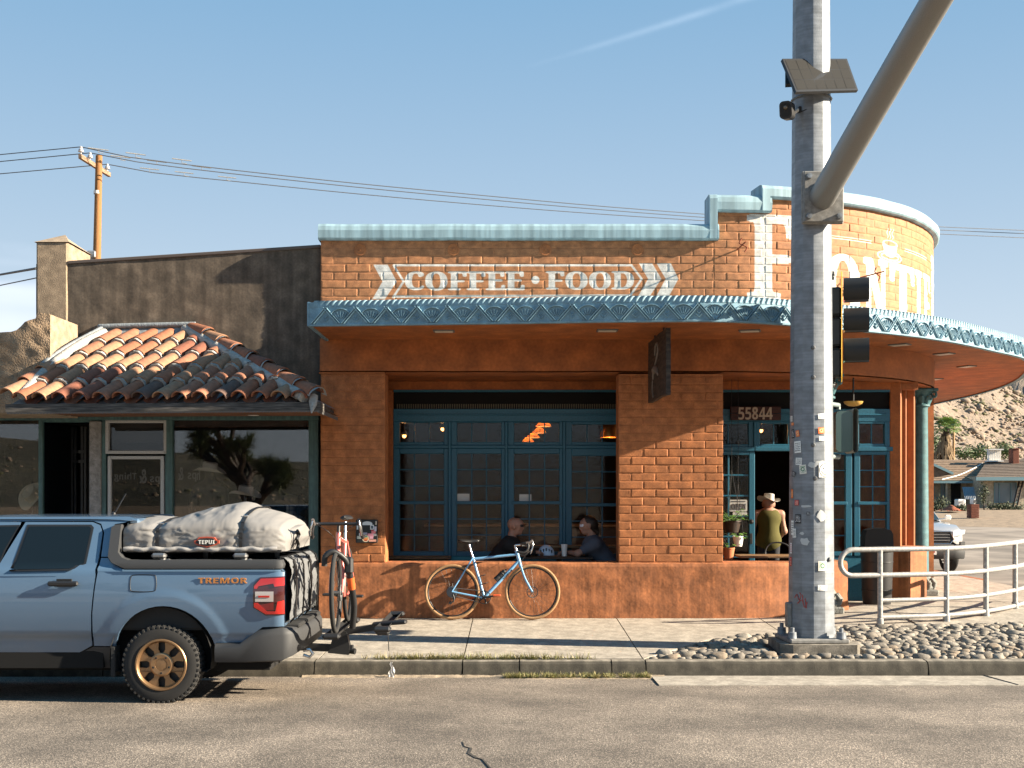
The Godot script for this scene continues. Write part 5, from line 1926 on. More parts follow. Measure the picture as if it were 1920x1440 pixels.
func far_side() -> void:
	parked_suv()
	ranch_house()
	# palms and shrubs behind the house
	var z := -82.0
	var t := thing("fan_palm", "fan palm with a thick brown skirt of dead fronds behind the tan house roof", "palm tree", W(1772, 890, z))
	var g := G.new()
	var top := W(1775, 803, z)
	g.tube([W(1770, 900, z), W(1773, 850, z), top], [0.45, 0.32, 0.25], 10)
	put("trunk", g, M.dark_wood, t)
	g = G.new()
	for k in 420:
		var a := rng.randf() * TAU
		var v := pow(rng.randf(), 0.8)
		var r := lerpf(0.30, 0.95, v) * rng.randf_range(0.75, 1.05)
		var y := lerpf(W(0, 812, z).y, W(0, 872, z).y, v)
		var o := Vector3(top.x - 0.10 - v * 0.25 + cos(a) * r, y, z + sin(a) * r)
		var d := Vector3(cos(a) * 0.28, -1.0, sin(a) * 0.28).normalized()
		var s := Vector3(-sin(a), 0, cos(a)) * 0.07
		g.flat(o + s, o - s, o + d * rng.randf_range(0.5, 1.0), Vector3(cos(a), 0.2, sin(a)))
	put("dead_skirt", g, mat("dead_frond", Color(0.22, 0.15, 0.085), 0.95), t)
	g = G.new()
	for k in 26:
		var a := k * 2.4
		var e := lerpf(1.3, -0.35, k / 25.0)
		frond_fan(g, top, Vector3(cos(a) * cos(e), sin(e), sin(a) * cos(e)), 1.25, 0.10, 11, 0.25)
	put("crown", g, mat("palm_leaf", Color(0.11, 0.17, 0.045), 0.5, {"back": Color(0.25, 0.32, 0.1)}), t)
	t = thing("young_palm", "thin pole of a smaller palm standing against the skirted fan palm", "palm tree", W(1788, 890, z - 2))
	g = G.new()
	g.tube([W(1788, 900, z - 2), W(1788, 796, z - 2)], [0.12, 0.09], 8)
	put("trunk", g, mat("palm_pole", Color(0.36, 0.22, 0.11), 0.9), t)
	g = G.new()
	for k in 12:
		var a := k * 2.4
		var e := lerpf(1.2, -0.3, k / 11.0)
		frond_fan(g, W(1788, 796, z - 2), Vector3(cos(a) * cos(e), sin(e), sin(a) * cos(e)), 0.75, 0.07, 9, 0.3)
	put("crown", g, M.palm_leaf, t)
	mat("bush_leaf", Color(0.06, 0.095, 0.03), 0.7, {"back": Color(0.12, 0.16, 0.05)})
	for q in [[1752, 835, 1.1, 1.6, "green bush beside the corner column in front of the hillside"], [1806, 851, 1.7, 0.85, "low green tree top behind the tan roof, left of the white cooler"], [1838, 848, 1.6, 0.95, "green tree top directly behind the white rooftop cooler"], [1884, 845, 1.0, 0.9, "small green tree top left of the brick chimney"]]:
		var o := W(q[0], q[1], z - 4.0)
		t = thing("bush", q[4], "bush", Vector3(o.x, 0.8, o.z), "greenery behind the ranch house")
		g = G.new()
		leafy(g, o, Vector3(q[2], q[3], q[2]), 420, 0.16, int(q[0]))
		put("foliage", g, M.bush_leaf, t)
		g = G.new()
		for k in 3: g.tube([Vector3(o.x + 0.1 * k, 0.6, o.z), o + Vector3(rng.randf_range(-0.5, 0.5), -0.2, 0)], [0.08, 0.03], 5)
		put("stem", g, M.dark_wood, t)

func roof_plane(g: G, a: Vector3, b: Vector3, c: Vector3, d: Vector3) -> void:      # eave a-b, ridge d-c, laid in lapped courses
	var n := (b - a).cross(d - a).normalized()
	if n.y < 0: n = -n
	var rows := 12
	for k in rows:
		var v0 := float(k) / rows
		var v1 := float(k + 1) / rows
		g.quad(a.lerp(d, v0) + n * 0.05, b.lerp(c, v0) + n * 0.05, b.lerp(c, v1) + n * 0.02, a.lerp(d, v1) + n * 0.02, n)
		g.quad(a.lerp(d, v0) + n * 0.05, b.lerp(c, v0) + n * 0.05, b.lerp(c, v0), a.lerp(d, v0), (a - d).normalized())

func ranch_house() -> void:
	var t := thing("ranch_house", "cream bungalow with tan shingled roof and blue eaves across the side street", "house", W(1830, 955, -58.0))
	var z := -58.0
	var g := G.new()
	g.span(W(1690, 960, z), Vector3(X(1846, z), Y(898, z), z - 9.0))
	g.span(W(1843, 960, z + 2.5), Vector3(X(2010, z + 2.5), Y(893, z + 2.5), z - 9.0))
	put("wall", g, M.cream, t)
	g = G.new()
	roof_plane(g, W(1680, 903, z + 0.9), W(1838, 901, z + 0.9), W(1852, 863, z - 6.0), W(1690, 862, z - 6.0))
	var rf := put("roof", g, M.shingle, t)
	g = G.new()
	roof_plane(g, W(1829, 897, z + 3.2), W(2030, 893, z + 3.2), W(2030, 858, z - 4.0), W(1852, 863, z - 5.9))
	g.flat(W(1829, 897, z + 3.2), W(1852, 863, z - 5.9), W(1832, 900, z - 1.0), Vector3(-1, 1, 0))
	put("wing_roof", g, mat("dark_shingle", Color(0.19, 0.135, 0.095), 0.95, {"tex": "blotch", "scale": 0.5}), t)
	g = G.new()
	var hp := curve([W(1766, 899, z + 0.85), W(1800, 890, z - 0.6), W(1830, 876, z - 3.2), W(1846, 866, z - 5.5)], 5)
	g.tube(hp, 0.035, 5)
	put("valley_flashing", g, M.white_paint, t)
	g = G.new()
	g.span(W(1680, 906, z + 0.88), W(1838, 901.5, z + 0.98))
	g.span(W(1829, 901, z + 3.18), W(2030, 894.5, z + 3.28))
	put("eave", g, M.eave_blue, t)
	# dark gable of the porch on the left
	g = G.new()
	var gp := PackedVector2Array([Vector2(X(1700, z + 3), Y(905, z + 3)), Vector2(X(1787, z + 3), Y(889, z + 3)), Vector2(X(1742, z + 3), Y(868, z + 3)), Vector2(X(1700, z + 3), Y(852, z + 3))])
	g.ext(gp, z + 2.0, z + 3.0)
	put("porch_gable", g, M.dark_shingle, t)
	g = G.new()
	g.bar(W(1787, 888, z + 3.05), W(1735, 864, z + 3.05), 0.1, 0.14)
	put("barge_board", g, M.eave_blue, t)
	var n := 0
	for q in [[1742, 1751, 909, 934, 0.0], [1765, 1771, 906, 930, 0.0], [1823, 1832, 905, 930, 0.0], [1865, 1905, 906, 942, 2.5]]:
		var w := node("window", t)
		g = G.new()
		var zz: float = z + q[4] + 0.03
		for r in [[q[0] - 1.2, q[0], q[2] - 1.0, q[3] + 1.0], [q[1], q[1] + 1.2, q[2] - 1.0, q[3] + 1.0], [q[0], q[1], q[2] - 1.0, q[2]], [q[0], q[1], q[3], q[3] + 1.0]]:
			wframe(g, r[0], r[2], r[1], r[3], zz, 0.10, 0.0)
		if q[1] - q[0] > 20:
			wframe(g, q[0] + 8, q[2], q[0] + 9, q[3], zz, 0.08, 0.0)
			wframe(g, q[1] - 10, q[2], q[1] - 9, q[3], zz, 0.08, 0.0)
		put("frame", g, M.eave_blue, w)
		g = G.new()
		g.quad(W(q[0], q[3], zz - 0.02), W(q[1], q[3], zz - 0.02), W(q[1], q[2], zz - 0.02), W(q[0], q[2], zz - 0.02), Vector3(0, 0, 1))
		put("pane", g, mat("blind", Color(0.16, 0.21, 0.24), 0.25), w)
		n += 1
	g = G.new()
	wframe(g, 1783, 905, 1801, 946, z + 0.02, 0.08, 0.0)
	put("door", g, M.dark_wall, t)
	g = G.new()
	wframe(g, 1773, 904, 1776, 950, z + 0.8, 0.10)
	put("porch_post", g, M.cream, t)
	var c := thing("roof_cooler", "white slatted evaporative cooler on the bungalow roof", "cooler", W(1864, 866, z - 4.0))
	g = G.new()
	g.span(W(1851, 865, z - 4.6), W(1877, 843, z - 4.3))
	for k in 8: wframe(g, 1851 + k * 3.3, 844, 1852.4 + k * 3.3, 864, z - 3.9, 0.06, 0.0)
	wframe(g, 1850.5, 842, 1878, 844, z - 4.1, 0.7, 0.0)
	wframe(g, 1850.5, 863.5, 1878, 866, z - 4.1, 0.7, 0.0)
	put("cabinet", g, M.white_paint, c)
	g = G.new()
	wframe(g, 1857, 866, 1859, 875, z - 4.0, 0.1, 0.0)
	wframe(g, 1870, 866, 1872, 875, z - 4.0, 0.1, 0.0)
	put("leg", g, M.dark_steel, c)
	g = G.new()
	g.span(W(1891, 878, z - 3.6), W(1911, 842, z - 2.9), 0.02)
	g.span(W(1890, 843, z - 3.65), W(1912, 840.5, z - 2.85), 0.02)
	put("chimney", g, M.red_brick, t)
	# what stands in the front yard
	var zm := -44.0
	var ml := thing("mailbox_pillar", "brick pillar carrying a white mailbox at the edge of the dry yard", "mailbox", W(1824, 971, zm))
	g = G.new()
	for k in 8:
		var y0: float = 971.0 - 3.2 * k
		wframe(g, 1816.5 + 0.3 * (k % 2), y0 - 3.0, 1831.5 + 0.3 * (k % 2), y0, zm, 0.60, 0.01)
	put("pillar", g, M.red_brick, ml)
	g = G.new()
	g.span(W(1818, 945.5, zm - 0.25), W(1829, 935, zm + 0.3), 0.03)
	put("box", g, M.white_paint, ml)
	g = G.new()
	g.ext(PackedVector2Array([Vector2(X(1821, zm), Y(943, zm)), Vector2(X(1826, zm), Y(943, zm)), Vector2(X(1827, zm), Y(940, zm)), Vector2(X(1823.5, zm), Y(937, zm)), Vector2(X(1820, zm), Y(940, zm))]), zm + 0.30, zm + 0.31)
	put("emblem", g, M.dark_steel, ml)
	var sh := thing("corrugated_sheet", "grey corrugated sheet leaning against the bungalow porch", "sheet", W(1817, 937, z + 4.0))
	g = G.new()
	g.grid(24, 1, func(u: float, v: float): return W(lerpf(1806, 1828, u) + 5.0 * (1.0 - v) - 2.0, lerpf(936, 913, v), z + 3.2 - v * 1.0 + 0.04 * sin(u * 44.0)), 1.0)
	put("sheet", g, mat("zinc", Color(0.24, 0.26, 0.28), 0.5, {"metal": 0.4}), sh)
	var ju := thing("yard_appliance", "white discarded appliance lying in front of the bungalow porch", "appliance", W(1800, 950, z + 5.0))
	g = G.new()
	g.span(W(1789, 949, z + 4.6), W(1811, 936, z + 5.2), 0.05)
	g.span(W(1796, 941, z + 5.2), W(1808, 938, z + 5.25), 0.01)
	put("cabinet", g, M.white_paint, ju)
	var tp := thing("rusty_tarp", "rust coloured heap under shrubs in the bungalow yard", "heap", W(1783, 955, z + 8.0))
	g = G.new()
	g.grid(14, 10, func(u: float, v: float):
		var d := Vector2(u - 0.5, v - 0.5) * 2.0
		return W(1783 + d.x * 16.0, 957, z + 8.0) + Vector3(0, 0.32 * maxf(0.0, 1.0 - d.length()) + 0.04 * sin(u * 20.0) * sin(v * 17.0), d.y * 0.8), -1.0)
	put("cover", g, M.rust, tp)
	for q in [[1752, 950, 0.8, 0.55, "dark shrub at the left end of the bungalow yard"], [1765, 944, 0.9, 0.7, "bushy dark shrub under the bungalow porch window"], [1803, 953, 0.7, 0.4, "low shrub between the rust heap and the brick mailbox pillar"], [1845, 925, 0.5, 1.1, "bare dark bush at the corner of the bungalow wing"], [1868, 950, 1.1, 0.4, "low hedge under the bungalow's wide window"], [1888, 950, 0.9, 0.4, "low hedge clump right of the one under the wide window"], [1912, 955, 0.9, 0.6, "dark shrub at the foot of the leaning ladder"]]:
		var o := W(q[0], q[1], z + 5.0 if q[0] > 1840 else z + 6.5)
		var bt := thing("shrub", q[4], "shrub", Vector3(o.x, 0.5, o.z), "shrubs in the bungalow yard")
		g = G.new()
		leafy(g, o, Vector3(q[2], q[3], 0.6) * 0.72, 220, 0.09, int(q[0]))
		put("foliage", g, mat("dusty_leaf", Color(0.055, 0.07, 0.035), 0.8), bt)
		g = G.new()
		g.tube([Vector3(o.x, 0.4, o.z), o], [0.05, 0.02], 5)
		put("stem", g, M.dark_wood, bt)
	var ld := thing("ladder", "dark ladder leaning against the bungalow's right wall", "ladder", W(1908, 952, z + 4.0))
	g = G.new()
	for s in [0.0, 7.0]:
		g.bar(W(1899 + s, 954, z + 4.2), W(1911 + s, 903, z + 2.75), 0.09, 0.09)
	put("rail", g, M.dark_wood, ld)
	g = G.new()
	for k in 8:
		var v := (k + 0.5) / 8.0
		g.bar(W(lerpf(1899, 1911, v), lerpf(954, 903, v), lerpf(z + 4.2, z + 2.75, v)), W(lerpf(1906, 1918, v), lerpf(954, 903, v), lerpf(z + 4.2, z + 2.75, v)), 0.05, 0.05)
	put("rung", g, M.dark_wood, ld)

func parked_suv() -> void:
	var zf := -12.0
	var y0 := street_y(zf)
	var cx := 9.62
	var t := thing("silver_pickup", "silver pickup parked facing the camera in the side street behind the column", "pickup truck", Vector3(cx, y0, zf - 2.4))
	var hw := 0.94
	var g := G.new()
	# skin from the bumper back: [z, half width, low edge, shoulder, top, half width of the top]
	var secs := []
	for q in [[0.02, 0.62, 0.74, 0.92, 1.0, 0.55], [-0.10, 0.86, 0.60, 0.98, 1.08, 0.74], [-0.35, 0.93, 0.50, 1.02, 1.14, 0.80], [-0.9, 0.95, 0.45, 1.05, 1.18, 0.82], [-1.45, 0.95, 0.42, 1.08, 1.20, 0.84], [-1.6, 0.95, 0.42, 1.10, 1.24, 0.84], [-4.9, 0.95, 0.45, 1.12, 1.25, 0.86], [-5.2, 0.90, 0.6, 1.1, 1.2, 0.84]]:
		var s := []
		for p in [[-q[1] * 0.96, q[2]], [-q[1], (q[2] + q[3]) * 0.5], [-q[1] * 0.985, q[3]], [-q[5], q[4] - 0.02], [-q[5] * 0.5, q[4]], [0, q[4] + 0.015], [q[5] * 0.5, q[4]], [q[5], q[4] - 0.02], [q[1] * 0.985, q[3]], [q[1], (q[2] + q[3]) * 0.5], [q[1] * 0.96, q[2]]]:
			s.append(Vector3(cx + p[0], y0 + p[1], zf + q[0]))
		secs.append(s)
	loft(g, secs, 1.0)
	put("body", g, M.silver_paint, t)
	g = G.new()
	var cab := []
	for q in [[-1.35, 0.84, 1.20, 0.82], [-1.95, 0.86, 1.66, 0.68], [-2.3, 0.86, 1.76, 0.66], [-3.4, 0.86, 1.76, 0.66], [-3.7, 0.86, 1.2, 0.82]]:
		var s := []
		for p in [[-q[1], 1.15], [-q[3], q[2] - 0.05], [-q[3] * 0.9, q[2]], [0, q[2] + 0.02], [q[3] * 0.9, q[2]], [q[3], q[2] - 0.05], [q[1], 1.15]]:
			s.append(Vector3(cx + p[0], y0 + p[1], zf + q[0]))
		cab.append(s)
	loft(g, cab, 1.0)
	put("cab", g, M.silver_paint, t)
	g = G.new()
	g.quad(Vector3(cx - 0.76, y0 + 1.22, zf - 1.34), Vector3(cx + 0.76, y0 + 1.22, zf - 1.34), Vector3(cx + 0.61, y0 + 1.64, zf - 1.87), Vector3(cx - 0.61, y0 + 1.64, zf - 1.87), Vector3(0, 1, 1))
	g.quad(Vector3(cx + 0.865, y0 + 1.22, zf - 1.7), Vector3(cx + 0.865, y0 + 1.22, zf - 3.4), Vector3(cx + 0.70, y0 + 1.66, zf - 3.2), Vector3(cx + 0.70, y0 + 1.66, zf - 2.1), Vector3(1, 0.2, 0))
	put("windscreen", g, mat("car_glass", Color(0.03, 0.045, 0.05), 0.05, {"coat": 1.0}), t)
	# grille, bumper, lamps
	g = G.new()
	g.ext(PackedVector2Array([Vector2(-0.52, 0.70), Vector2(0.52, 0.70), Vector2(0.60, 0.80), Vector2(0.52, 0.97), Vector2(-0.52, 0.97), Vector2(-0.60, 0.80)]), 0.0, 0.06, Transform3D(Basis.IDENTITY, Vector3(cx, y0, zf - 0.02)))
	put("grille", g, M.black, t)
	g = G.new()
	for y in [0.775, 0.84, 0.905]: g.box(Vector3(cx, y0 + y, zf + 0.045), Vector3(1.02, 0.014, 0.014))
	var fr := []
	for q in [[-0.52, 0.69], [0.52, 0.69], [0.61, 0.80], [0.53, 0.98], [-0.53, 0.98], [-0.61, 0.80]]: fr.append(Vector3(cx + q[0], y0 + q[1], zf + 0.035))
	g.tube(fr, 0.016, 6, false, true)
	var em := []
	for k in 16: em.append(Vector3(cx + 0.11 * cos(TAU * k / 16), y0 + 0.845 + 0.075 * sin(TAU * k / 16), zf + 0.06))
	g.tube(em, 0.013, 6, false, true)
	var em2 := []
	for k in 16: em2.append(Vector3(cx + 0.045 * cos(TAU * k / 16), y0 + 0.845 + 0.06 * sin(TAU * k / 16), zf + 0.06))
	g.tube(em2, 0.010, 6, false, true)
	put("grille_trim", g, M.chrome, t)
	g = G.new()
	var bs := []
	for q in [[-0.95, -0.30], [-0.88, -0.02], [-0.6, 0.08], [0.0, 0.10], [0.6, 0.08], [0.88, -0.02], [0.95, -0.30]]:
		var s := []
		for p in [[0.34, -0.06], [0.38, 0.0], [0.50, 0.03], [0.62, 0.02], [0.68, -0.04]]: s.append(Vector3(cx + q[0], y0 + p[0], zf + q[1] + p[1]))
		bs.append(s)
	loft(g, bs, -1.0)
	put("bumper", g, M.truck_plastic, t)
	for s in [-1.0, 1.0]:
		g = G.new()
		g.ext(PackedVector2Array([Vector2(0.60 * s, 0.86), Vector2(0.90 * s, 0.92), Vector2(0.92 * s, 1.02), Vector2(0.60 * s, 0.98)]), -0.30, -0.02, Transform3D(Basis(Vector3.UP, 0.22 * s), Vector3(cx, y0, zf + 0.02 + (0.19 if s > 0 else 0.19))))
		put("headlight", g, M.silver_lit, t)
		g = G.new()
		g.box(Vector3(cx + 0.80 * s, y0 + 0.70, zf + 0.03), Vector3(0.16, 0.09, 0.05), 0.015, Basis(Vector3.UP, 0.4 * s))
		put("fog_lamp", g, M.black, t)
		g = G.new()
		g.box(Vector3(cx + 1.06 * s, y0 + 1.27, zf - 1.62), Vector3(0.15, 0.13, 0.08), 0.03)
		g.tube([Vector3(cx + 0.86 * s, y0 + 1.22, zf - 1.65), Vector3(cx + 1.0 * s, y0 + 1.24, zf - 1.63)], 0.025, 6)
		put("mirror", g, M.white_paint, t)
		for z in [-0.95, -4.1]:
			var w := node("wheel", t)
			wheel_parts(w, Transform3D(Basis(Vector3(0, 0, 1), -PI / 2 * s), Vector3(cx + 0.84 * s, y0 + 0.375, zf + z)), 0.375, 0.25, 0.22, M.silver_paint, 6)
	g = G.new()
	g.box(Vector3(cx + 0.0, y0 + 0.53, zf + 0.135), Vector3(0.34, 0.17, 0.012), 0.004)
	var pl := put("licence_plate", g, M.white_paint, t)
	g = G.new()
	letters(g, "7SC303", font_sans, 0.27, 0.075, 0.006, Transform3D(Basis.IDENTITY, Vector3(cx, y0 + 0.525, zf + 0.143)))
	put("plate_number", g, mat("plate_red", Color(0.35, 0.06, 0.06), 0.6), t)

# ---------------------------------------------------------------- across the road, seen in the windows only
func opposite_side() -> void:
	var g := G.new()
	g.span(Vector3(-40, -0.4, 14.2), Vector3(40, -0.06, 18.6), 0.02)
	struct(put("far_sidewalk", g, M.concrete))
	var t := thing("joshua_tree", "spiky joshua tree across the road, seen mirrored in the shop window", "tree", Vector3(-8.9, -0.3, 24.5))
	g = G.new()
	var tips := []
	var limb := func(limb, o: Vector3, d: Vector3, l: float, r: float, depth: int) -> void:
		var e := o + d * l
		g.tube([o, o + d * l * 0.5 + Vector3(rng.randf_range(-0.06, 0.06), 0, rng.randf_range(-0.06, 0.06)), e], [r, r * 0.9, r * 0.8], 7)
		if depth == 0:
			tips.append([e, d])
			return
		for k in (3 if depth > 2 else 2):
			var q := (d + Vector3(rng.randf_range(-0.9, 0.9), rng.randf_range(-0.1, 0.55), rng.randf_range(-0.8, 0.8))).normalized()
			limb.call(limb, e, q, l * rng.randf_range(0.62, 0.85), r * 0.72, depth - 1)
	limb.call(limb, Vector3(-8.9, -0.35, 24.5), Vector3(0.05, 1, 0).normalized(), 1.5, 0.24, 4)
	limb.call(limb, Vector3(-8.85, 0.9, 24.5), Vector3(0.5, 0.75, -0.2).normalized(), 0.8, 0.17, 3)
	put("trunk", g, M.dark_wood, t)
	g = G.new()
	for q in tips:
		for k in 130:
			var d: Vector3 = (q[1] + Vector3(rng.randfn(), rng.randfn(), rng.randfn()) * 0.9).normalized()
			var o: Vector3 = q[0] - q[1] * rng.randf_range(0.0, 0.45)
			var s := d.cross(Vector3(0.3, 0.8, 0.5)).normalized() * 0.022
			g.flat(o + s, o - s, o + d * rng.randf_range(0.3, 0.55), d.cross(s))
	put("crown", g, mat("joshua_leaf", Color(0.12, 0.14, 0.06), 0.7), t)
	t = thing("opposite_building", "plain tan building across the road, seen mirrored in the shop window", "building", Vector3(-33.0, -0.3, 33.0))
	g = G.new()
	g.span(Vector3(-40, -0.3, 30), Vector3(-27, 3.2, 39), 0.03)
	put("wall", g, M.pale_stucco, t)
	g = G.new()
	for x in [-38.0, -34.0, -30.0]: g.span(Vector3(x, 0.0, 29.93), Vector3(x + 1.1, 2.2, 29.99))
	put("door", g, M.dark_wood, t)

# ---------------------------------------------------------------- signal pole, its fittings, railing, stones
const PX := 3.37
const PZ := 2.62
func pole_r(y: float) -> float:
	return lerpf(0.256, 0.205, (y + 0.05) / 7.2)

func pole_face(phi: float, y: float, off := 0.0) -> Transform3D:     # on the pole's skin; phi from +z towards +x
	var r := pole_r(y) * 0.985 + off
	var n := Vector3(sin(phi), 0, cos(phi))
	return Transform3D(Basis(Vector3(cos(phi), 0, -sin(phi)), Vector3.UP, n), Vector3(PX + n.x * r, y, PZ + n.z * r))

func signal_pole() -> void:
	var y0 := 0.015
	var t := thing("signal_pole", "tall faceted galvanised signal pole covered in stickers at the kerb", "pole", Vector3(PX, y0, PZ))
	var g := G.new()
	# sixteen-sided, tapering shaft
	var n := 12
	var start := deg_to_rad(-7.5)
	var h := 14
	for k in n:
		var a0 := start + TAU * k / n
		var a1 := start + TAU * (k + 1) / n
		for j in h:
			var ya := lerpf(y0, 9.5, float(j) / h)
			var yb := lerpf(y0, 9.5, float(j + 1) / h)
			var p := []
			for q in [[a0, ya], [a1, ya], [a1, yb], [a0, yb]]: p.append(Vector3(PX + sin(q[0]) * pole_r(q[1]), q[1], PZ + cos(q[0]) * pole_r(q[1])))
			var nm := Vector3(sin((a0 + a1) * 0.5), 0, cos((a0 + a1) * 0.5))
			var na := nm.lerp(Vector3(sin(a0), 0, cos(a0)), 0.35).normalized()
			var nb := nm.lerp(Vector3(sin(a1), 0, cos(a1)), 0.35).normalized()
			g.tri(p[0], p[1], p[2], na, nb, nb)
			g.tri(p[0], p[2], p[3], na, nb, na)
	put("shaft", g, M.galvanised, t)
	g = G.new()
	g.box(Vector3(PX, y0 + 0.018, PZ), Vector3(0.66, 0.05, 0.66), 0.012, Basis(Vector3.UP, 0.06))
	put("base_plate", g, mat("dull_zinc", Color(0.30, 0.29, 0.27), 0.7, {"tex": "blotch", "scale": 2.0}), t)
	for q in [[-0.26, 0.20], [0.26, 0.24], [-0.27, -0.24], [0.27, -0.2], [0.05, 0.29]].slice(0, 4):
		g = G.new()
		var o := Vector3(PX + q[0] * 1.02, y0 + 0.043, PZ + q[1] * 1.1)
		g.lathe([Vector2(0.0, 0.075), Vector2(0.052, 0.07), Vector2(0.056, 0.0)], 6, Transform3D(Basis(Vector3.UP, q[0] * 3.0), o), 10.0)
		g.lathe([Vector2(0.0, 0.12), Vector2(0.024, 0.118), Vector2(0.024, 0.06)], 10, Transform3D(Basis.IDENTITY, o))
		put("anchor_nut", g, M.galvanised, t)
	# hand-hole cover and small plugs
	g = G.new()
	var hx := pole_face(deg_to_rad(-84), 0.30, 0.015)
	g.box(hx.origin, Vector3(0.12, 0.28, 0.05), 0.012, hx.basis)
	put("handhole_cover", g, M.dull_zinc, t)
	for q in [[-4.0, 1.83], [38.0, 0.93], [-9.0, 3.28], [-9.0, 2.95], [-9.0, 2.2]]:
		g = G.new()
		var f := pole_face(deg_to_rad(q[0]), q[1], 0.0)
		g.lathe([Vector2(0.0, 0.02), Vector2(0.018, 0.018), Vector2(0.026, 0.0)], 12, Transform3D(f.basis * Basis(Vector3.RIGHT, PI / 2), f.origin))
		put("plug", g, M.dark_steel, t)
	# mast arm: flanged bracket on the street side, arm out over the road
	g = G.new()
	var by := 4.92
	var bz := PZ + 0.19
	for s in [-1.0, 1.0]:
		var p := PackedVector2Array([Vector2(-0.02, -0.02), Vector2(0.24, -0.28), Vector2(0.27, -0.28), Vector2(0.27, 0.26), Vector2(0.24, 0.26), Vector2(-0.02, 0.24)])
		g.ext(p, -0.012, 0.012, Transform3D(Basis(Vector3(0, 0, 1), Vector3.UP, Vector3(-1, 0, 0)), Vector3(PX + 0.05 + s * 0.19, by, PZ)))
	g.quad(Vector3(PX - 0.14, by - 0.285, PZ + 0.26), Vector3(PX + 0.24, by - 0.285, PZ + 0.26), Vector3(PX + 0.24, by - 0.05, PZ), Vector3(PX - 0.14, by - 0.05, PZ), Vector3(0, -1, 0))
	g.box(Vector3(PX + 0.05, by, PZ + 0.29), Vector3(0.46, 0.58, 0.045), 0.012)
	put("bracket", g, M.dull_zinc, t)
	g = G.new()
	g.box(Vector3(PX + 0.05, by, PZ + 0.338), Vector3(0.44, 0.56, 0.045), 0.012)
	put("flange", g, M.dull_zinc, t)
	for q in [[-1, -1], [1, -1], [-1, 1], [1, 1]]:
		g = G.new()
		g.lathe([Vector2(0.0, 0.05), Vector2(0.03, 0.048), Vector2(0.034, 0.0)], 6, Transform3D(Basis(Vector3.RIGHT, PI / 2), Vector3(PX + 0.05 + q[0] * 0.165, by + q[1] * 0.22, PZ + 0.36)), 10.0)
		put("bolt", g, M.galvanised, t)
	g = G.new()
	var a := Vector3(PX + 0.04, by, PZ + 0.34)
	var arm := []
	var rr := []
	for k in 13:
		var d := float(k)
		arm.append(a + Vector3(0.0, 0.205 * d - 0.0025 * d * d, d))
		rr.append(0.146 - 0.0068 * d)
	g.tube(arm, rr, 28)
	put("mast_arm", g, mat("arm_zinc", Color(0.27, 0.27, 0.26), 0.5, {"metal": 0.4, "tex": "fine", "scale": 2.0}), t)
	stickers(t)
	footing()
	traffic_light()
	walk_signal()
	solar_and_camera()

func footing() -> void:
	var t := thing("pole_footing", "square concrete footing under the signal pole", "footing", Vector3(PX, -0.2, PZ))
	var g := G.new()
	var p := PackedVector2Array()
	for q in [[-0.42, 0.30], [-0.30, 0.42], [0.40, 0.42], [0.44, 0.38], [0.44, -0.40], [-0.40, -0.42]]: p.append(Vector2(q[0], q[1]))
	g.ext(p, -0.30, 0.0, Transform3D(Basis(Vector3.RIGHT, Vector3(0, 0, 1), Vector3.UP), Vector3(PX, 0.008, PZ)), 10.0)
	put("block", g, M.kerb_concrete, t)

func sticker_print(k: int) -> ImageTexture:
	var im := Image.create(96, 96, false, Image.FORMAT_RGB8)
	var rn := RandomNumberGenerator.new()
	rn.seed = 100 + k
	var pal = [[Color(0.9, 0.9, 0.88), Color(0.1, 0.1, 0.1)], [Color(0.88, 0.86, 0.8), Color(0.15, 0.45, 0.3)], [Color(0.75, 0.18, 0.14), Color(0.95, 0.9, 0.85)], [Color(0.12, 0.13, 0.15), Color(0.85, 0.85, 0.85)], [Color(0.9, 0.42, 0.16), Color(0.98, 0.8, 0.6)], [Color(0.9, 0.9, 0.9), Color(0.75, 0.2, 0.2)]][k % 6]
	im.fill(pal[0])
	if k == 6:                               # a smiling face
		im.fill(Color(0.9, 0.9, 0.88))
		fill_poly(im, disc(Vector2(48, 48), 46, 40), Color(0.08, 0.08, 0.08))
		fill_poly(im, disc(Vector2(48, 48), 41, 40), Color(0.93, 0.93, 0.91))
		for s in [-1, 1]: fill_poly(im, disc(Vector2(48 + s * 15, 36), 5, 14, 8), Color(0.08, 0.08, 0.08))
		var sm := []
		for m in 13: sm.append(Vector2(48 + 27 * cos(PI * m / 12.0), 52 + 24 * sin(PI * m / 12.0)))
		fill_line(im, sm, 6.0, Color(0.08, 0.08, 0.08))
		return tex(im)
	for m in 5:
		var y := 14 + m * 15
		var x := 8 + rn.randi() % 12
		while x < 84:
			var w := 4 + rn.randi() % 10
			im.fill_rect(Rect2i(x, y, mini(w, 88 - x), 5 + rn.randi() % 5), pal[1])
			x += w + 3 + rn.randi() % 5
	if k % 3 == 1:
		fill_poly(im, disc(Vector2(48, 46), 24, 24), pal[1])
		fill_poly(im, disc(Vector2(48, 46), 14, 24), pal[0])
	return tex(im)

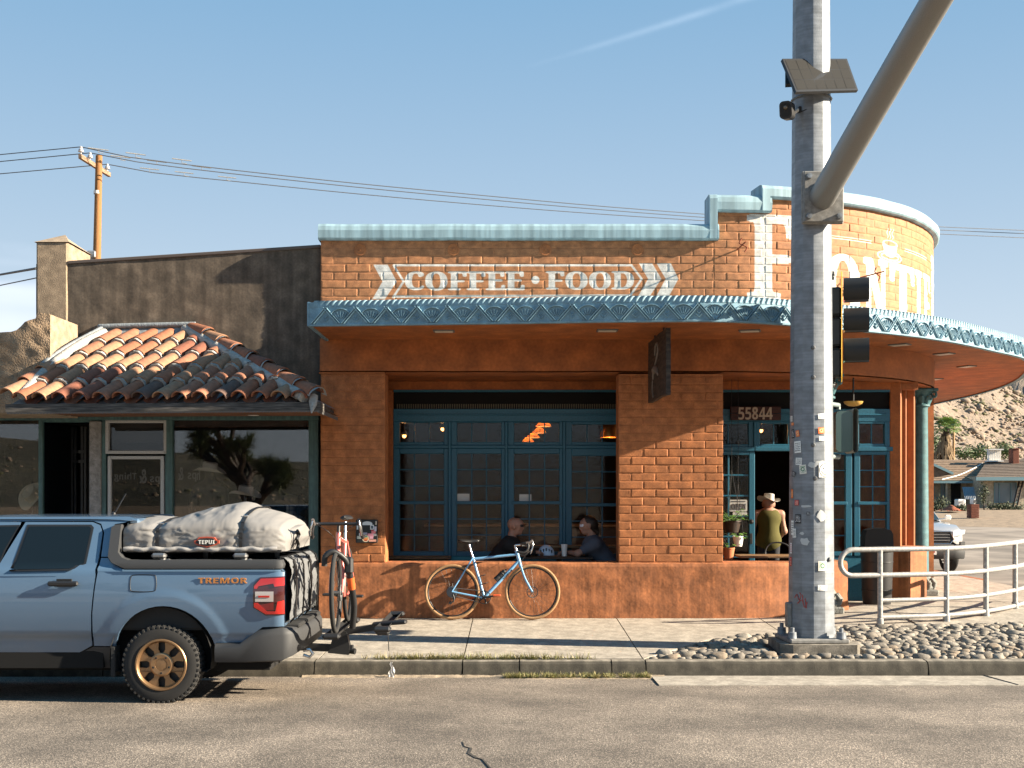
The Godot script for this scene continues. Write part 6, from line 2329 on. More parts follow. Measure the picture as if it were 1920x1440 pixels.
func stickers(t: Node3D) -> void:
	for k in 7:
		var m := mat("sticker%d" % k, Color(1, 1, 1), 0.5)
		m.albedo_texture = sticker_print(k)
	# [angle round the pole, height, width, height of the sticker, print, tilt]
	for q in [[-78, 2.50, 0.05, 0.06, 0, 0.0], [-72, 2.44, 0.05, 0.03, 4, 0], [-70, 2.33, 0.05, 0.10, 3, 0.1], [-52, 2.33, 0.045, 0.07, 4, 0.2], [-52, 2.18, 0.09, 0.13, 0, 0.06], [-48, 2.02, 0.08, 0.08, 0, -0.05], [-36, 1.93, 0.08, 0.10, 1, 0.1], [-66, 1.88, 0.06, 0.06, 3, -0.3], [-54, 1.56, 0.055, 0.06, 2, 0], [-72, 1.66, 0.04, 0.10, 4, 0], [-50, 1.38, 0.08, 0.10, 3, 0], [-70, 1.28, 0.05, 0.16, 0, 0], [-62, 1.22, 0.06, 0.10, 0, 0.05], [-76, 1.05, 0.04, 0.12, 5, 0], [-78, 0.9, 0.05, 0.10, 2, 0], [16, 2.52, 0.10, 0.06, 0, 0.1], [13, 2.36, 0.075, 0.07, 4, 0.05], [17, 2.27, 0.09, 0.05, 0, 0], [24, 1.92, 0.155, 0.16, 6, 0], [15, 0.86, 0.10, 0.11, 1, 0], [15, 0.62, 0.11, 0.06, 0, -0.05], [-22, 1.44, 0.04, 0.04, 3, 0]]:
		var g := G.new()
		var m := 4
		for k in m:
			var p := []
			for s in [[k, 0], [k + 1, 0], [k + 1, 1], [k, 1]]:
				var u: float = (s[0] / float(m) - 0.5) * q[2]
				var v: float = (s[1] - 0.5) * q[3]
				var x: float = u * cos(q[5]) - v * sin(q[5])
				var y: float = q[1] + u * sin(q[5]) + v * cos(q[5])
				p.append(pole_face(deg_to_rad(q[0]) + x / pole_r(q[1]), y, 0.007).origin)
			var nn: Vector3 = (p[1] - p[0]).cross(p[3] - p[0]).normalized()
			var f0 := float(k) / m
			var f1 := float(k + 1) / m
			g.tri(p[0], p[1], p[2], nn, nn, nn, Vector2(f0, 1), Vector2(f1, 1), Vector2(f1, 0))
			g.tri(p[0], p[2], p[3], nn, nn, nn, Vector2(f0, 1), Vector2(f1, 0), Vector2(f0, 0))
		put("sticker", g, M["sticker%d" % q[4]], t)
	# pale scuffs left by torn posters, red spray scrawl
	for q in [[-12, 1.98, 0.11, 0.07], [-30, 1.13, 0.12, 0.09], [-38, 1.22, 0.06, 0.04], [-28, 1.52, 0.14, 0.03], [10, 2.0, 0.13, 0.06], [12, 1.42, 0.12, 0.14]]:
		var g := G.new()
		var ring := []
		for k in 11:
			var a := TAU * k / 11
			var w := rng.randf_range(0.7, 1.1)
			ring.append([deg_to_rad(q[0]) + cos(a) * q[2] * 0.5 * w / 0.24, q[1] + sin(a) * q[3] * 0.5 * w])
		for k in 11:
			var p := [pole_face(deg_to_rad(q[0]), q[1], 0.005), pole_face(ring[k][0], ring[k][1], 0.006), pole_face(ring[(k + 1) % 11][0], ring[(k + 1) % 11][1], 0.006)]
			g.tri(p[0].origin, p[1].origin, p[2].origin, p[0].basis.z, p[1].basis.z, p[2].basis.z)
		put("paper_residue", g, mat("residue", Color(0.50, 0.51, 0.50), 0.8), t)
	var g := G.new()
	for q in [[[-60, 0.52], [-52, 0.56], [-46, 0.50], [-40, 0.55], [-44, 0.58]], [[-50, 0.46], [-38, 0.50], [-30, 0.42], [-24, 0.48]], [[-36, 0.56], [-34, 0.46]], [[-29, 0.52], [-26, 0.41]]]:
		var p := []
		for s in q: p.append(pole_face(deg_to_rad(s[0]), s[1] - 0.02, 0.003).origin)
		g.tube(curve(p, 4), 0.005, 4)
	put("red_scrawl", g, mat("red_spray", Color(0.42, 0.07, 0.06), 0.8), t)

func traffic_light() -> void:
	var z := 1.95
	var o := W(1569, 615, z)
	var t := thing("traffic_light", "three section black traffic light facing right, hung beside the signal pole", "traffic light", Vector3(o.x, Y(715, z), z))
	var g := G.new()
	# housing in three boxes, back plate with a yellow rim, seen from the side
	for k in 3:
		var y := Y(578 + k * 57 - 20 + 6, z)
		g.box(Vector3(X(1566, z), Y(568 + k * 57, z), z), Vector3(0.15, 0.335, 0.30), 0.025)
		g.box(Vector3(X(1558, z), Y(568 + k * 57, z), z), Vector3(0.05, 0.28, 0.22), 0.02)
	put("housing", g, mat("signal_black", Color(0.018, 0.022, 0.022), 0.5), t)
	g = G.new()
	var bp := rect(-0.23, Y(712, z) , 0.23, Y(517, z), 0.07)
	g.ext(bp, 0.0, 0.012, Transform3D(Basis(Vector3(0, 0, -1), Vector3.UP, Vector3.RIGHT), Vector3(X(1576.5, z), 0, z)))
	put("back_plate", g, M.signal_black, t)
	g = G.new()
	var ring := []
	for q in rect(-0.235, Y(714, z), 0.235, Y(515, z), 0.07): ring.append(Vector3(X(1577.5, z), q.y, z - q.x))
	g.tube(ring, 0.006, 5, false, true)
	put("reflective_border", g, mat("signal_yellow", Color(0.75, 0.42, 0.02), 0.5), t)
	for k in 3:
		var c := Vector3(X(1578, z) + 0.02, Y(547 + k * 56.5, z), z)
		g = G.new()
		# tunnel visor, open below
		var arc := 1.55 * PI
		for sg in [0.0, 0.006]:
			g.grid(24, 4, func(u: float, v: float):
				var a := -PI * 0.275 + arc * u
				return c + Vector3(0.29 * v, sin(a) * (0.156 - sg), cos(a) * (0.156 - sg)), 1.0 if sg == 0.0 else -1.0)
		put("visor", g, mat("visor_black", Color(0.013, 0.013, 0.013), 0.6, {"tex": "fine", "scale": 2.0}), t)
		g = G.new()
		g.lathe([Vector2(0.0, 0.045), Vector2(0.08, 0.035), Vector2(0.14, 0.0)], 24, Transform3D(Basis(Vector3(0, 0, 1), -PI / 2), c))
		put("lens", g, mat(["red_lens", "amber_lens", "green_lens"][k], [Color(0.25, 0.02, 0.015), Color(0.25, 0.10, 0.01), Color(0.02, 0.14, 0.09)][k], 0.2, {"coat": 1.0}), t)
	g = G.new()
	g.box(Vector3(X(1560, z), Y(513, z), z), Vector3(0.07, 0.05, 0.07), 0.01)
	g.tube([Vector3(X(1560, z), Y(513, z), z), Vector3(X(1560, z), Y(524, z), z)], 0.03, 10)
	g.tube([Vector3(X(1560, z), Y(513, z), z), Vector3(PX + 0.1, Y(513, z), PZ - 0.1)], 0.03, 8)
	g.tube([Vector3(X(1562, z), Y(705, z), z), Vector3(X(1562, z), Y(722, z), z), Vector3(PX + 0.1, Y(722, z), PZ - 0.1)], 0.03, 8)
	put("mounting", g, M.signal_black, t)
	t.rotation.y = -0.26

func walk_signal() -> void:
	var z := 2.2
	var t := thing("pedestrian_signal", "dark green pedestrian signal box on the right of the signal pole, seen from behind", "pedestrian signal", W(1582, 858, z))
	var g := G.new()
	g.ext(rect(X(1561, z), Y(848, z), X(1592, z), Y(772, z), 0.05), z - 0.17, z + 0.15, Transform3D.IDENTITY, 30.0)
	put("housing", g, mat("signal_green", Color(0.045, 0.085, 0.08), 0.4, {"coat": 0.5}), t)
	g = G.new()
	g.ext(rect(X(1592, z), Y(850, z), X(1602, z), Y(767, z), 0.035), z - 0.2, z + 0.17)
	put("visor_frame", g, mat("signal_grey", Color(0.20, 0.24, 0.23), 0.45), t)
	g = G.new()
	for y in [852, 768]:
		g.tube([W(1572, y, z), W(1572, y + (5 if y > 800 else -8), z), Vector3(PX + 0.15, Y(y + (5 if y > 800 else -8), z), PZ - 0.05)], 0.028, 8)
	g.box(W(1566, 857, z), Vector3(0.07, 0.05, 0.07), 0.015)
	put("bracket", g, M.signal_grey, t)

func solar_and_camera() -> void:
	var z := 2.95
	var t := thing("solar_panel", "small tilted solar panel strapped to the signal pole above a camera", "solar panel", Vector3(PX, 6.55, PZ))
	var g := G.new()
	# corners as photographed: lower edge nearer
	var a := W(1493, 172, 3.30)
	var b := W(1609, 169, 2.72)
	var d := W(1588, 110, 2.40)
	var c := W(1467, 110, 2.98)
	var n := (b - a).cross(c - a).normalized()
	if n.z < 0: n = -n
	var th := n * -0.035
	g.quad(a, b, d, c, n)
	g.quad(a + th, b + th, d + th, c + th, -n)
	g.quad(a, b, b + th, a + th, a - c)
	g.quad(c, d, d + th, c + th, c - a)
	g.quad(a, c, c + th, a + th, a - b)
	g.quad(b, d, d + th, b + th, b - a)
	put("frame", g, M.black, t)
	g = G.new()
	for i in 6:
		for j in 3:
			var u0 := 0.03 + i * 0.158
			var v0 := 0.06 + j * 0.30
			var p := []
			for q in [[u0, v0], [u0 + 0.152, v0], [u0 + 0.152, v0 + 0.285], [u0, v0 + 0.285]]: p.append(a.lerp(b, q[0]).lerp(c.lerp(d, q[0]), q[1]) + n * 0.003)
			g.quad(p[0], p[1], p[2], p[3], n)
	put("cells", g, mat("solar_cell", Color(0.035, 0.034, 0.032), 0.6, {"spec": 0.15}), t)
	g = G.new()
	var mid := (a + b + c + d) * 0.25 + th
	g.box(mid - n * 0.06, Vector3(0.12, 0.14, 0.10), 0.01)
	g.bar(mid - n * 0.05, Vector3(PX, 6.48, PZ + 0.1), 0.07, 0.07)
	g.bar(W(1480, 160, 2.95), W(1480, 130, 2.8), 0.09, 0.05)
	put("bracket", g, M.black, t)
	g = G.new()
	var ring := []
	for k in 20: ring.append(Vector3(PX + sin(TAU * k / 20) * 0.222, Y(188, PZ), PZ + cos(TAU * k / 20) * 0.222))
	g.tube(ring, 0.010, 5, false, true)
	put("strap", g, M.dark_steel, t)
	# camera on its arm
	var cam := thing("security_camera", "small black security camera on a white arm clamped to the signal pole", "camera", W(1480, 222, 2.85))
	var o := W(1475, 207, 2.9)
	var dir := Vector3(-0.45, -0.20, 1.0).normalized()
	var xf := Transform3D(Basis(Vector3.UP.cross(dir).normalized(), dir.cross(Vector3.UP.cross(dir).normalized()), dir), o)
	g = G.new()
	g.ext(rect(-0.068, -0.095, 0.068, 0.095, 0.045, 6), -0.13, 0.06, xf, 40.0)
	put("body", g, M.black, cam)
	g = G.new()
	g.ext(rect(-0.05, -0.075, 0.05, 0.075, 0.035, 6), 0.06, 0.066, xf, 40.0)
	put("face", g, M.matt_black, cam)
	g = G.new()
	g.lathe([Vector2(0.0, 0.016), Vector2(0.018, 0.012), Vector2(0.026, 0.0)], 16, Transform3D(xf.basis * Basis(Vector3.RIGHT, PI / 2), xf * Vector3(0, 0.025, 0.066)))
	put("lens", g, mat("camera_lens", Color(0.10, 0.07, 0.04), 0.1, {"coat": 1.0}), cam)
	g = G.new()
	g.tube([xf * Vector3(0.02, -0.02, -0.12), W(1490, 210, 2.76), W(1500, 205, 2.74)], 0.022, 8)
	put("arm", g, M.white_paint, cam)
	g = G.new()
	g.box(W(1501, 206, 2.74), Vector3(0.06, 0.07, 0.06), 0.01)
	var wire := curve([W(1495, 212, 2.76), W(1513, 205, 2.80), W(1526, 198, 2.79), W(1529, 180, 2.79)], 6)
	g.tube(wire, 0.006, 5)
	put("cable", g, M.black, cam)

func railing() -> void:
	var t := thing("handrail", "curved white tubular handrail with four rails beside the corner entrance", "railing", Vector3(4.6, 0.0, 0.6))
	var m: Material = M.rail_paint
	# the line of the rail in plan, running right and away, then bending back
	var line := curve([Vector2(4.20, 0.82), Vector2(4.72, 0.70), Vector2(5.67, 0.42), Vector2(6.40, 0.02), Vector2(7.0, -0.55), Vector2(7.5, -1.3)], 8)
	var at := func(k: float, h: float) -> Vector3:
		var i := clampi(int(k), 0, line.size() - 2)
		var p: Vector2 = line[i].lerp(line[i + 1], k - i)
		return Vector3(p.x, h + 0.045 * smoothstep(5.6, 7.2, p.x), p.y)
	var hs := [0.945, 0.615, 0.29, 0.075]
	var full := []
	# top and second rail meet in a bend at the left
	var g := G.new()
	var n: int = line.size() - 1
	var p := []
	for k in range(n, 3, -1): p.append(at.call(float(k), hs[0]))
	var r: float = (hs[0] - hs[1]) * 0.5
	var c: Vector3 = at.call(3.0, (hs[0] + hs[1]) * 0.5)
	var dirv: Vector3 = (at.call(0.0, 0) - at.call(5.0, 0)).normalized()
	for k in 13:
		var a := PI / 2 + PI * k / 12.0
		p.append(c + Vector3(0, sin(a) * r, 0) + dirv * (-cos(a) * r))
	for k in range(4, n + 1): p.append(at.call(float(k), hs[1]))
	g.tube(p, 0.033, 12)
	put("bent_rail", g, m, t)
	for h in [hs[2], hs[3]]:
		g = G.new()
		p = []
		for k in range(8, n + 1): p.append(at.call(float(k) , h))
		g.tube(p, 0.029, 10)
		put("rail", g, m, t)
	for k in [8.0, 16.0, 23.0, 31.0, 40.0]:
		g = G.new()
		var o: Vector3 = at.call(k, 0.0)
		g.tube([Vector3(o.x, gy(o.x, o.z) - 0.02, o.z), at.call(k, hs[0])], 0.034, 12)
		g.lathe([Vector2(0.034, 0.09), Vector2(0.044, 0.08), Vector2(0.046, 0.0)], 14, Transform3D(Basis.IDENTITY, Vector3(o.x, gy(o.x, o.z) - 0.005, o.z)))
		put("post", g, m, t)

func stones() -> void:
	var bed := Node3D.new()
	bed.name = "stone_bed"
	add_child(bed)
	struct(bed)
	base_of[bed] = Vector3.ZERO
	var edge := PackedVector2Array([Vector2(1.45, 3.335), Vector2(2.34, 2.0), Vector2(3.2, 1.5), Vector2(4.3, 0.90), Vector2(6.6, 0.58), Vector2(7.6, 0.45), Vector2(7.6, 3.335)])
	var g := G.new()
	var fb := noise(61, 1.5, 3)
	g.sheet(edge, func(q: Vector2): return Vector3(q.x, gy(q.x, q.y) - 0.03 + 0.012 * fb.get_noise_2d(q.x * 3, q.y * 3), q.y), 0.2, -1.0)
	put("mortar_bed", g, mat("bed_mortar", Color(0.34, 0.29, 0.225), 0.95, {"tex": "worn", "scale": 0.9, "bump": "rough", "cm": 0.4}), bed)
	var ms := []
	for k in 4: ms.append(mat("stone%d" % k, [Color(0.30, 0.26, 0.21), Color(0.37, 0.33, 0.275), Color(0.22, 0.195, 0.165), Color(0.33, 0.26, 0.19)][k], 0.9, {"tex": "blotch", "scale": 4.0, "bump": "rough", "cm": 0.15}))
	var shapes := []
	for k in 9:
		var f := noise(200 + k, 0.9, 2)
		var s := G.new()
		s.grid(9, 6, func(u: float, v: float):
			var d := Vector3(sin(PI * v) * cos(TAU * u), cos(PI * v), sin(PI * v) * sin(TAU * u))
			var q := d * (1.0 + 0.34 * f.get_noise_3d(d.x, d.y, d.z))
			q.y = clampf(q.y, -0.6, 0.62)
			return q, 1.0)
		shapes.append(s.mesh())
	# bedded stones thrown down with a least spacing, nearer ones first
	var spots := []
	var tries := 0
	while spots.size() < 1150 and tries < 30000:
		tries += 1
		var q := Vector2(rng.randf_range(1.5, 7.5), rng.randf_range(0.5, 3.29))
		if not Geometry2D.is_point_in_polygon(q, edge): continue
		if absf(q.x - PX) < 0.53 and absf(q.y - PZ) < 0.52: continue
		if q.y > 2.05 and q.y < 2.9 and q.x < PX - 0.4 and absf(q.y - 2.42) < 0.05 * (PX - q.x): continue
		var s := rng.randf_range(0.036, 0.088)
		var ok := true
		for o in spots:
			if o[0].distance_squared_to(q) < pow((o[1] + s) * 0.80, 2.0):
				ok = false
				break
		if ok: spots.append([q, s])
	spots.sort_custom(func(a, b): return a[0].y + a[1] * 8.0 > b[0].y + b[1] * 8.0)
	var rest := [MultiMesh.new(), MultiMesh.new()]
	var more := [[], []]
	for k in spots.size():
		var q: Vector2 = spots[k][0]
		var s: float = spots[k][1]
		var bas := Basis.from_euler(Vector3(rng.randf_range(-0.3, 0.3), rng.randf() * TAU, rng.randf_range(-0.3, 0.3))).scaled(Vector3(s * rng.randf_range(0.8, 1.35), s * rng.randf_range(0.6, 1.0), s * rng.randf_range(0.75, 1.0)))
		var xf := Transform3D(bas, Vector3(q.x, gy(q.x, q.y) + rng.randf_range(-0.022, 0.004), q.y))
		if k < 300:
			var o := MeshInstance3D.new()
			o.name = "cobble"
			o.mesh = shapes[k % 9]
			o.material_override = ms[(k * 7) % 4]
			bed.add_child(o, true)
			o.transform = xf
		else:
			more[k % 2].append(xf)
	for j in 2:
		var mm: MultiMesh = rest[j]
		mm.transform_format = MultiMesh.TRANSFORM_3D
		mm.mesh = shapes[j * 3]
		mm.instance_count = more[j].size()
		for k in more[j].size(): mm.set_instance_transform(k, more[j][k])
		var o := MultiMeshInstance3D.new()
		o.name = "far_cobbles"
		o.multimesh = mm
		o.material_override = ms[j]
		bed.add_child(o, true)
		stuff(o)

# ---------------------------------------------------------------- the blue pickup, its roof tent, rack and bikes
const TZ := 5.55               # its near side
const TC := 4.67               # its middle
func tp(px: float, py: float) -> Vector2:                # a spot of the photograph on the truck's near side
	var k := (EYE.z - TZ) / 2300.0
	return Vector2((px - 960.0) * k, EYE.y + (925.0 - py) * k)

func tpoly(a: Array, shrink := 0.0) -> PackedVector2Array:
	var p := PackedVector2Array()
	for q in a: p.append(tp(q[0], q[1]))
	if shrink != 0.0:
		var r := Geometry2D.offset_polygon(p, -shrink, Geometry2D.JOIN_ROUND)
		if r.size(): return r[0]
	return p

func side_z(q: Vector2) -> float:
	var z := TZ
	if q.y > 0.97:
		z -= 0.03 * smoothstep(0.97, 1.03, q.y) + maxf(q.y - 0.99, 0.0) * 0.40
	else:
		z -= 0.05 * pow((q.y - 0.70) / 0.35, 2.0)
	z -= 0.014 * smoothstep(0.405, 0.375, q.y)
	var c := tp(306, 1232)
	var d := q.distance_to(c)
	z += 0.010 * smoothstep(0.62, 0.53, d)
	var e := q.x + 2.11
	if e > 0.0:
		z -= 0.12 - sqrt(maxf(0.12 * 0.12 - e * e, 0.0))
	return z

func near_side(q: Vector2) -> Vector3: return Vector3(q.x, q.y, side_z(q))
func away_side(q: Vector2) -> Vector3: return Vector3(q.x, q.y, 2.0 * TC - side_z(q))

func pickup() -> void:
	var t := thing("pickup_truck", "steel blue pickup parked at the kerb with bronze wheels and a tent over its bed", "pickup truck", Vector3(-4.3, -0.2, TC))
	var blue: Material = M.truck_blue
	var arch := []
	for k in 25:
		var a := deg_to_rad(lerpf(-12.0, 192.0, k / 24.0))
		arch.append([306 + 95.0 * cos(a), 1232 - 95.0 * sin(a)])
	var farch := []
	for k in 25:
		var a := deg_to_rad(lerpf(-12.0, 192.0, k / 24.0))
		farch.append([-342 + 95.0 * cos(a), 1232 - 95.0 * sin(a)])
	var quarter := [[184, 1046], [198, 1046], [206, 1056], [232, 1067.5], [527, 1067.5], [532, 1073], [532, 1176], [492, 1177], [450, 1207], [402, 1208]] + arch + [[213, 1214], [170, 1214], [172, 1150], [177, 1100]]
	var rear_door := [[31, 979], [160, 979], [175, 985], [182, 1000], [181, 1046], [176, 1100], [171, 1150], [168, 1213], [130, 1233], [-14, 1233], [-12, 1071], [7, 1030]]
	var front_door := [[24, 979], [2, 1030], [-16, 1071], [-18, 1233], [-228, 1233], [-240, 1120], [-236, 1071], [-150, 1010], [-95, 984], [-60, 979]]
	var fender := [[-238, 1071], [-243, 1120], [-236, 1212]] + farch + [[-440, 1214], [-505, 1190], [-512, 1110], [-470, 1085], [-330, 1073]]
	var roof_side := [[-95, 980], [160, 978], [176, 983.5], [184, 1000], [184, 1045], [197.5, 1045], [197, 992], [203, 984], [222, 981], [238, 972], [228, 969], [-60, 970]]
	for f in [near_side, away_side]:
		var sg := 1.0 if f == near_side else -1.0
		for q in [["quarter_panel", quarter, 0.03, 0.004], ["rear_door", rear_door, 0.06, 0.004], ["front_door", front_door, 0.09, 0.004], ["fender", fender, 0.09, 0.004], ["roof_side", roof_side, 0.06, 0.002]]:
			var g := G.new()
			g.sheet(tpoly(q[1], q[3]), f, q[2], sg, Vector3(0, 0, -0.03 * sg))
			put(q[0], g, blue, t)
		# flush side glass in black surrounds
		for q in [[[[36, 984.5], [158, 984.5], [163.5, 990], [158, 1059], [131, 1069.5], [17, 1071], [25, 1035]], [[41, 988], [155, 988], [159, 992], [154, 1057], [130, 1066], [24, 1067.5], [31, 1035]]], [[[22, 985], [3, 1032], [-8, 1070], [-228, 1070], [-148, 1014], [-93, 987]], [[19, 988], [0, 1032], [-10, 1067], [-220, 1067], [-145, 1016], [-92, 990]]]]:
			var g := G.new()
			g.sheet(tpoly(q[0]), func(p: Vector2): return f.call(p) + Vector3(0, 0, 0.004 * sg), 0.08, sg)
			put("window_trim", g, M.black, t)
			g = G.new()
			g.sheet(tpoly(q[1]), func(p: Vector2): return f.call(p) + Vector3(0, 0, 0.008 * sg), 0.08, sg)
			put("side_window", g, mat("tinted_glass", Color(0.008, 0.014, 0.020), 0.05, {"spec": 0.3}), t)
		# black sail panel sweeping into the bed rail cap
		var g := G.new()
		g.sheet(tpoly([[199, 990], [206, 984.5], [217, 984], [217.5, 1036], [226, 1046], [238, 1050.5], [526, 1050.5], [530, 1060], [528, 1066.5], [233, 1066.5], [207.5, 1055], [199.5, 1044]]), func(p: Vector2): return f.call(p) + Vector3(0, 0, (0.05 * smoothstep(0.97, 1.03, p.y) - 0.012) * sg), 0.07, sg, Vector3(0, 0, -0.11 * sg))
		put("bed_rail_cap", g, M.truck_plastic, t)
		# lower cladding
		g = G.new()
		g.sheet(tpoly([[-236, 1214], [-228, 1234], [130, 1234], [169, 1215], [213, 1215], [216, 1257], [-238, 1257]]), func(p: Vector2): return f.call(p) + Vector3(0, 0, -0.004 * sg), 0.12, sg, Vector3(0, 0, -0.05 * sg))
		put("sill_cladding", g, M.truck_plastic, t)
	# roof and rear of the cab
	var g := G.new()
	g.grid(14, 14, func(u: float, v: float):
		var w := 2.0 * v - 1.0
		var x := lerpf(tp(-98, 0).x, tp(236, 0).x + 0.05 * (1.0 - w * w), u)
		return Vector3(x, 1.432 + 0.034 * (1.0 - pow(absf(w), 2.6)) - 0.018 * pow(absf(2.0 * u - 1.0), 6.0), TC + w * 0.69), 1.0)
	put("roof", g, blue, t)
	g = G.new()
	g.quad(Vector3(-4.99, 1.42, TC + 0.66), Vector3(-4.99, 1.42, TC - 0.66), Vector3(-5.68, 0.95, TC - 0.78), Vector3(-5.68, 0.95, TC + 0.78), Vector3(-1, 1, 0))
	put("windscreen", g, M.tinted_glass, t)
	g = G.new()
	g.grid(6, 10, func(u: float, v: float): return Vector3(lerpf(-5.66, -6.85, u), lerpf(0.955, 0.86, u * u) + 0.04 * (1.0 - pow(2.0 * v - 1.0, 2.0)), TC + (2.0 * v - 1.0) * 0.82), -1.0)
	put("hood", g, blue, t)
	g = G.new()
	g.span(Vector3(-7.0, 0.05, TC - 0.80), Vector3(-6.84, 0.85, TC + 0.80), 0.06)
	put("front_bumper", g, M.truck_plastic, t)
	g = G.new()
	g.span(Vector3(tp(203, 0).x - 0.05, 0.4, TC - 0.76), Vector3(tp(203, 0).x, 1.02, TC + 0.76))
	g.quad(Vector3(-3.58, 0.99, TC + 0.72), Vector3(-3.58, 0.99, TC - 0.72), Vector3(-3.47, 1.42, TC - 0.66), Vector3(-3.47, 1.42, TC + 0.66), Vector3(1, 0, 0))
	put("cab_back", g, M.tinted_glass, t)
	g = G.new()
	g.box(Vector3(-3.435, 1.405, TC), Vector3(0.10, 0.06, 1.24), 0.02)
	put("rear_lip", g, blue, t)
	# bed and underside
	g = G.new()
	g.span(Vector3(-3.56, 0.44, TC - 0.78), Vector3(-2.06, 0.48, TC + 0.78))
	for s in [-1.0, 1.0]: g.span(Vector3(-3.56, 0.46, TC + s * 0.78 - 0.02), Vector3(-2.06, 0.985, TC + s * 0.78 + 0.02))
	put("bed", g, M.matt_black, t)
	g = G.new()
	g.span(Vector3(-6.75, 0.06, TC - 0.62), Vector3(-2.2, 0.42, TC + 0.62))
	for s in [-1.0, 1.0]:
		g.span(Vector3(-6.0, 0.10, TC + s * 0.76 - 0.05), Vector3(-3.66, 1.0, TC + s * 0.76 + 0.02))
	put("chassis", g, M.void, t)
	# tailgate behind its cover, tail lights, bumper
	g = G.new()
	g.span(Vector3(-2.10, 0.45, TC - 0.76), Vector3(-2.045, 0.985, TC + 0.76), 0.02)
	put("tailgate", g, blue, t)
	for sg in [1.0, -1.0]:
		var f: Callable = near_side if sg > 0 else away_side
		var lamp := node("tail_light", t)
		var on := func(px: Array, lift: float, nm: String, m: Material, cell := 0.03):
			var h := G.new()
			h.sheet(tpoly(px), func(p: Vector2): return f.call(p) + Vector3(0.004, 0, lift * sg), cell, sg, Vector3(0, 0, -0.012 * sg))
			put(nm, h, m, lamp)
		on.call([[474, 1096], [487, 1082.5], [531, 1081], [532, 1153], [497, 1154], [474, 1139]], 0.008, "housing", mat("lamp_dark", Color(0.05, 0.006, 0.006), 0.15, {"coat": 1.0}))
		on.call([[476, 1099], [488, 1085], [531, 1083.5], [531.5, 1098], [514, 1100], [512, 1094], [484, 1099], [481, 1104], [476, 1104]], 0.018, "red_lens", mat("lamp_red", Color(0.42, 0.014, 0.010), 0.12, {"coat": 1.0}))
		on.call([[476, 1130], [482, 1130], [500, 1146], [531.5, 1146], [531.5, 1151], [498, 1151.5], [476, 1138]], 0.018, "red_lens", M.lamp_red)
		on.call([[520, 1128], [531.5, 1126], [531.5, 1146], [516, 1146]], 0.016, "red_lens", M.lamp_red)
		on.call([[478, 1109], [512, 1109], [512, 1128], [478, 1128]], 0.014, "clear_lens", mat("lamp_clear", Color(0.42, 0.38, 0.36), 0.15, {"coat": 1.0}))
		on.call([[484, 1116.5], [505, 1116.5], [505, 1120], [484, 1120]], 0.019, "red_bar", M.lamp_red)
		on.call([[479, 1136], [512, 1129], [513, 1144], [500, 1144]], 0.013, "dark_lens", mat("lamp_deep", Color(0.16, 0.01, 0.01), 0.15, {"coat": 1.0}))
	g = G.new()
	var secs := []
	for q in [[-2.64, 0.875, 0.155, 0.327], [-2.42, 0.878, 0.155, 0.33], [-2.25, 0.872, 0.158, 0.46], [-2.04, 0.862, 0.163, 0.475], [-1.955, 0.80, 0.20, 0.475], [-1.925, 0.68, 0.22, 0.46], [-1.90, 0.35, 0.23, 0.45], [-1.895, 0.0, 0.23, 0.45], [-1.90, -0.35, 0.23, 0.45], [-1.925, -0.68, 0.22, 0.46], [-1.955, -0.80, 0.20, 0.475], [-2.04, -0.862, 0.163, 0.475], [-2.25, -0.872, 0.158, 0.46], [-2.42, -0.878, 0.155, 0.33], [-2.64, -0.875, 0.155, 0.327]]:
		var s := []
		var out: float = smoothstep(-2.12, -1.93, q[0])
		var iz: float = q[1] * lerpf(1.0, 0.97, out)
		for k in [[0.10, 0.0], [0.0, 0.06], [0.0, 0.75], [0.03, 0.96], [0.09, 1.0], [0.19, 1.0]]:
			s.append(Vector3(q[0] - k[0] * out, lerpf(q[2], q[3], k[1]), TC + q[1] - signf(q[1]) * k[0] * (1.0 - out) * 0.7))
		secs.append(s)
	loft(g, secs, -1.0)
	put("rear_bumper", g, M.truck_plastic, t)
	g = G.new()
	g.span(Vector3(-2.08, 0.44, TC - 0.62), Vector3(-1.93, 0.478, TC + 0.62), 0.012)
	put("step_pad", g, M.matt_black, t)
	g = G.new()
	g.tube([Vector3(-1.93, 0.17, TC + 0.42), Vector3(-1.87, 0.15, TC + 0.42), Vector3(-1.84, 0.18, TC + 0.42), Vector3(-1.87, 0.22, TC + 0.42), Vector3(-1.93, 0.21, TC + 0.42)], 0.016, 7)
	put("tow_hook", g, M.chrome, t)
	# wheels, liners, mud flap
	for q in [[-3.118, 1.0], [-3.118, -1.0], [-6.18, 1.0], [-6.18, -1.0]]:
		var w := node("wheel", t)
		var z: float = TC + q[1] * 0.765
		var xf := Transform3D(Basis(Vector3.RIGHT, PI / 2 * q[1]), Vector3(q[0], 0.140, z))
		var h := 0.112
		truck_wheel(w, xf, h)
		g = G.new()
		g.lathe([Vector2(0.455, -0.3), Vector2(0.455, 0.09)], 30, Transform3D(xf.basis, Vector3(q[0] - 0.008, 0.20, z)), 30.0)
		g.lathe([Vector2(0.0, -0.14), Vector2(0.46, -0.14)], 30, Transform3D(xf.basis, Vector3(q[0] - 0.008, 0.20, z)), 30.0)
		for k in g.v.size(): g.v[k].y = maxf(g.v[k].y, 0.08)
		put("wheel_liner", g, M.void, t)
	g = G.new()
	g.span(Vector3(-3.57, 0.03, TC + 0.70), Vector3(-3.53, 0.30, TC + 0.855), 0.006)
	put("mud_flap", g, M.matt_black, t)
	g = G.new()
	g.tube([Vector3(-2.75, 0.16, TC - 0.3), Vector3(-2.35, 0.13, TC - 0.3)], 0.05, 12)
	put("exhaust", g, M.dark_steel, t)
	# small things on the flank
	g = G.new()
	var hq := tp(120, 1094)
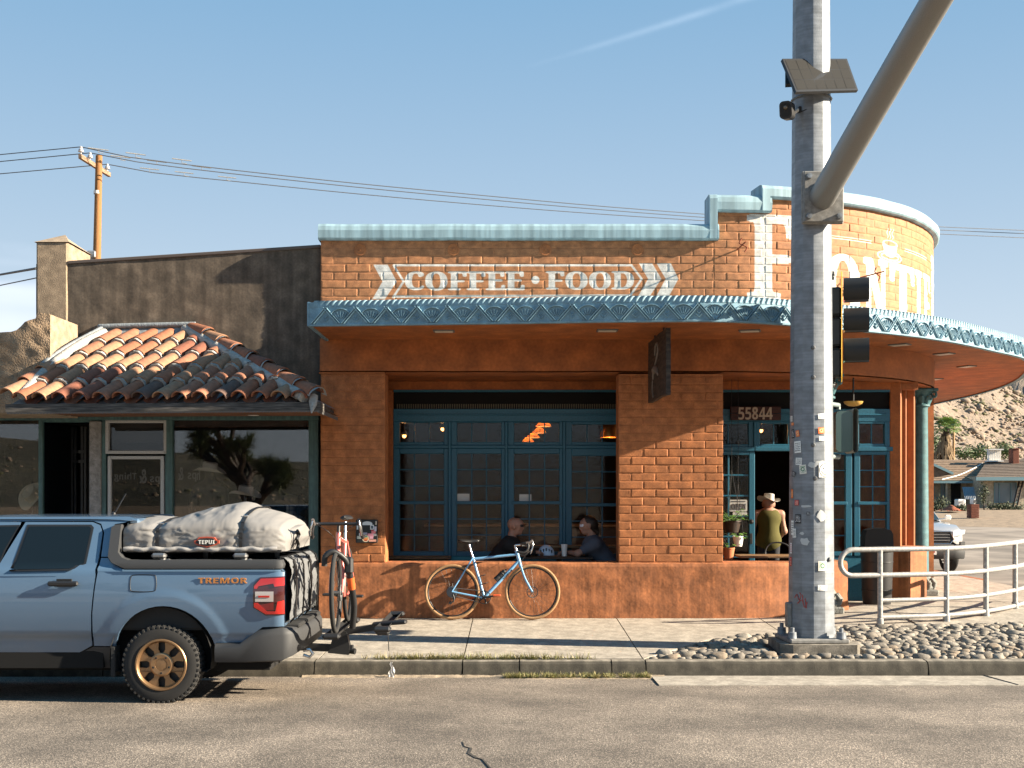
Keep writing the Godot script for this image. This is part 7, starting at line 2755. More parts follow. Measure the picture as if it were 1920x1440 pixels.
	g.box(Vector3(hq.x, hq.y, side_z(hq) + 0.040), Vector3(0.27, 0.042, 0.03), 0.012)
	g.box(Vector3(hq.x - 0.10, hq.y, side_z(hq) + 0.015), Vector3(0.05, 0.04, 0.04), 0.01)
	g.box(Vector3(hq.x + 0.10, hq.y, side_z(hq) + 0.015), Vector3(0.05, 0.04, 0.04), 0.01)
	g.box(Vector3(hq.x, hq.y + 0.005, side_z(hq) + 0.004), Vector3(0.14, 0.07, 0.006), 0.003)
	put("door_handle", g, M.black, t)
	g = G.new()
	var fd := []
	for p in tpoly([[251, 1078.5], [284, 1078.5], [291, 1082], [292, 1103], [285, 1109], [251, 1109], [244, 1104], [244, 1084]]): fd.append(near_side(p) + Vector3(0, 0, 0.0005))
	g.tube(curve(fd, 4, true), 0.004, 4, false, true)
	put("fuel_door", g, M.black, t)
	g = G.new()
	var bq := tp(417, 1088.5)
	letters(g, "TREMOR", font_sans, 0.435, 0.050, 0.010, Transform3D(Basis(Vector3.UP, 0.0), Vector3(bq.x, bq.y, side_z(bq) + 0.007)))
	put("badge", g, mat("badge_bronze", Color(0.42, 0.17, 0.045), 0.45), t)
	g = G.new()
	g.tube([W(213, 966, TC), W(236, 926, TC)], 0.006, 5)
	g.lathe([Vector2(0.03, 0.0), Vector2(0.018, 0.03), Vector2(0.0, 0.04)], 10, Transform3D(Basis.IDENTITY, W(213, 967, TC)))
	put("antenna", g, M.black, t)
	# two black crossbars over the bed, on clamps
	for px in [286, 440]:
		var x := tp(px, 0).x + 0.03
		g = G.new()
		g.box(Vector3(x, 1.115, TC), Vector3(0.07, 0.035, 1.62), 0.012)
		put("crossbar", g, M.black, t)
		for s in [-1.0, 1.0]:
			g = G.new()
			g.box(Vector3(x, 1.105, TC + s * 0.775), Vector3(0.13, 0.05, 0.09), 0.018)
			g.box(Vector3(x + 0.03, 1.05, TC + s * 0.765), Vector3(0.05, 0.10, 0.06), 0.012)
			g.lathe([Vector2(0.0, 0.02), Vector2(0.02, 0.018), Vector2(0.022, 0.0)], 10, Transform3D(Basis(Vector3.RIGHT, PI / 2 * s), Vector3(x + 0.09, 1.06, TC + s * 0.80)))
			put("clamp", g, mat("clamp_grey", Color(0.22, 0.22, 0.22), 0.35, {"metal": 0.7}), t)

func truck_wheel(w: Node3D, xf: Transform3D, h: float) -> void:
	wheel_parts(w, xf, 0.349, h * 2.0, 0.232, M.bronze, 0, 46)
	var g := G.new()
	# eight flat spokes between hub ring and rim
	for k in 8:
		var a := TAU * (k + 0.5) / 8.0
		var p := PackedVector2Array()
		for q in [[0.085, -0.030], [0.135, -0.021], [0.197, -0.052], [0.205, 0.0], [0.197, 0.052], [0.135, 0.021], [0.085, 0.030]]:
			p.append(Vector2(q[0], q[1]).rotated(a))
		g.ext(p, h * 0.45, h * 0.66, xf * Transform3D(Basis(Vector3.RIGHT, -PI / 2), Vector3.ZERO), 10.0)
	put("spoke_disc", g, M.bronze, w)
	g = G.new()
	g.lathe([Vector2(0.050, h * 0.72), Vector2(0.055, h * 0.84), Vector2(0.090, h * 0.86), Vector2(0.105, h * 0.78), Vector2(0.105, h * 0.4)], 32, xf, 30.0)
	g.lathe([Vector2(0.232, h * 0.93), Vector2(0.226, h * 1.0), Vector2(0.214, h * 1.0), Vector2(0.203, h * 0.86), Vector2(0.196, h * 0.5)], 40, xf, 40.0)
	put("rim_lip", g, M.bronze, w)
	g = G.new()
	g.lathe([Vector2(0.0, h * 0.80), Vector2(0.05, h * 0.78)], 20, xf)
	g.lathe([Vector2(0.0, h * 0.2), Vector2(0.20, h * 0.2)], 28, xf)
	for k in 5:
		var a := TAU * k / 5 + 0.3
		g.lathe([Vector2(0.0, h * 0.90), Vector2(0.010, h * 0.88), Vector2(0.011, h * 0.7)], 6, xf * Transform3D(Basis.IDENTITY, Vector3(cos(a) * 0.074, 0, sin(a) * 0.074)))
	put("hub", g, M.black, w)

func tent() -> void:
	var t := thing("rooftop_tent", "folded rooftop tent under a creased grey cover, strapped on crossbars over the truck bed", "tent", Vector3(-2.75, 1.13, TC))
	var f := noise(91, 1.0, 4)
	var f2 := noise(92, 1.0, 3)
	# length along x, outline of the top as photographed
	var x0 := -3.50
	var x1 := -2.05
	var top := [[0.0, 1.435], [0.06, 1.445], [0.2, 1.435], [0.29, 1.455], [0.36, 1.49], [0.5, 1.545], [0.66, 1.58], [0.71, 1.575], [0.80, 1.515], [0.90, 1.475], [0.97, 1.42], [1.0, 1.36]]
	var topy := func(u: float) -> float:
		for k in top.size() - 1:
			if u <= top[k + 1][0]: return lerpf(top[k][1], top[k + 1][1], smoothstep(0, 1, (u - top[k][0]) / (top[k + 1][0] - top[k][0])) * 0.4 + 0.6 * (u - top[k][0]) / (top[k + 1][0] - top[k][0]))
		return 1.36
	var yb := 1.140
	var skin := func(u: float, v: float) -> Vector3:
		# v: from the near lower edge over the top to the far lower edge
		var ty: float = topy.call(u)
		var e := pow(absf(2.0 * u - 1.0), 10.0)
		var half := 0.735 * (1.0 - 0.07 * pow(maxf(u * 2.0 - 1.0, 0.0), 6.0)) * (1.0 - 0.04 * e)
		var sh: float = minf(1.40, ty - 0.02) - 0.03 * e
		var y: float
		var z: float
		var w := v * 2.0 - 1.0
		var aw := absf(w)
		if aw > 0.62:
			var s := (1.0 - aw) / 0.38
			y = lerpf(yb, sh - 0.05, s)
			z = half * (1.0 + 0.012 * sin(s * PI))
		else:
			var s := aw / 0.62
			var r := pow(1.0 - pow(s, 2.4), 0.55)
			y = sh - 0.05 + (ty - sh + 0.05) * r
			z = half * (0.30 * s + 0.70 * pow(s, 1.5))
		z *= signf(w)
		var x := lerpf(x0, x1, u)
		var p := Vector3(x, y, TC - z)
		# creases: long slanting folds, sags by the straps, fine puckers
		var c: float = f.get_noise_2d(x * 2.2 + y * 2.6, y * 5.0 - x * 0.8 + w * 0.5)
		var c2: float = f2.get_noise_2d(x * 7.0 - y * 5.0, y * 11.0 + x * 2.0)
		var ridge := 1.0 - absf(c) * 3.2
		var amt := smoothstep(yb, yb + 0.05, y)
		var d := (maxf(ridge, 0.0) * 0.009 + c2 * 0.003 + c * 0.012) * amt
		for sx in [-3.19, -2.44]:
			d -= 0.022 * exp(-pow((x - sx) / 0.05, 2.0)) * amt
		if aw > 0.62: p.z -= signf(w) * d
		else:
			p.y += d * 0.8 * (1.0 - 0.4 * aw)
			p.z -= signf(w) * d * aw
		return p
	var g := G.new()
	g.grid(150, 110, func(u: float, v: float): return skin.call(u, v), 1.0)
	for e in [0.0, 1.0]:                                   # closed ends, slightly bellied
		g.grid(80, 14, func(u: float, v: float):
			var p: Vector3 = skin.call(e, u)
			var mid := Vector3(p.x, lerpf(yb, 1.32, 0.5), TC)
			var q := p.lerp(Vector3(p.x, p.y, TC), v)
			var d := 0.06 * (1.0 - pow(1.0 - v, 3.0)) * smoothstep(yb, yb + 0.12, q.y) + 0.012 * f2.get_noise_2d(q.z * 6.0, q.y * 9.0) * v
			q.x += d * (1.0 if e > 0.5 else -0.4)
			return q, -1.0 if e > 0.5 else 1.0)
	put("cover", g, mat("tent_cloth", Color(0.23, 0.22, 0.21), 0.75, {"tex": "fine", "scale": 5.0}), t)
	# hem rolled along the lower edge, base board
	g = G.new()
	for s in [1.0, -1.0]:
		var hem := []
		for k in 40:
			var u := k / 39.0
			hem.append(Vector3(lerpf(x0 + 0.02, x1 - 0.06, u), yb + 0.022 + 0.006 * sin(u * 40.0), TC + s * (0.755 + 0.008 * sin(u * 67.0))))
		g.tube(hem, 0.022, 7)
	put("hem", g, mat("tent_hem", Color(0.27, 0.26, 0.25), 0.7), t)
	g = G.new()
	g.span(Vector3(x0 + 0.02, 1.132, TC - 0.72), Vector3(x1 - 0.03, 1.155, TC + 0.72))
	put("base_board", g, M.black, t)
	for sx in [-3.19, -2.44]:
		g = G.new()
		var u: float = (sx - x0) / (x1 - x0)
		var path := []
		for k in 60:
			var p: Vector3 = skin.call(u + (0.0 if sx < -3.0 else 0.05 * smoothstep(0.1, 0.5, minf(k, 59 - k) / 59.0)), k / 59.0)
			path.append(p + (p - Vector3(p.x, 1.2, TC)).normalized() * 0.012)
		for k in 59:
			var d: Vector3 = path[k + 1] - path[k]
			g.bar(path[k] - d * 0.1, path[k + 1] + d * 0.1, 0.030 if absf(d.z) < 0.9 else 0.03, 0.006, (path[k] - Vector3(path[k].x, 1.2, TC)).normalized())
		put("strap", g, M.black, t)
		g = G.new()
		g.box(path[14] + Vector3(0, 0, 0.012), Vector3(0.045, 0.02, 0.014), 0.004)
		put("buckle", g, M.chrome, t)
	# maker's patch: red lozenge, dark middle, white lettering
	var c := Vector3(-2.735, 1.228, TC + 0.772)
	for q in [[0.112, 0.048, M.bar_orange, 0.0, "patch_border"], [0.094, 0.036, M.black, 0.004, "patch"]]:
		g = G.new()
		var a: float = q[0]
		var b: float = q[1]
		g.ext(PackedVector2Array([Vector2(-a, 0.25 * b), Vector2(-a * 0.8, 0.35 * b), Vector2(-a * 0.62, 0.9 * b), Vector2(0, b), Vector2(a * 0.62, 0.9 * b), Vector2(a * 0.8, 0.35 * b), Vector2(a, 0.25 * b), Vector2(a, -0.25 * b), Vector2(a * 0.72, -0.6 * b), Vector2(0, -b), Vector2(-a * 0.72, -0.6 * b), Vector2(-a, -0.25 * b)]), -0.02, 0.004, Transform3D(Basis.IDENTITY, c + Vector3(0, 0, q[3])))
		put(q[4], g, mat("patch_red", Color(0.42, 0.07, 0.035), 0.6) if q[3] == 0.0 else q[2], t)
	g = G.new()
	letters(g, "TEPUI", font_sans, 0.145, 0.036, 0.004, Transform3D(Basis.IDENTITY, c + Vector3(0, 0, 0.010)))
	put("patch_lettering", g, M.white_paint, t)
	g = G.new()
	var e := Vector3(x1 + 0.062, 1.24, TC + 0.40)
	g.tube(curve([e + Vector3(0, 0.08, 0), e + Vector3(0.005, 0.04, -0.06), e + Vector3(0, 0.0, 0.02), e + Vector3(0, -0.05, -0.05), e + Vector3(0, -0.09, 0.0)], 4), 0.016, 5)
	put("print", g, M.black, t)
	# padded cover hung over the tailgate
	var pd := thing("tailgate_pad", "grey and black padded tailgate cover with straps behind the truck", "tailgate pad", Vector3(-2.04, 0.5, TC))
	g = G.new()
	var prof := [Vector2(-0.08, -0.20), Vector2(-0.085, 0.02), Vector2(-0.05, 0.075), Vector2(0.01, 0.085), Vector2(0.055, 0.05), Vector2(0.075, -0.02), Vector2(0.08, -0.25), Vector2(0.065, -0.46), Vector2(0.03, -0.50)]
	var fp := noise(95, 1.0, 3)
	g.grid(50, 40, func(u: float, v: float):
		var k: float = v * (prof.size() - 1)
		var i := mini(int(k), prof.size() - 2)
		var q: Vector2 = prof[i].lerp(prof[i + 1], k - i)
		var z := lerpf(0.72, -0.72, u)
		var n := 0.025 * fp.get_noise_2d(z * 4.0, v * 9.0) - 0.008 * pow(absf(sin(u * PI * 3.0)), 8.0)
		return Vector3(-2.06 + q.x + n * signf(q.x + 0.02), 1.0 + q.y, TC + z), -1.0)
	put("pad", g, mat("pad_grey", Color(0.14, 0.145, 0.15), 0.7, {"tex": "fine", "scale": 4.0}), pd)
	for k in 4:
		g = G.new()
		var z := lerpf(0.56, -0.66, k / 3.0)
		for i in prof.size() - 1:
			var a: Vector2 = prof[i]
			var b: Vector2 = prof[i + 1]
			g.bar(Vector3(-2.058 + a.x * 1.16, 1.006 + a.y * 1.03, TC + z), Vector3(-2.058 + b.x * 1.16, 1.006 + b.y * 1.03, TC + z - 0.01), 0.03 if k % 2 else 0.06, 0.010, Vector3(1, 0, 0) if i > 3 or i < 2 else Vector3.UP)
		put("strap", g, M.black, pd)

func rack() -> void:
	var t := thing("bike_rack", "black tray bike rack on the truck's hitch with a hooked arm and orange band", "bike rack", Vector3(-1.5, 0.05, TC))
	var b: Material = M.black
	var g := G.new()
	g.bar(Vector3(-2.15, 0.20, TC), Vector3(-1.52, 0.175, TC), 0.06, 0.07, Vector3.UP, 0.006)
	put("hitch_bar", g, b, t)
	g = G.new()
	var p := PackedVector2Array([Vector2(-1.76, 0.14), Vector2(-1.56, 0.12), Vector2(-1.55, 0.20), Vector2(-1.58, 0.34), Vector2(-1.66, 0.36), Vector2(-1.72, 0.26)])
	g.ext(p, TC - 0.05, TC + 0.05)
	g.tube([Vector3(-1.57, 0.16, TC), Vector3(-1.50, 0.15, TC + 0.02)], 0.03, 8)
	put("pivot", g, b, t)
	g = G.new()
	g.bar(Vector3(-1.66, 0.33, TC), Vector3(-1.18, 0.40, TC), 0.06, 0.06, Vector3.UP, 0.006)
	put("spine", g, b, t)
	for q in [[-1.626, 0.365], [-1.17, 0.43]]:
		g = G.new()
		g.grid(8, 30, func(u: float, v: float):
			var a := PI * (1.0 + u)
			return Vector3(q[0] + cos(a) * 0.055, q[1] + 0.035 + sin(a) * 0.05, TC + lerpf(-0.72, 0.72, v) ), 1.0)
		for s in [-1.0, 1.0]:
			g.box(Vector3(q[0], q[1] + 0.01, TC + s * 0.70), Vector3(0.16, 0.05, 0.12), 0.02)
		put("wheel_tray", g, b, t)
	# folded hook of the second tray, lying flat
	g = G.new()
	g.bar(Vector3(-1.30, 0.44, TC + 0.30), Vector3(-0.98, 0.47, TC + 0.34), 0.09, 0.04, Vector3.UP, 0.012)
	g.box(Vector3(-1.20, 0.375, TC + 0.36), Vector3(0.13, 0.05, 0.12), 0.02)
	g.tube([Vector3(-1.15, 0.36, TC + 0.36), Vector3(-1.145, 0.2, TC + 0.36)], 0.004, 4)
	put("folded_hook", g, b, t)
	# upright arm hooked over the front wheel
	var z := TC + 0.43
	g = G.new()
	g.tube(curve([Vector3(-1.50, 0.40, z - 0.2), Vector3(-1.475, 0.62, z - 0.12), Vector3(-1.49, 0.86, z), Vector3(-1.50, 0.98, z + 0.04)], 5), 0.030, 8)
	g.tube(curve([Vector3(-1.50, 0.98, z + 0.04), Vector3(-1.54, 1.07, z + 0.09), Vector3(-1.63, 1.13, z + 0.13), Vector3(-1.70, 1.09, z + 0.15), Vector3(-1.71, 1.0, z + 0.15)], 5), 0.028, 8)
	g.box(Vector3(-1.50, 1.0, z + 0.04), Vector3(0.08, 0.16, 0.08), 0.02)
	put("hook_arm", g, b, t)
	g = G.new()
	g.tube([Vector3(-1.484, 0.78, z - 0.035), Vector3(-1.491, 0.89, z + 0.01)], 0.036, 10)
	put("orange_band", g, M.bar_orange, t)

func ring_pts(o: Vector3, r: float, n: int) -> Array:
	var p := []
	for k in n: p.append(o + Vector3(cos(TAU * k / n) * r, sin(TAU * k / n) * r, 0))
	return p

# a drop-bar bicycle in its own plane: x forward, y up, z to its right; hub of the rear wheel at (-0.53, R)
func bicycle(t: Node3D, paint: Material, tyre: Material, R: float, pedal_m: Material) -> void:
	var rear := Vector3(-0.53, R, 0)
	var front := Vector3(0.53, R, 0)
	var bb := Vector3(-0.105, R - 0.075, 0)
	var seat := Vector3(-0.262, R + 0.465, 0)
	var ht := Vector3(0.318, R + 0.545, 0)
	var hb := Vector3(0.362, R + 0.385, 0)
	var g := G.new()
	g.tube([bb, seat], 0.019, 10)
	g.tube([seat + Vector3(0.01, -0.03, 0), ht + Vector3(0.012, -0.05, 0)], 0.018, 10)
	g.tube([bb, hb + Vector3(-0.006, 0.03, 0)], 0.023, 10)
	g.tube([ht, hb], 0.024, 10)
	for s in [-1.0, 1.0]:
		g.tube([seat + Vector3(0, -0.02, 0.02 * s), rear + Vector3(0, 0, 0.065 * s)], [0.010, 0.009], 8)
		g.tube([bb + Vector3(-0.03, 0, 0.03 * s), rear + Vector3(0, 0, 0.065 * s)], [0.013, 0.010], 8)
	put("frame", g, paint, t)
	g = G.new()
	g.tube([hb, hb + Vector3(0.012, -0.055, 0)], 0.024, 10)
	for s in [-1.0, 1.0]:
		g.tube(curve([hb + Vector3(0.015, -0.05, 0.035 * s), hb + Vector3(0.07, -0.21, 0.055 * s), front + Vector3(-0.004, 0, 0.055 * s)], 5), 0.014, 8)
	put("fork", g, paint, t)
	for w in 2:
		var o: Vector3 = [rear, front][w]
		var wh := node("wheel", t)
		g = G.new()
		g.tube(ring_pts(o, R - 0.020, 48), 0.021, 10, false, true)
		put("tyre", g, tyre, wh)
		g = G.new()
		g.tube(ring_pts(o, R - 0.046, 48), 0.013, 6, false, true)
		put("rim", g, M.black, wh)
		g = G.new()
		for k in 28:
			var a := TAU * k / 28 + 0.05
			var b := a + (0.5 if k % 4 < 2 else -0.5)
			var s := 0.026 if k % 2 else -0.026
			g.tube([o + Vector3(cos(b) * 0.028, sin(b) * 0.028, s), o + Vector3(cos(a) * (R - 0.05), sin(a) * (R - 0.05), 0)], 0.0014, 3, false)
		put("spokes", g, mat("spoke_steel", Color(0.10, 0.10, 0.10), 0.4, {"metal": 0.8}), wh)
		g = G.new()
		g.tube([o + Vector3(0, 0, -0.06), o + Vector3(0, 0, 0.06)], 0.020, 10)
		g.tube(ring_pts(o + Vector3(0, 0, -0.045), 0.072, 24), 0.006, 4, false, true)
		for k in 6: g.tube([o + Vector3(0, 0, -0.045), o + Vector3(cos(k * 1.05) * 0.07, sin(k * 1.05) * 0.07, -0.045)], 0.004, 4)
		put("hub", g, M.dark_steel, wh)
	# drive train
	g = G.new()
	for k in 6:
		g.lathe([Vector2(0.018, -0.002), Vector2(0.072 - k * 0.007, -0.002), Vector2(0.072 - k * 0.007, 0.002), Vector2(0.018, 0.002)], 22, Transform3D(Basis(Vector3.RIGHT, PI / 2), rear + Vector3(0, 0, 0.028 + k * 0.005)))
	put("cassette", g, M.dark_steel, t)
	g = G.new()
	g.tube([rear + Vector3(0.01, -0.03, 0.05), rear + Vector3(0.03, -0.085, 0.055), rear + Vector3(0.02, -0.13, 0.055), rear + Vector3(-0.045, -0.155, 0.055)], 0.011, 6)
	g.lathe([Vector2(0.0, -0.004), Vector2(0.022, -0.004), Vector2(0.022, 0.004), Vector2(0.0, 0.004)], 12, Transform3D(Basis(Vector3.RIGHT, PI / 2), rear + Vector3(0.03, -0.085, 0.05)))
	g.lathe([Vector2(0.0, -0.004), Vector2(0.022, -0.004), Vector2(0.022, 0.004), Vector2(0.0, 0.004)], 12, Transform3D(Basis(Vector3.RIGHT, PI / 2), rear + Vector3(-0.02, -0.145, 0.05)))
	put("derailleur", g, M.black, t)
	g = G.new()
	g.tube(ring_pts(bb + Vector3(0, 0, 0.045), 0.084, 32), 0.006, 5, false, true)
	for k in 5:
		g.tube([bb + Vector3(0, 0, 0.045), bb + Vector3(cos(k * TAU / 5) * 0.082, sin(k * TAU / 5) * 0.082, 0.045)], 0.010, 5)
	put("chainring", g, M.black, t)
	g = G.new()
	for s in [[0.084, 0.072], [-0.084, -0.065]]:
		g.tube([bb + Vector3(0, s[0], 0.045), rear + Vector3(0, s[1] * 0.7, 0.045)], 0.004, 4)
	put("chain", g, M.dark_steel, t)
	for s in [-1.0, 1.0]:
		g = G.new()
		var e := bb + Vector3(0.165 * s, 0.022 * s, 0.075 * s)
		g.tube([bb + Vector3(0, 0, 0.06 * s), bb + Vector3(0.03 * s, 0.004 * s, 0.072 * s), e], [0.016, 0.013, 0.011], 8)
		put("crank", g, M.black, t)
		g = G.new()
		g.box(e + Vector3(0.0, 0.0, 0.055 * s), Vector3(0.10, 0.022, 0.095), 0.007)
		put("pedal", g, pedal_m, t)
	# saddle on its post
	g = G.new()
	var sp := seat + Vector3(-0.05, 0.165, 0)
	g.tube([seat, sp], 0.0135, 10)
	put("seatpost", g, M.chrome, t)
	g = G.new()
	g.tube([sp + Vector3(-0.09, 0.02, 0.02), sp + Vector3(0.07, 0.02, 0.02)], 0.004, 5)
	g.tube([sp + Vector3(-0.09, 0.02, -0.02), sp + Vector3(0.07, 0.02, -0.02)], 0.004, 5)
	g.grid(18, 12, func(u: float, v: float):
		var a := TAU * v
		var w := lerpf(0.070, 0.018, smoothstep(0.1, 0.75, u)) * sqrt(maxf(1.0 - pow(absf(2.0 * u - 1.0), 7.0), 0.0))
		var hgt := 0.020 * sqrt(maxf(1.0 - pow(absf(2.0 * u - 1.0), 5.0), 0.0))
		return sp + Vector3(lerpf(-0.14, 0.135, u), 0.042 + hgt * sin(a) + 0.012 * pow(2.0 * u - 1.0, 2.0) - (0.012 * pow(absf(cos(a)), 2.0)), w * cos(a)), -1.0)
	put("saddle", g, M.black, t)
	# stem, drop bar, hoods and levers
	g = G.new()
	var hd := (ht - hb).normalized()
	var st := ht + hd * 0.075
	g.tube([ht, st], 0.016, 10)
	var bc := st + Vector3(0.085, 0.010, 0)
	g.tube([st, bc], 0.016, 10)
	put("stem", g, M.chrome if paint == M.bike_blue else M.black, t)
	g = G.new()
	var bar := []
	for q in [[-0.06, -0.115, -0.235], [0.03, -0.125, -0.232], [0.085, -0.075, -0.225], [0.085, -0.012, -0.215], [0.03, 0.0, -0.205], [0.0, 0.0, -0.17], [0, 0, 0], [0, 0, 0.17], [0.03, 0, 0.205], [0.085, -0.012, 0.215], [0.085, -0.075, 0.225], [0.03, -0.125, 0.232], [-0.06, -0.115, 0.235]]:
		bar.append(bc + Vector3(q[0], q[1], q[2]))
	g.tube(curve(bar, 5), 0.0155, 8)
	put("handlebar", g, M.black, t)
	for s in [-1.0, 1.0]:
		var lv := node("brake_lever", t)
		g = G.new()
		g.tube([bc + Vector3(0.06, -0.002, 0.212 * s), bc + Vector3(0.115, 0.012, 0.212 * s), bc + Vector3(0.145, 0.045, 0.21 * s)], [0.018, 0.020, 0.014], 8)
		put("hood", g, M.black if s < 0 else mat("hood_sheen", Color(0.12, 0.10, 0.09), 0.35), lv)
		g = G.new()
		g.tube(curve([bc + Vector3(0.145, 0.03, 0.212 * s), bc + Vector3(0.155, -0.03, 0.222 * s), bc + Vector3(0.125, -0.105, 0.232 * s)], 4), 0.0075, 6)
		put("lever", g, M.chrome, lv)
	g = G.new()
	for s in [-1.0, 1.0]:
		g.tube(curve([bc + Vector3(0.10, 0.0, 0.19 * s), bc + Vector3(0.14, -0.06, 0.08 * s), bc + Vector3(0.06, -0.14, 0.02 * s), hb + Vector3(0.0, -0.02, 0.02 * s)], 5), 0.003, 4)
	put("cable", g, M.black, t)
	# bottle cages
	for q in [[bb.lerp(hb, 0.52), (hb - bb).normalized()], [bb.lerp(seat, 0.42), (seat - bb).normalized()]]:
		var d: Vector3 = q[1]
		var up := Vector3(-d.y, d.x, 0) * (1.0 if q[1].x > 0.2 else -1.0)
		g = G.new()
		for a in [-0.06, 0.05]:
			var rr := []
			for k in 12: rr.append(q[0] + d * a + up * 0.062 + up * cos(TAU * k / 12) * 0.039 + Vector3(0, 0, sin(TAU * k / 12) * 0.039))
			g.tube(rr, 0.004, 4, false, true)
		for k in [-1.0, 1.0]: g.tube([q[0] + d * -0.06 + up * 0.024 + Vector3(0, 0, 0.02 * k), q[0] + d * 0.05 + up * 0.024 + Vector3(0, 0, 0.02 * k)], 0.004, 4)
		put("bottle_cage", g, M.black, t)

func bikes() -> void:
	var tan := mat("tan_tyre", Color(0.33, 0.185, 0.085), 0.75)
	mat("orange_pedal", Color(0.62, 0.10, 0.03), 0.5)
	var R := 0.366
	var t := thing("blue_bicycle", "light blue drop bar bicycle with tan tyres leaning on the low cafe wall", "bicycle", Vector3.ZERO, "", false)
	bicycle(t, M.bike_blue, tan, R, M.orange_pedal)
	t.transform = Transform3D(Basis(Vector3.RIGHT, -0.13), Vector3(X(923, 0.28), 0.0, 0.28))
	var g := G.new()
	var bb := Vector3(-0.105, R - 0.075, 0)
	var hb := Vector3(0.362, R + 0.385, 0)
	var lx := Transform3D(Basis((hb - bb).normalized(), Vector3(-(hb - bb).normalized().y, (hb - bb).normalized().x, 0), Vector3(0, 0, 1)), bb.lerp(hb, 0.66) + Vector3(0, 0, 0.019))
	letters(g, "SURLY", font_sans, 0.17, 0.026, 0.006, lx)
	put("down_tube_lettering", g, M.black, t)
	var bt := thing("water_bottle", "black water bottle in the cage of the blue bicycle", "bottle", Vector3.ZERO, "", false)
	var d := (hb - bb).normalized()
	var up := Vector3(-d.y, d.x, 0)
	bt.transform = t.transform * Transform3D(Basis(up, d, Vector3(0, 0, -1)), bb.lerp(hb, 0.52) - d * 0.075 + up * 0.062)
	g = G.new()
	g.lathe([Vector2(0.0, 0.0), Vector2(0.034, 0.0), Vector2(0.036, 0.01), Vector2(0.036, 0.06), Vector2(0.033, 0.068), Vector2(0.036, 0.078), Vector2(0.036, 0.125), Vector2(0.030, 0.14), Vector2(0.032, 0.145), Vector2(0.032, 0.165), Vector2(0.018, 0.178), Vector2(0.012, 0.182), Vector2(0.012, 0.205), Vector2(0.0, 0.208)], 20)
	put("body", g, M.black, bt)
	g = G.new()
	g.lathe([Vector2(0.0365, 0.085), Vector2(0.0365, 0.105)], 20, Transform3D.IDENTITY, 35.0, 0.5, 2.0)
	put("print", g, mat("bottle_print", Color(0.28, 0.34, 0.36), 0.6), bt)
	t = thing("red_bicycle", "coral red drop bar bicycle clamped on the rack behind the truck, seen end on", "bicycle", Vector3.ZERO, "", false)
	bicycle(t, M.bike_red, M.rubber, 0.371, M.black)
	t.transform = Transform3D(Basis(Vector3.UP, -PI / 2 + 0.03), Vector3(-1.628, 0.382, TC))
	g = G.new()
	letters(g, "SURLY", font_sans, 0.20, 0.034, 0.006, Transform3D(lx.basis, bb.lerp(hb, 0.5) + Vector3(0, 0.006, 0.022)))
	put("down_tube_lettering", g, M.black, t)

# ---------------------------------------------------------------- people and what they use
func head_bones(c: Vector3, f: Vector3, u: Vector3) -> Array:
	var r := f.cross(u).normalized()
	var b := [[c + u * 0.03 - f * 0.02, c + u * 0.03 + f * 0.02, 0.094, 0.088], [c + u * 0.02 + f * 0.03, c - u * 0.06 + f * 0.04, 0.074, 0.055], [c - u * 0.085 + f * 0.055, c - u * 0.09 + f * 0.07, 0.034, 0.028], [c + u * 0.008 + f * 0.100, c - u * 0.028 + f * 0.118, 0.011, 0.015], [c - u * 0.058 + f * 0.092, c - u * 0.066 + f * 0.094, 0.016, 0.014], [c - u * 0.07 - f * 0.02, c - u * 0.20 - f * 0.045, 0.056, 0.062]]
	for s in [-1.0, 1.0]:
		b.append([c + r * s * 0.032 + u * 0.036 + f * 0.082, c + r * s * 0.012 + u * 0.034 + f * 0.090, 0.016, 0.014])
		b.append([c + r * s * 0.084 + u * 0.012 - f * 0.008, c + r * s * 0.088 - u * 0.026 - f * 0.002, 0.018, 0.012])
		b.append([c + r * s * 0.034 - u * 0.02 + f * 0.068, c + r * s * 0.038 - u * 0.03 + f * 0.06, 0.022, 0.018])
	return b

func hand(g: G, w: Vector3, d: Vector3, up: Vector3, curl: float) -> void:       # wrist, direction of the fingers, back of the hand
	var s := d.cross(up).normalized()
	up = s.cross(d).normalized()
	var b := [[w, w + d * 0.045, 0.024, 0.026]]
	for k in 4:
		var o := s * (k - 1.5) * 0.020
		b.append([w + d * 0.03 + o * 0.7, w + d * 0.085 + o, 0.014, 0.0115])
		var l: float = [0.036, 0.042, 0.039, 0.031][k]
		var p := w + d * 0.088 + o
		var a := curl * 0.5
		for j in 3:
			var e := (d * cos(a) - up * sin(a)).normalized()
			b.append([p, p + e * l, 0.0095 - j * 0.0006, 0.009 - j * 0.0006])
			p += e * l
			l *= 0.68
			a += curl * 0.75
	var t := w + d * 0.028 + s * 0.024
	var t2 := t + (d * 0.6 + s * 0.7 - up * 0.3).normalized() * 0.038
	b.append([t, t2, 0.014, 0.011])
	b.append([t2, t2 + (d - up * 0.5 * curl).normalized() * 0.034, 0.0105, 0.009])
	blob(g, b, 0.006, 0.010)

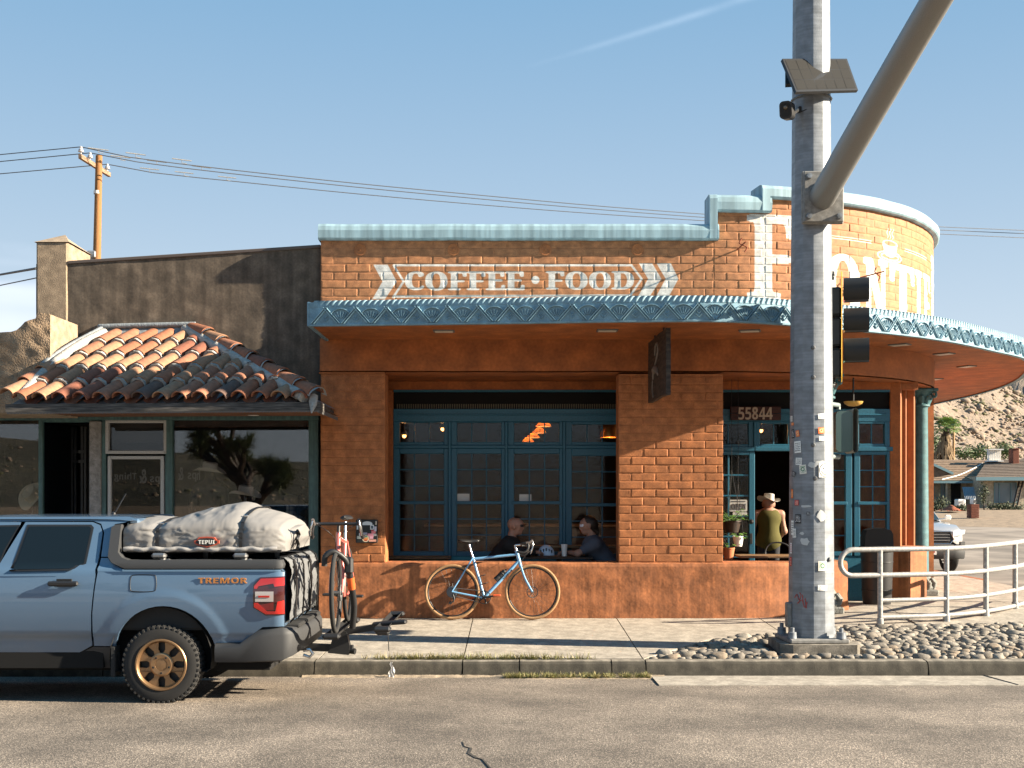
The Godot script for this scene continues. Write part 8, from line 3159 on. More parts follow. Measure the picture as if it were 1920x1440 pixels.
func seated(t: Node3D, hd: Vector3, f: Vector3, hip: Vector3, sh: float, elbow_n: Vector3, wrist_n: Vector3, elbow_f: Vector3, wrist_f: Vector3, shirt: Material, sleeves: float, trousers: Material) -> void:
	var side := f.cross(Vector3.UP).normalized()           # its right
	var near := side if side.z > 0 else -side
	var chest := hd + Vector3(0, -0.30, 0) - f * 0.07
	var neck := hd + Vector3(0, -0.17, 0) - f * 0.04
	var g := G.new()
	blob(g, head_bones(hd, f, (Vector3.UP + f * 0.12).normalized()), 0.007, 0.03)
	var b := [[neck, chest, 0.065, 0.12], [chest, hip, 0.135, 0.135], [hip - near * 0.08, hip + near * 0.08, 0.12, 0.12]]
	var cloth := [[chest + near * 0.06, chest - near * 0.06, 0.15, 0.15], [chest + Vector3(0, 0.02, 0), hip, 0.15, 0.155], [hip - near * 0.08, hip + near * 0.08, 0.13, 0.13], [neck - f * 0.02 - Vector3(0, 0.05, 0), chest, 0.075, 0.14]]
	for q in [[near, elbow_n, wrist_n], [-near, elbow_f, wrist_f]]:
		var s: Vector3 = chest + q[0] * sh + Vector3(0, 0.045, 0)
		b.append([chest + q[0] * 0.05, s, 0.09, 0.068])
		b.append([s, q[1], 0.052, 0.042])
		b.append([q[1], q[2], 0.042, 0.027])
		cloth.append([chest + q[0] * 0.05 + Vector3(0, 0.03, 0), s, 0.10, 0.082])
		var cut: Vector3 = s.lerp(q[1], minf(sleeves, 1.0))
		cloth.append([s, cut, 0.080, 0.066 if sleeves < 1.0 else 0.056])
		if sleeves > 1.0: cloth.append([q[1], q[1].lerp(q[2], sleeves - 1.0), 0.056, 0.042])
	var leg := []
	for s in [-1.0, 1.0]:
		var k: Vector3 = hip + f * 0.42 + near * s * 0.11 + Vector3(0, 0.02, 0)
		leg.append([hip + near * s * 0.09, k, 0.095, 0.066])
		leg.append([k, Vector3(k.x, 0.12, k.z) - f * 0.05, 0.062, 0.045])
		leg.append([Vector3(k.x, 0.085, k.z) - f * 0.06, Vector3(k.x, 0.075, k.z) + f * 0.12, 0.042, 0.034])
	blob(g, b, 0.016, 0.05)
	hand(g, wrist_n, (wrist_n - elbow_n).normalized(), Vector3.UP, 0.9)
	hand(g, wrist_f, (wrist_f - elbow_f).normalized(), Vector3.UP, 0.7)
	put("body", g, M.skin, t)
	g = G.new()
	blob(g, cloth, 0.014, 0.05)
	put("top", g, shirt, t)
	g = G.new()
	blob(g, leg, 0.018, 0.04)
	put("trousers", g, trousers, t)

func shades(t: Node3D, hd: Vector3, f: Vector3, m: Material) -> void:
	var r := f.cross(Vector3.UP).normalized()
	var g := G.new()
	var b := Basis(r, Vector3.UP, -f)
	for s in [-1.0, 1.0]:
		g.box(hd + f * 0.098 + r * s * 0.042 + Vector3(0, 0.012, 0), Vector3(0.066, 0.040, 0.022), 0.006, b * Basis(Vector3.UP, -0.5 * s))
		g.bar(hd + f * 0.088 + r * s * 0.066 + Vector3(0, 0.020, 0), hd - f * 0.01 + r * s * 0.092 + Vector3(0, 0.018, 0), 0.010, 0.018)
	put("sunglasses", g, m, t)

func people() -> void:
	var zp := -0.80
	var hd := W(966, 987, zp)
	var t := thing("person", "person with shaved head and black hooded top seated on the left of the porch table", "person", Vector3(hd.x - 0.3, 0.04, zp))
	seated(t, hd, Vector3(1, 0, 0.08).normalized(), Vector3(-0.30, 0.60, zp), 0.17, W(982, 1037, zp + 0.24), W(1003, 1036, zp + 0.12), W(985, 1036, zp - 0.22), W(1012, 1036, zp - 0.10), mat("black_cloth", Color(0.010, 0.010, 0.011), 0.9, {}), 1.85, mat("dark_trousers", Color(0.02, 0.022, 0.028), 0.9))
	shades(t, hd, Vector3(1, 0, 0.08).normalized(), M.black)
	var g := G.new()
	blob(g, [[hd + Vector3(-0.11, -0.17, -0.06), hd + Vector3(-0.11, -0.17, 0.06), 0.045, 0.045], [hd + Vector3(-0.08, -0.18, 0.08), hd + Vector3(0.03, -0.24, 0.07), 0.03, 0.02]], 0.012, 0.04)
	put("hood", g, M.black_cloth, t)
	hd = W(1103, 986, zp)
	var f := Vector3(-1, -0.05, 0.06).normalized()
	t = thing("person", "person with tied back hair and grey T-shirt seated on the right of the porch table", "person", Vector3(hd.x + 0.3, 0.04, zp))
	seated(t, hd, f, Vector3(1.40, 0.60, zp), 0.17, W(1083, 1038, zp + 0.20), W(1066, 1036, zp + 0.02), W(1085, 1038, zp - 0.2), W(1064, 1036, zp - 0.12), mat("grey_shirt", Color(0.085, 0.10, 0.13), 0.9, {"tex": "fine", "scale": 5.0}), 0.62, M.dark_trousers)
	shades(t, hd, f, mat("white_frame", Color(0.75, 0.78, 0.85), 0.3))
	g = G.new()
	blob(g, [[hd + Vector3(0.005, 0.055, 0), hd + Vector3(0.035, 0.035, 0), 0.096, 0.100], [hd + Vector3(0.06, 0.02, 0), hd + Vector3(0.075, -0.05, 0), 0.075, 0.055], [hd + Vector3(0.10, 0.0, 0), hd + Vector3(0.13, -0.09, 0), 0.03, 0.026], [hd + Vector3(0.13, -0.09, 0), hd + Vector3(0.125, -0.19, 0), 0.028, 0.010]], 0.008, 0.03)
	for k in g.v.size():                                       # keep the hairline off the face
		var q := g.v[k] - hd
		if q.x < -0.045: g.v[k].x = hd.x - 0.045 + (q.x + 0.045) * 0.2
	put("hair", g, mat("brown_hair", Color(0.035, 0.020, 0.012), 0.6, {"tex": "grain", "scale": 6.0}), t)
	# one standing inside the doorway, seen from behind
	var zi := -2.7
	var c := W(1441, 940, zi)
	t = thing("person", "person in pale hat and olive vest standing in the cafe doorway, back turned", "person", Vector3(c.x, 0.04, zi))
	g = G.new()
	blob(g, head_bones(Vector3(c.x, c.y - 0.05, zi), Vector3(0.2, 0, -1).normalized(), Vector3.UP), 0.009, 0.03)
	var b := [[Vector3(c.x, 1.33, zi), Vector3(c.x, 0.95, zi), 0.13, 0.13]]
	var vest := [[Vector3(c.x - 0.07, 1.28, zi), Vector3(c.x + 0.07, 1.28, zi), 0.13, 0.13], [Vector3(c.x, 1.28, zi), Vector3(c.x, 0.92, zi), 0.16, 0.165], [Vector3(c.x - 0.06, 0.93, zi), Vector3(c.x + 0.06, 0.93, zi), 0.14, 0.14]]
	var leg := []
	for s in [-1.0, 1.0]:
		var sh := Vector3(c.x + s * 0.19, 1.34, zi)
		b.append([Vector3(c.x + s * 0.05, 1.33, zi), sh, 0.09, 0.06])
		b.append([sh, Vector3(c.x + s * 0.25, 1.07, zi - 0.02), 0.05, 0.042])
		b.append([Vector3(c.x + s * 0.25, 1.07, zi - 0.02), Vector3(c.x + s * 0.17, 0.92, zi - 0.20), 0.04, 0.028])
		leg.append([Vector3(c.x + s * 0.085, 0.88, zi), Vector3(c.x + s * 0.095, 0.50, zi), 0.095, 0.066])
		leg.append([Vector3(c.x + s * 0.095, 0.50, zi), Vector3(c.x + s * 0.10, 0.11, zi + 0.02), 0.066, 0.05])
		leg.append([Vector3(c.x + s * 0.10, 0.085, zi + 0.04), Vector3(c.x + s * 0.11, 0.075, zi - 0.14), 0.045, 0.036])
	blob(g, b, 0.018, 0.05)
	for s in [-1.0, 1.0]: hand(g, Vector3(c.x + s * 0.17, 0.92, zi - 0.20), Vector3(-s * 0.5, -0.2, -0.8).normalized(), Vector3.UP, 0.8)
	put("body", g, M.skin, t)
	g = G.new()
	blob(g, vest, 0.018, 0.05)
	put("vest", g, mat("olive_cloth", Color(0.085, 0.075, 0.010), 0.9, {"tex": "fine", "scale": 5.0}), t)
	g = G.new()
	blob(g, leg, 0.02, 0.03)
	put("trousers", g, M.dark_trousers, t)
	g = G.new()
	hat_shape(g, Transform3D(Basis(Vector3.UP, 0.4) * Basis(Vector3(0, 0, 1), -0.12), Vector3(c.x, c.y + 0.015, zi)), 1.0)
	put("hat", g, mat("hat_grey", Color(0.42, 0.41, 0.38), 0.8), t)

func hat_shape(g: G, xf: Transform3D, s: float) -> void:        # a western hat, its brim curled up at the sides
	g.grid(32, 5, func(u: float, v: float):
		var a := TAU * u
		var r := lerpf(0.088, 0.185, v)
		return xf * (Vector3(cos(a) * r * 0.92, 0.055 * v * v * pow(absf(cos(a)), 2.0) - 0.018 * v * pow(absf(sin(a)), 2.0), sin(a) * r * 1.1) * s), -1.0)
	g.grid(32, 9, func(u: float, v: float):
		var a := TAU * u
		var r := 0.088 * (1.0 - 0.16 * v) if v < 0.75 else 0.074 * (1.0 - (v - 0.75) * 4.0)
		var dent := 0.030 * smoothstep(0.6, 1.0, v) * (1.0 - 0.4 * absf(sin(a)))
		return xf * (Vector3(cos(a) * r * 0.92, minf(v / 0.75, 1.0) * 0.115 - dent, sin(a) * r * 1.15) * s), -1.0)

func patio() -> void:
	var t := thing("porch_table", "dark wooden table between the two seated people behind the low wall", "table", Vector3(0.70, 0.04, -0.8))
	var g := G.new()
	for k in 5: g.span(Vector3(0.16, 0.752, -1.12 + k * 0.13), Vector3(1.12, 0.785, -0.995 + k * 0.13), 0.006)
	put("table_top", g, M.dark_wood, t)
	g = G.new()
	g.tube([Vector3(0.66, 0.05, -0.8), Vector3(0.66, 0.75, -0.8)], 0.04, 10)
	g.lathe([Vector2(0.25, 0.035), Vector2(0.24, 0.06), Vector2(0.05, 0.09)], 20, Transform3D(Basis.IDENTITY, Vector3(0.66, 0, -0.8)))
	put("pedestal", g, M.black, t)
	for q in [[-0.32, "low dark stool under the person in black"], [1.42, "low dark stool under the person in the grey T-shirt"]]:
		t = thing("stool", q[1], "stool", Vector3(q[0], 0.04, -0.8), "stools at the porch table")
		g = G.new()
		g.lathe([Vector2(0.0, 0.475), Vector2(0.17, 0.475), Vector2(0.18, 0.45), Vector2(0.16, 0.43), Vector2(0.0, 0.43)], 20, Transform3D(Basis.IDENTITY, Vector3(q[0], 0, -0.8)))
		put("seat", g, M.dark_wood, t)
		for k in 4:
			g = G.new()
			var a := PI / 4 + k * PI / 2
			g.tube([Vector3(q[0] + cos(a) * 0.12, 0.43, -0.8 + sin(a) * 0.12), Vector3(q[0] + cos(a) * 0.17, 0.035, -0.8 + sin(a) * 0.17)], 0.014, 6)
			put("leg", g, M.black, t)
	# helmet and cup on the table
	var h := W(1024, 1041, -0.86)
	t = thing("cycling_helmet", "white and pale blue cycling helmet lying on the porch table", "helmet", Vector3(h.x, 0.786, -0.86))
	g = G.new()
	g.grid(24, 12, func(u: float, v: float):
		var a := TAU * u
		var b := PI * 0.52 * v
		var r := 1.0 + 0.03 * sin(a * 6.0) * sin(b)
		return Vector3(h.x + sin(b) * cos(a) * 0.118 * r, 0.79 + 0.14 * cos(b) + 0.01, -0.86 + sin(b) * sin(a) * 0.095 * r), -1.0)
	put("shell", g, mat("helmet_blue", Color(0.46, 0.56, 0.68), 0.35, {"coat": 0.6}), t)
	g = G.new()
	for k in 5:
		for s in [-1.0, 1.0]:
			var x := (k - 2) * 0.038
			g.box(Vector3(h.x + x, 0.79 + 0.085 - absf(k - 2.0) * 0.014, -0.86 + s * 0.082 * (1.0 - absf(k - 2.0) * 0.10)), Vector3(0.020, 0.05, 0.022), 0.008)
	put("vent", g, M.black, t)
	t = thing("paper_cup", "tall white paper cup on the porch table", "cup", W(1058, 1042, -0.72))
	g = G.new()
	var o := W(1058, 1042, -0.72)
	g.lathe([Vector2(0.0, 0.0), Vector2(0.033, 0.0), Vector2(0.044, 0.155), Vector2(0.047, 0.158), Vector2(0.046, 0.166), Vector2(0.0, 0.164)], 24, Transform3D(Basis.IDENTITY, Vector3(o.x, 0.786, -0.72)))
	put("cup", g, M.white_paint, t)

func lamp(nm: String, label: String, o: Vector3, shade: Array, m: Material, bulb_y: float, e: float, grp := "") -> void:
	var t := thing(nm, label, "lamp", o, grp)
	var g := G.new()
	g.lathe(shade, 24, Transform3D(Basis.IDENTITY, o))
	put("lamp_shade", g, m, t)
	g = G.new()
	g.tube([o + Vector3(0, shade[0].y, 0), Vector3(o.x, 3.42, o.z)], 0.006, 5)
	put("cord", g, M.black, t)
	g = G.new()
	g.lathe([Vector2(0.0, -0.03), Vector2(0.024, -0.015), Vector2(0.03, 0.005), Vector2(0.022, 0.03), Vector2(0.0, 0.05)], 14, Transform3D(Basis.IDENTITY, o + Vector3(0, bulb_y, 0)))
	put("bulb", g, mat("lamp_glow", Color(1, 0.7, 0.4), 0.5, {"glow": Color(1.0, 0.68, 0.36), "power": 2.2}), t)
	var l := OmniLight3D.new()
	l.name = "lamp_light"
	l.light_color = Color(1.0, 0.66, 0.36)
	l.light_energy = e
	l.light_size = 0.03
	l.omni_range = 12.0
	l.omni_attenuation = 2.0
	l.shadow_enabled = true
	t.add_child(l)
	l.position = Vector3(0, bulb_y - 0.005, 0)

func inside() -> void:
	var white := mat("milk_glass", Color(0.72, 0.62, 0.48), 0.5, {"back": Color(0.9, 0.75, 0.55)})
	var saucer := [Vector2(0.012, 0.10), Vector2(0.05, 0.085), Vector2(0.115, 0.02), Vector2(0.12, 0.0), Vector2(0.112, 0.0), Vector2(0.045, 0.07), Vector2(0.010, 0.085)]
	var nth := ["nearest", "second", "third", "farthest"]
	for k in 4:
		lamp("pendant_lamp", nth[k] + " of the white saucer pendants seen through the third transom window", [W(1019, 800, -2.3), W(1011, 812, -4.2), W(1000, 821, -5.9), W(990, 829, -7.6)][k], saucer, white, 0.035, 0.03, "saucer pendants inside the cafe")
	lamp("copper_lamp", "glowing copper pendant seen through the right end transom of the four-part window", W(1143, 820, -2.6), [Vector2(0.02, 0.26), Vector2(0.10, 0.22), Vector2(0.15, 0.02), Vector2(0.145, 0.0), Vector2(0.095, 0.2), Vector2(0.015, 0.24)], mat("copper", Color(0.55, 0.26, 0.08), 0.35, {"metal": 0.8}), 0.03, 0.12)
	for q in [[758, 818, -2.7, "small lit wall lamp seen through the left end transom of the four-part window"], [830, 805, -2.5, "bare lit bulb at the right edge of the left end transom"], [1427, 808, -2.4, "small lit bulb seen through the transom beside the address board"]]:
		lamp("small_lamp", q[3], W(q[0], q[1], q[2]), [Vector2(0.012, 0.09), Vector2(0.04, 0.06), Vector2(0.05, 0.02)], M.dark_steel, 0.0, 0.03, "small lamps inside the cafe")
	# counter, shelves and stools in the gloom
	var t := thing("counter", "dark wooden service counter deep inside the cafe", "counter", Vector3(1.5, 0.04, -6.2))
	var g := G.new()
	g.span(Vector3(-1.5, 0.04, -6.4), Vector3(3.2, 1.05, -5.9), 0.01)
	put("front", g, M.dark_wood, t)
	g = G.new()
	g.span(Vector3(-1.6, 1.05, -6.45), Vector3(3.3, 1.10, -5.8), 0.01)
	put("top", g, M.pale_wood, t)
	for q in [[869, 933, "left of the two white cards behind the cafe window panes"], [985, 934, "right of the two white cards behind the cafe window panes"]]:
		t = thing("window_card", q[2], "card", W(q[0], q[1], -1.68), "white cards in the cafe window")
		g = G.new()
		g.box(W(q[0], q[1], -1.68), Vector3(0.18, 0.115, 0.004), 0.0, Basis(Vector3.RIGHT, 0.12))
		put("card", g, M.white_paint, t)
	# dome light hanging in the porch near the door
	var o := W(1600, 753, -0.75)
	t = thing("porch_dome_light", "mustard dome light hanging from the porch ceiling right of the signal pole", "lamp", o)
	g = G.new()
	g.lathe([Vector2(0.0, 0.0), Vector2(0.135, 0.0), Vector2(0.12, -0.03), Vector2(0.07, -0.06), Vector2(0.0, -0.07)], 24, Transform3D(Basis.IDENTITY, o))
	put("bowl", g, mat("mustard", Color(0.60, 0.36, 0.09), 0.4), t)
	g = G.new()
	g.tube([o, Vector3(o.x, 3.31, o.z)], 0.012, 6)
	put("rod", g, M.black, t)

func shop_window() -> void:
	var z := -0.78
	for q in [[393, 878, "white western hat on a dark shirted dummy in the shop window", 0, 0.35], [460, 922, "white western hat, low in the middle of the shop window", 1, 0.0], [545, 940, "brown western hat on a plaid shirted dummy at the right of the shop window", 2, -0.2], [62, 925, "cream western hat tilted in the far left shop window", 3, 0.9]]:
		var o := W(q[0], q[1] + 5, z)
		var t := thing("western_hat", q[2], "hat", o, "hats in the shop window")
		var g := G.new()
		hat_shape(g, Transform3D(Basis(Vector3(0, 0, 1), -0.12 if q[3] != 3 else 0.5) * Basis(Vector3.RIGHT, 0.1 if q[3] != 3 else 0.9) * Basis(Vector3.UP, q[4] + 1.3), o), 1.15)
		put("hat", g, [mat("felt_white", Color(0.50, 0.48, 0.43), 0.9), M.felt_white, mat("felt_brown", Color(0.15, 0.11, 0.075), 0.9), mat("straw", Color(0.48, 0.42, 0.30), 0.9)][q[3]], t)
		g = G.new()
		g.lathe([Vector2(0.089, 0.005), Vector2(0.092, 0.012), Vector2(0.089, 0.03)], 20, Transform3D(Basis(Vector3(0, 0, 1), -0.12 if q[3] != 3 else 0.5) * Basis(Vector3.RIGHT, 0.1 if q[3] != 3 else 0.9), o))
		put("band", g, M.dark_wood, t)
		var y: float = o.y
		t = thing("display_dummy", ["dark shirted display dummy under a white hat in the shop window", "plain stand under the low white hat in the shop window", "plaid shirted display dummy at the right of the shop window", "slim stand under the cream hat in the far left shop window"][q[3]], "dummy", Vector3(o.x, 0.49, z))
		g = G.new()
		if q[3] == 0 or q[3] == 2:
			blob(g, [[o + Vector3(-0.12, -0.25, 0), o + Vector3(0.12, -0.25, 0), 0.09, 0.09], [o + Vector3(0, -0.25, 0), o + Vector3(0, -0.62, 0), 0.13, 0.13], [o + Vector3(-0.19, -0.27, 0), o + Vector3(-0.25, -0.55, 0), 0.06, 0.05], [o + Vector3(0.19, -0.27, 0), o + Vector3(0.25, -0.55, 0), 0.06, 0.05], [o + Vector3(0, -0.02, 0), o + Vector3(0, -0.2, 0), 0.07, 0.05]], 0.02, 0.06)
			put("shirt", g, plaid() if q[3] == 2 else mat("dark_shirt", Color(0.03, 0.028, 0.025), 0.9), t)
			g = G.new()
		g.tube([o + Vector3(0, -0.03, 0), Vector3(o.x, 0.5, z)], 0.02, 8)
		g.lathe([Vector2(0.14, 0.49), Vector2(0.13, 0.505), Vector2(0.0, 0.51)], 16, Transform3D(Basis.IDENTITY, Vector3(o.x, 0, z)))
		put("stand", g, M.dark_steel, t)
	for q in [[124, 783, 0.25, "left of the two small round lights under the shop awning"], [475, 785, 0.25, "right of the two small round lights under the shop awning"]]:
		var o := Vector3(X(q[0], q[2]), 2.705, q[2])
		var t := thing("awning_light", q[3], "light fitting", o, "lights under the shop awning")
		var g := G.new()
		g.lathe([Vector2(0.075, 0.01), Vector2(0.075, -0.012), Vector2(0.055, -0.016), Vector2(0.0, -0.008)], 20, Transform3D(Basis.IDENTITY, o))
		put("fitting", g, M.white_paint, t)

func plaid() -> Material:
	var im := Image.create(64, 64, false, Image.FORMAT_RGB8)
	im.fill(Color(0.62, 0.64, 0.66))
	for k in 4:
		im.fill_rect(Rect2i(k * 16, 0, 5, 64), Color(0.36, 0.40, 0.46))
	for k in 4:
		im.fill_rect(Rect2i(0, k * 16, 64, 5), Color(0.42, 0.46, 0.52))
		for j in 4: im.fill_rect(Rect2i(j * 16, k * 16, 5, 5), Color(0.22, 0.25, 0.31))
	T.plaid = tex(im)
	return mat("plaid_cloth", Color(0.6, 0.6, 0.6), 0.9, {"tex": "plaid", "scale": 4.0})

# ---------------------------------------------------------------- power lines
func power_lines() -> void:
	var zp := EYE.z - 38.0
	var a := W(182, 292, zp)
	var t := thing("utility_pole", "brown timber utility pole with a slanting crossarm behind the stucco shop", "utility pole", Vector3(a.x, -0.3, zp))
	var g := G.new()
	g.tube([Vector3(a.x - 0.12, -0.4, zp), a + Vector3(-0.02, -4.0, 0), a + Vector3(0.06, 0, 0)], [0.15, 0.125, 0.10], 14)
	put("pole", g, mat("pole_timber", Color(0.36, 0.17, 0.06), 0.9, {"tex": "streak", "scale": Vector3(3, 0.6, 3), "bump": "streak", "cm": 1.5}), t)
	g = G.new()
	g.lathe([Vector2(0.118, 0.0), Vector2(0.118, 0.10)], 14, Transform3D(Basis.IDENTITY, W(183, 364, zp)))
	put("band", g, M.white_paint, t)
	var l := W(150, 293, zp + 1.2)
	var r := W(205, 328, zp - 1.2)
	g = G.new()
	g.bar(l, r, 0.10, 0.13)
	put("crossarm", g, mat("arm_timber", Color(0.42, 0.27, 0.17), 0.9, {"tex": "grain", "scale": 1.0}), t)
	var ends := [l.lerp(r, 0.03), l.lerp(r, 0.33), l.lerp(r, 0.93)]
	for e in ends:
		g = G.new()
		g.lathe([Vector2(0.02, 0.05), Vector2(0.02, 0.14), Vector2(0.085, 0.15), Vector2(0.08, 0.18), Vector2(0.04, 0.19), Vector2(0.07, 0.20), Vector2(0.065, 0.23), Vector2(0.035, 0.25), Vector2(0.045, 0.30), Vector2(0.0, 0.33)], 12, Transform3D(Basis.IDENTITY, e))
		put("insulator", g, mat("porcelain", Color(0.45, 0.43, 0.42), 0.3), t)
	g = G.new()
	g.box(W(174, 478, zp), Vector3(0.3, 0.25, 0.3), 0.05)
	g.tube([W(174, 482, zp), W(172, 490, zp)], 0.10, 8)
	put("fitting", g, M.galvanised, t)
	# three lines over the roofs to a pole out of the picture, and back to the left
	var names := ["highest of the three power lines over the cafe roof", "middle of the three power lines over the cafe roof", "lowest of the three power lines over the cafe roof"]
	var ys := [[[150, 281], [420, 317], [900, 366], [1340, 403], [1920, 432], [2350, 445]], [[166, 290], [420, 324], [900, 373], [1340, 409], [1920, 438], [2350, 450]], [[200, 312], [420, 338], [900, 384], [1340, 415], [1920, 446], [2350, 458]]]
	var zl := [[0, 290], [0, 303], [0, 326]]
	for k in 3:
		var e: Vector3 = ends[k] + Vector3(0, 0.30, 0)
		t = thing("power_line", names[k], "power line", e, "power lines from the utility pole")
		g = G.new()
		var p := [W(-420, zl[k][1] + 30, zp - 2.0), W(0, zl[k][1], zp - 0.5), e]
		var b := Vector3(36.0, 0, -46.0)
		for i in range(1, 40):
			var s := i / 39.0
			var q := e.lerp(b, s)
			var d := EYE.z - q.z
			var px := 960.0 + q.x * 2300.0 / d
			var py := 0.0
			var c: Array = ys[k]
			for j in c.size() - 1:
				if px >= c[j][0]: py = lerpf(c[j][1], c[j + 1][1], (px - c[j][0]) / (c[j + 1][0] - c[j][0])) + 4.0 * sin(PI * clampf((px - c[j][0]) / (c[j + 1][0] - c[j][0]), 0, 1)) * 0.4
			p.append(Vector3(q.x, EYE.y + (925.0 - py) * d / 2300.0, q.z))
		g.tube(p, 0.015, 5, false)
		put("wire", g, mat("wire_dark", Color(0.05, 0.05, 0.055), 0.6), t)
		g = G.new()
		for s in [0.5, 1.6, 3.0]:
			var dd: Vector3 = (p[5] - p[3]).normalized()
			var o: Vector3 = e + dd * (s + k * 0.4)
			g.tube([o - dd * 0.3, o + dd * 0.3], 0.016, 6)
			g.tube([o + Vector3(0, -0.02, 0), o + Vector3(0, -0.10, 0), o + dd * 0.15 + Vector3(0, -0.11, 0)], 0.010, 5)
		put("damper", g, M.dull_zinc, t)
	for q in [[503, 540, 0.02, "thick cable from the stucco pillar out of the left edge"], [521, 565, 0.010, "thin cable under the thick one at the left edge"]]:
		t = thing("service_cable", q[3], "cable", W(66, q[0], -1.6), "cables at the left edge")
		g = G.new()
		g.tube([W(68, q[0], -1.6), W(0, lerpf(q[0], q[1], 0.32), -5.0), W(-140, q[1], -12.0)], q[2], 5)
		put("wire", g, M.wire_dark, t)

# ---------------------------------------------------------------- things at the entrance and on the walls
func box_print() -> ImageTexture:
	var im := Image.create(128, 140, false, Image.FORMAT_RGB8)
	im.fill(Color(0.10, 0.12, 0.12))
	var w := Color(0.80, 0.82, 0.83)
	fill_poly(im, disc(Vector2(66, 20), 30, 24, 12), w)
	fill_poly(im, rect(36, 20, 98, 32), w)
	for q in [[0, 22, 10, 60, w], [12, 24, 26, 40, Color(0.45, 0.45, 0.5)], [84, 30, 108, 60, w], [90, 36, 102, 54, Color(0.2, 0.28, 0.33)], [14, 82, 40, 98, w], [2, 100, 36, 118, Color(0.72, 0.74, 0.70)], [68, 84, 108, 104, Color(0.85, 0.55, 0.60)], [92, 64, 118, 84, Color(0.86, 0.5, 0.52)], [40, 78, 66, 92, Color(0.62, 0.6, 0.66)], [80, 100, 104, 118, Color(0.82, 0.60, 0.66)], [76, 122, 122, 136, Color(0.84, 0.6, 0.52)], [110, 40, 124, 70, Color(0.8, 0.78, 0.82)], [90, 62, 104, 68, Color(0.7, 0.15, 0.2)], [116, 6, 126, 30, Color(0.7, 0.66, 0.6)], [104, 86, 124, 100, Color(0.6, 0.58, 0.58)]]:
		fill_poly(im, rect(q[0], q[1], q[2], q[3]), q[4])
	fill_poly(im, disc(Vector2(56, 116), 22, 28), Color(0.80, 0.74, 0.62))
	for k in 4:
		var p := PackedVector2Array()
		for i in 17:
			var a := PI * 2 * i / 16
			var y := clampf(116 + sin(a) * 19, 98 + k * 9, 106 + k * 9)
			p.append(Vector2(56 + cos(a) * 19 * (0.75 if k % 3 == 0 else 1.0), y))
		fill_tri(im, p[0], p[4], p[8], [Color(0.25, 0.55, 0.48), Color(0.8, 0.55, 0.3), Color(0.85, 0.42, 0.12), Color(0.65, 0.2, 0.08)][k])
		fill_poly(im, rect(41 if k % 3 else 46, 100 + k * 8, 71 if k % 3 else 66, 107 + k * 8), [Color(0.25, 0.55, 0.48), Color(0.8, 0.62, 0.4), Color(0.85, 0.42, 0.12), Color(0.65, 0.2, 0.08)][k])
	return tex(im)

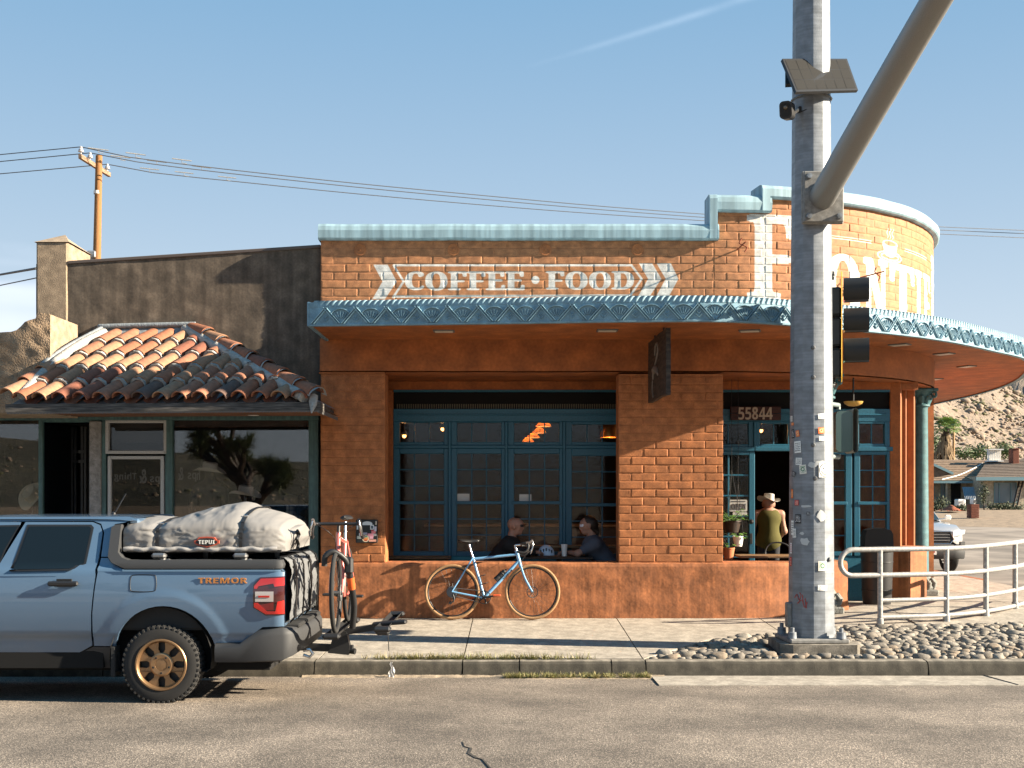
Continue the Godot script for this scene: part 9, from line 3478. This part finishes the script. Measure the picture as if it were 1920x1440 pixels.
func entrance_things() -> void:
	# stickered box on the left pier
	var t := thing("wall_box", "black utility box plastered with stickers on the left brick pier", "utility box", W(688, 1018, 0.05))
	var g := G.new()
	g.box(W(688, 996, 0.065), Vector3(0.285, 0.31, 0.11), 0.008)
	put("box", g, M.black, t)
	g = G.new()
	var c := W(688, 996, 0.123)
	g.quad_uv(c + Vector3(-0.136, -0.148, 0), c + Vector3(0.136, -0.148, 0), c + Vector3(0.136, 0.148, 0), c + Vector3(-0.136, 0.148, 0), Vector3(0, 0, 1))
	var bm := mat("box_stickers", Color(1, 1, 1), 0.5)
	bm.albedo_texture = box_print()
	put("stickers", g, bm, t)
	# bracket rods on the parapet
	for q in [[3.02, 4.93, "iron rod bracket on the parapet between the arrow and the tall first letter"], [4.95, 4.66, "iron rod bracket on the curved parapet beside the traffic light"]]:
		var o := wp(q[0], 0.0, q[1])
		var d := wn(q[0])
		t = thing("wall_bracket", q[2], "bracket", o, "rod brackets on the parapet")
		g = G.new()
		g.tube([o, o + d * 0.42 + Vector3(0, 0.02, 0)], 0.010, 6)
		var m := o + d * 0.30
		var s := d.cross(Vector3.UP).normalized()
		g.tube(curve([m + Vector3(0, 0.09, 0) + s * 0.02, m + s * 0.05 + Vector3(0, 0.03, 0), m, m - s * 0.05 - Vector3(0, 0.03, 0), m - Vector3(0, 0.09, 0) - s * 0.02], 4), 0.010, 5)
		put("rod", g, M.rust, t)
	# address board
	var z := -1.50
	t = thing("address_board", "dark red wooden board with pale house number over the cafe entrance", "sign", W(1417, 775, z))
	g = G.new()
	for k in 2: g.span(W(1369, 788 - k * 13, z - 0.02), W(1464.5, 775.4 - k * 13, z + 0.02), 0.004)
	put("board", g, mat("oxblood", Color(0.075, 0.022, 0.016), 0.7, {"tex": "grain", "scale": 2.0}), t)
	g = G.new()
	letters(g, "55844", font_sans, 0.50, 0.185, 0.012, Transform3D(Basis.IDENTITY, W(1416.5, 775, z + 0.024)))
	put("number", g, mat("pale_tan", Color(0.40, 0.33, 0.25), 0.7), t)
	t = thing("open_sign", "small white board lettered OPEN hanging inside the glass of the cafe door", "sign", W(1385, 952, z))
	g = G.new()
	g.ext(rect(X(1368, z), Y(959, z), X(1401, z), Y(937, z), 0.015), z - 0.012, z)
	g.ext(rect(X(1374, z), Y(966, z), X(1401, z), Y(960.5, z), 0.012), z - 0.012, z)
	put("board", g, mat("grey_card", Color(0.50, 0.49, 0.46), 0.6), t)
	g = G.new()
	letters(g, "OPEN", font_serif, 0.215, 0.085, 0.004, Transform3D(Basis.IDENTITY, W(1385, 950, z + 0.003)))
	g.span(W(1371, 940.6, z + 0.001), W(1398, 939.4, z + 0.004))
	put("lettering", g, mat("ink", Color(0.03, 0.03, 0.035), 0.7), t)
	# bin with a hooded lid
	var b := Vector3(5.20, gy(5.2, -1.0) + 0.0, -1.05)
	t = thing("waste_bin", "black round waste bin with a hooded lid in the cafe entrance", "bin", b)
	g = G.new()
	g.lathe([Vector2(0.0, 0.0), Vector2(0.19, 0.0), Vector2(0.205, 0.1), Vector2(0.225, 0.74), Vector2(0.24, 0.75), Vector2(0.24, 0.78)], 28, Transform3D(Basis.IDENTITY, b))
	for k in 3: g.tube(ring_pts(Vector3.ZERO, 0.213 + k * 0.004, 28).map(func(p): return b + Vector3(p.x, 0.2 + k * 0.2, p.y)), 0.008, 5, false, true)
	put("drum", g, M.black, t)
	g = G.new()
	g.lathe([Vector2(0.258, 0.765), Vector2(0.262, 0.80), Vector2(0.235, 0.825), Vector2(0.195, 0.835)], 28, Transform3D(Basis.IDENTITY, b))
	g.ext(PackedVector2Array([Vector2(-0.20, 0.82), Vector2(0.20, 0.82), Vector2(0.19, 1.0), Vector2(0.165, 1.05), Vector2(0.07, 1.08), Vector2(-0.07, 1.08), Vector2(-0.165, 1.05), Vector2(-0.19, 1.0)]), -0.16, 0.16, Transform3D(Basis(Vector3.UP, -0.08), b), 40.0)
	put("lid", g, mat("lid_black", Color(0.013, 0.013, 0.014), 0.6, {"spec": 0.25}), t)
	# planters by the door
	var green := mat("plant_leaf", Color(0.10, 0.20, 0.04), 0.45, {"back": Color(0.25, 0.4, 0.1)})
	for q in [[1372, 985, -1.15, 0.13, 0.10, M.dark_wood, "leafy plant in a brown basket beside the cafe door", 34, 0.0], [1384, 1013, -0.95, 0.075, 0.085, M.white_paint, "small trailing plant in a white pot beside the cafe door", 12, -0.08], [1366, 1036, -0.9, 0.085, 0.10, mat("terracotta", Color(0.45, 0.15, 0.06), 0.8), "terracotta pot behind the low wall left of the door", 8, 0.0]]:
		var o := W(q[0], q[1], q[2])
		t = thing("potted_plant", q[6], "plant", o, "pots by the cafe door")
		g = G.new()
		var r: float = q[3]
		var h: float = q[4]
		g.lathe([Vector2(0.0, -h), Vector2(r * 0.72, -h), Vector2(r, h * 0.5), Vector2(r * 1.06, h * 0.52), Vector2(r * 1.06, h * 0.7), Vector2(r * 0.9, h * 0.7), Vector2(r * 0.85, h * 0.45), Vector2(0, h * 0.45)], 20, Transform3D(Basis.IDENTITY, o))
		put("pot", g, q[5], t)
		g = G.new()
		var st := G.new()
		for k in q[7]:
			var a: float = k * 2.4
			var d := Vector3(cos(a), rng.randf_range(-0.1, 1.0), sin(a)).normalized()
			var l := r * rng.randf_range(0.9, 1.9)
			var tip := o + Vector3(0, h * 0.5 + 0.04, 0) + d * l + Vector3(0, q[8] * l * 6.0, 0)
			st.tube([o + Vector3(0, h * 0.45, 0), tip], 0.003, 4, false)
			var s := d.cross(Vector3.UP).normalized() * 0.028
			var e := Vector3(d.x, -0.3, d.z).normalized() * 0.07
			g.flat(tip, tip + e * 0.5 + s, tip + e, Vector3.UP)
			g.flat(tip, tip + e * 0.5 - s, tip + e, Vector3.UP)
		put("leaves", g, green, t)
		put("stems", st, green, t)
		if q[2] < -0.91:                                     # hung by cords from the porch ceiling
			g = G.new()
			for k in 3: g.tube([o + Vector3(cos(k * 2.1) * r, h * 0.5, sin(k * 2.1) * r), Vector3(o.x, o.y + 0.8, o.z), Vector3(o.x, 3.30, o.z)], 0.003, 4)
			put("cord", g, M.black, t)
		else:
			g = G.new()
			g.span(Vector3(o.x - 0.12, 0.04, o.z - 0.12), Vector3(o.x + 0.12, o.y - h - 0.001, o.z + 0.12))
			put("pot_stand", g, M.dark_wood, t)
	var tz := -0.85
	t = thing("small_porch_table", "wooden table top just above the low wall by the cafe door", "table", Vector3(3.5, 0.04, tz))
	g = G.new()
	for k in 4: g.span(Vector3(3.17, 0.765, tz - 0.28 + k * 0.14), Vector3(3.98, 0.795, tz - 0.146 + k * 0.14), 0.005)
	put("table_top", g, M.pale_wood, t)
	g = G.new()
	g.tube([Vector3(3.57, 0.04, tz), Vector3(3.57, 0.765, tz)], 0.035, 8)
	put("pedestal", g, M.black, t)
	t = thing("metal_chair", "black bentwood style chair behind the small table at the door", "chair", Vector3(3.85, 0.04, -1.2))
	g = G.new()
	g.tube(curve([Vector3(3.66, 0.47, -1.25), Vector3(3.66, 0.80, -1.32), Vector3(3.74, 0.93, -1.34), Vector3(3.88, 0.95, -1.34), Vector3(4.0, 0.90, -1.33), Vector3(4.06, 0.78, -1.30), Vector3(4.06, 0.47, -1.25)], 5), 0.013, 6)
	put("backrest", g, M.black, t)
	g = G.new()
	g.lathe([Vector2(0.0, 0.485), Vector2(0.20, 0.485), Vector2(0.21, 0.46), Vector2(0.0, 0.455)], 20, Transform3D(Basis.IDENTITY, Vector3(3.86, 0, -1.08)))
	put("seat", g, M.black, t)
	for q in [[3.70, -0.93], [4.02, -0.93], [3.67, -1.24], [4.05, -1.24]]:
		g = G.new()
		g.tube([Vector3(lerpf(q[0], 3.86, 0.15), 0.46, lerpf(q[1], -1.08, 0.15)), Vector3(q[0], 0.035, q[1])], 0.012, 6)
		put("leg", g, M.black, t)

func blades(g: G, n: int, x0: float, x1: float, z: Callable, h: float) -> void:
	for k in n:
		var x := rng.randf_range(x0, x1)
		var p: Vector3 = z.call(x)
		if p.y < -5.0: continue
		var l := h * rng.randf_range(0.35, 1.0)
		var d := Vector3(rng.randf_range(-0.9, 0.9), rng.randf_range(0.3, 1.0), rng.randf_range(-0.3, 1.0)).normalized()
		var s := Vector3(d.z, 0, -d.x).normalized() * 0.0045
		var e := p + d * l
		g.tint = Color(0.42, 0.34, 0.18).lerp(Color(0.15, 0.18, 0.05), rng.randf())
		g.flat(p - s, p + s, e, Vector3(0, 0.6, 0.8))

func kerb_things() -> void:
	mat("dry_grass", Color(1, 1, 1), 0.8, {"vc": true, "back": Color(0.3, 0.3, 0.15)})
	var f := noise(301, 2.2, 3)
	var g := G.new()
	g.colored = true
	blades(g, 4200, -1.62, 0.9, func(x: float):
		var k := smoothstep(-1.7, -0.9, x) * smoothstep(0.95, 0.0, x)
		if rng.randf() > k * (0.55 + 0.8 * f.get_noise_1d(x * 3.0)) + 0.04: return Vector3(0, -9, 0)
		return Vector3(x, -0.103, 3.335 + rng.randf_range(-0.05, 0.06)), 0.11)
	var o := put("kerb_grass", g, M.dry_grass)
	stuff(tag(o, "dry grass growing in the joint behind the kerb", "grass"))
	g = G.new()
	g.colored = true
	blades(g, 6500, -0.08, 1.44, func(x: float):
		if rng.randf() > 0.55 + 0.9 * f.get_noise_1d(x * 4.0 + 30.0): return Vector3(0, -9, 0)
		return Vector3(x, -0.258, 3.60 + rng.randf_range(-0.06, 0.09)), 0.075)
	o = put("gutter_weeds", g, M.dry_grass)
	stuff(tag(o, "low weeds and dry litter along the gutter", "weeds"))
	# drifted sand at the foot of the kerb
	g = G.new()
	g.grid(160, 5, func(u: float, v: float):
		var x := lerpf(-2.2, 1.6, u)
		var w := 0.06 + 0.09 * (0.5 + f.get_noise_1d(x * 2.0)) + 0.13 * smoothstep(-0.2, 0.3, x) * smoothstep(1.65, 1.3, x)
		return Vector3(x, lerpf(-0.240, -0.2605, v) + 0.006 * f.get_noise_2d(x * 9.0, v * 5.0), 3.53 + w * v), -1.0)
	struct(put("drifted_sand", g, mat("sand", Color(0.47, 0.37, 0.26), 1.0, {"tex": "blotch", "scale": 1.5, "bump": "rough", "cm": 0.5})))
	var c := W(735, 1262, 3.60)
	var t := thing("crumpled_paper", "crumpled white paper standing against the kerb face", "litter", Vector3(c.x, -0.255, 3.59))
	g = G.new()
	g.grid(10, 8, func(u: float, v: float):
		var w := lerpf(0.055, 0.012, v) * (1.0 + 0.4 * sin(v * 9.0 + u * 4.0))
		return Vector3(c.x + (u - 0.5) * 2.0 * w * 0.7 + 0.006 * sin(v * 12.0), -0.255 + 0.155 * v, 3.60 + 0.025 * absf(sin(u * 7.0 + v * 5.0)) * (1.0 - v * 0.4)), 1.0)
	put("sheet", g, M.white_paint, t)
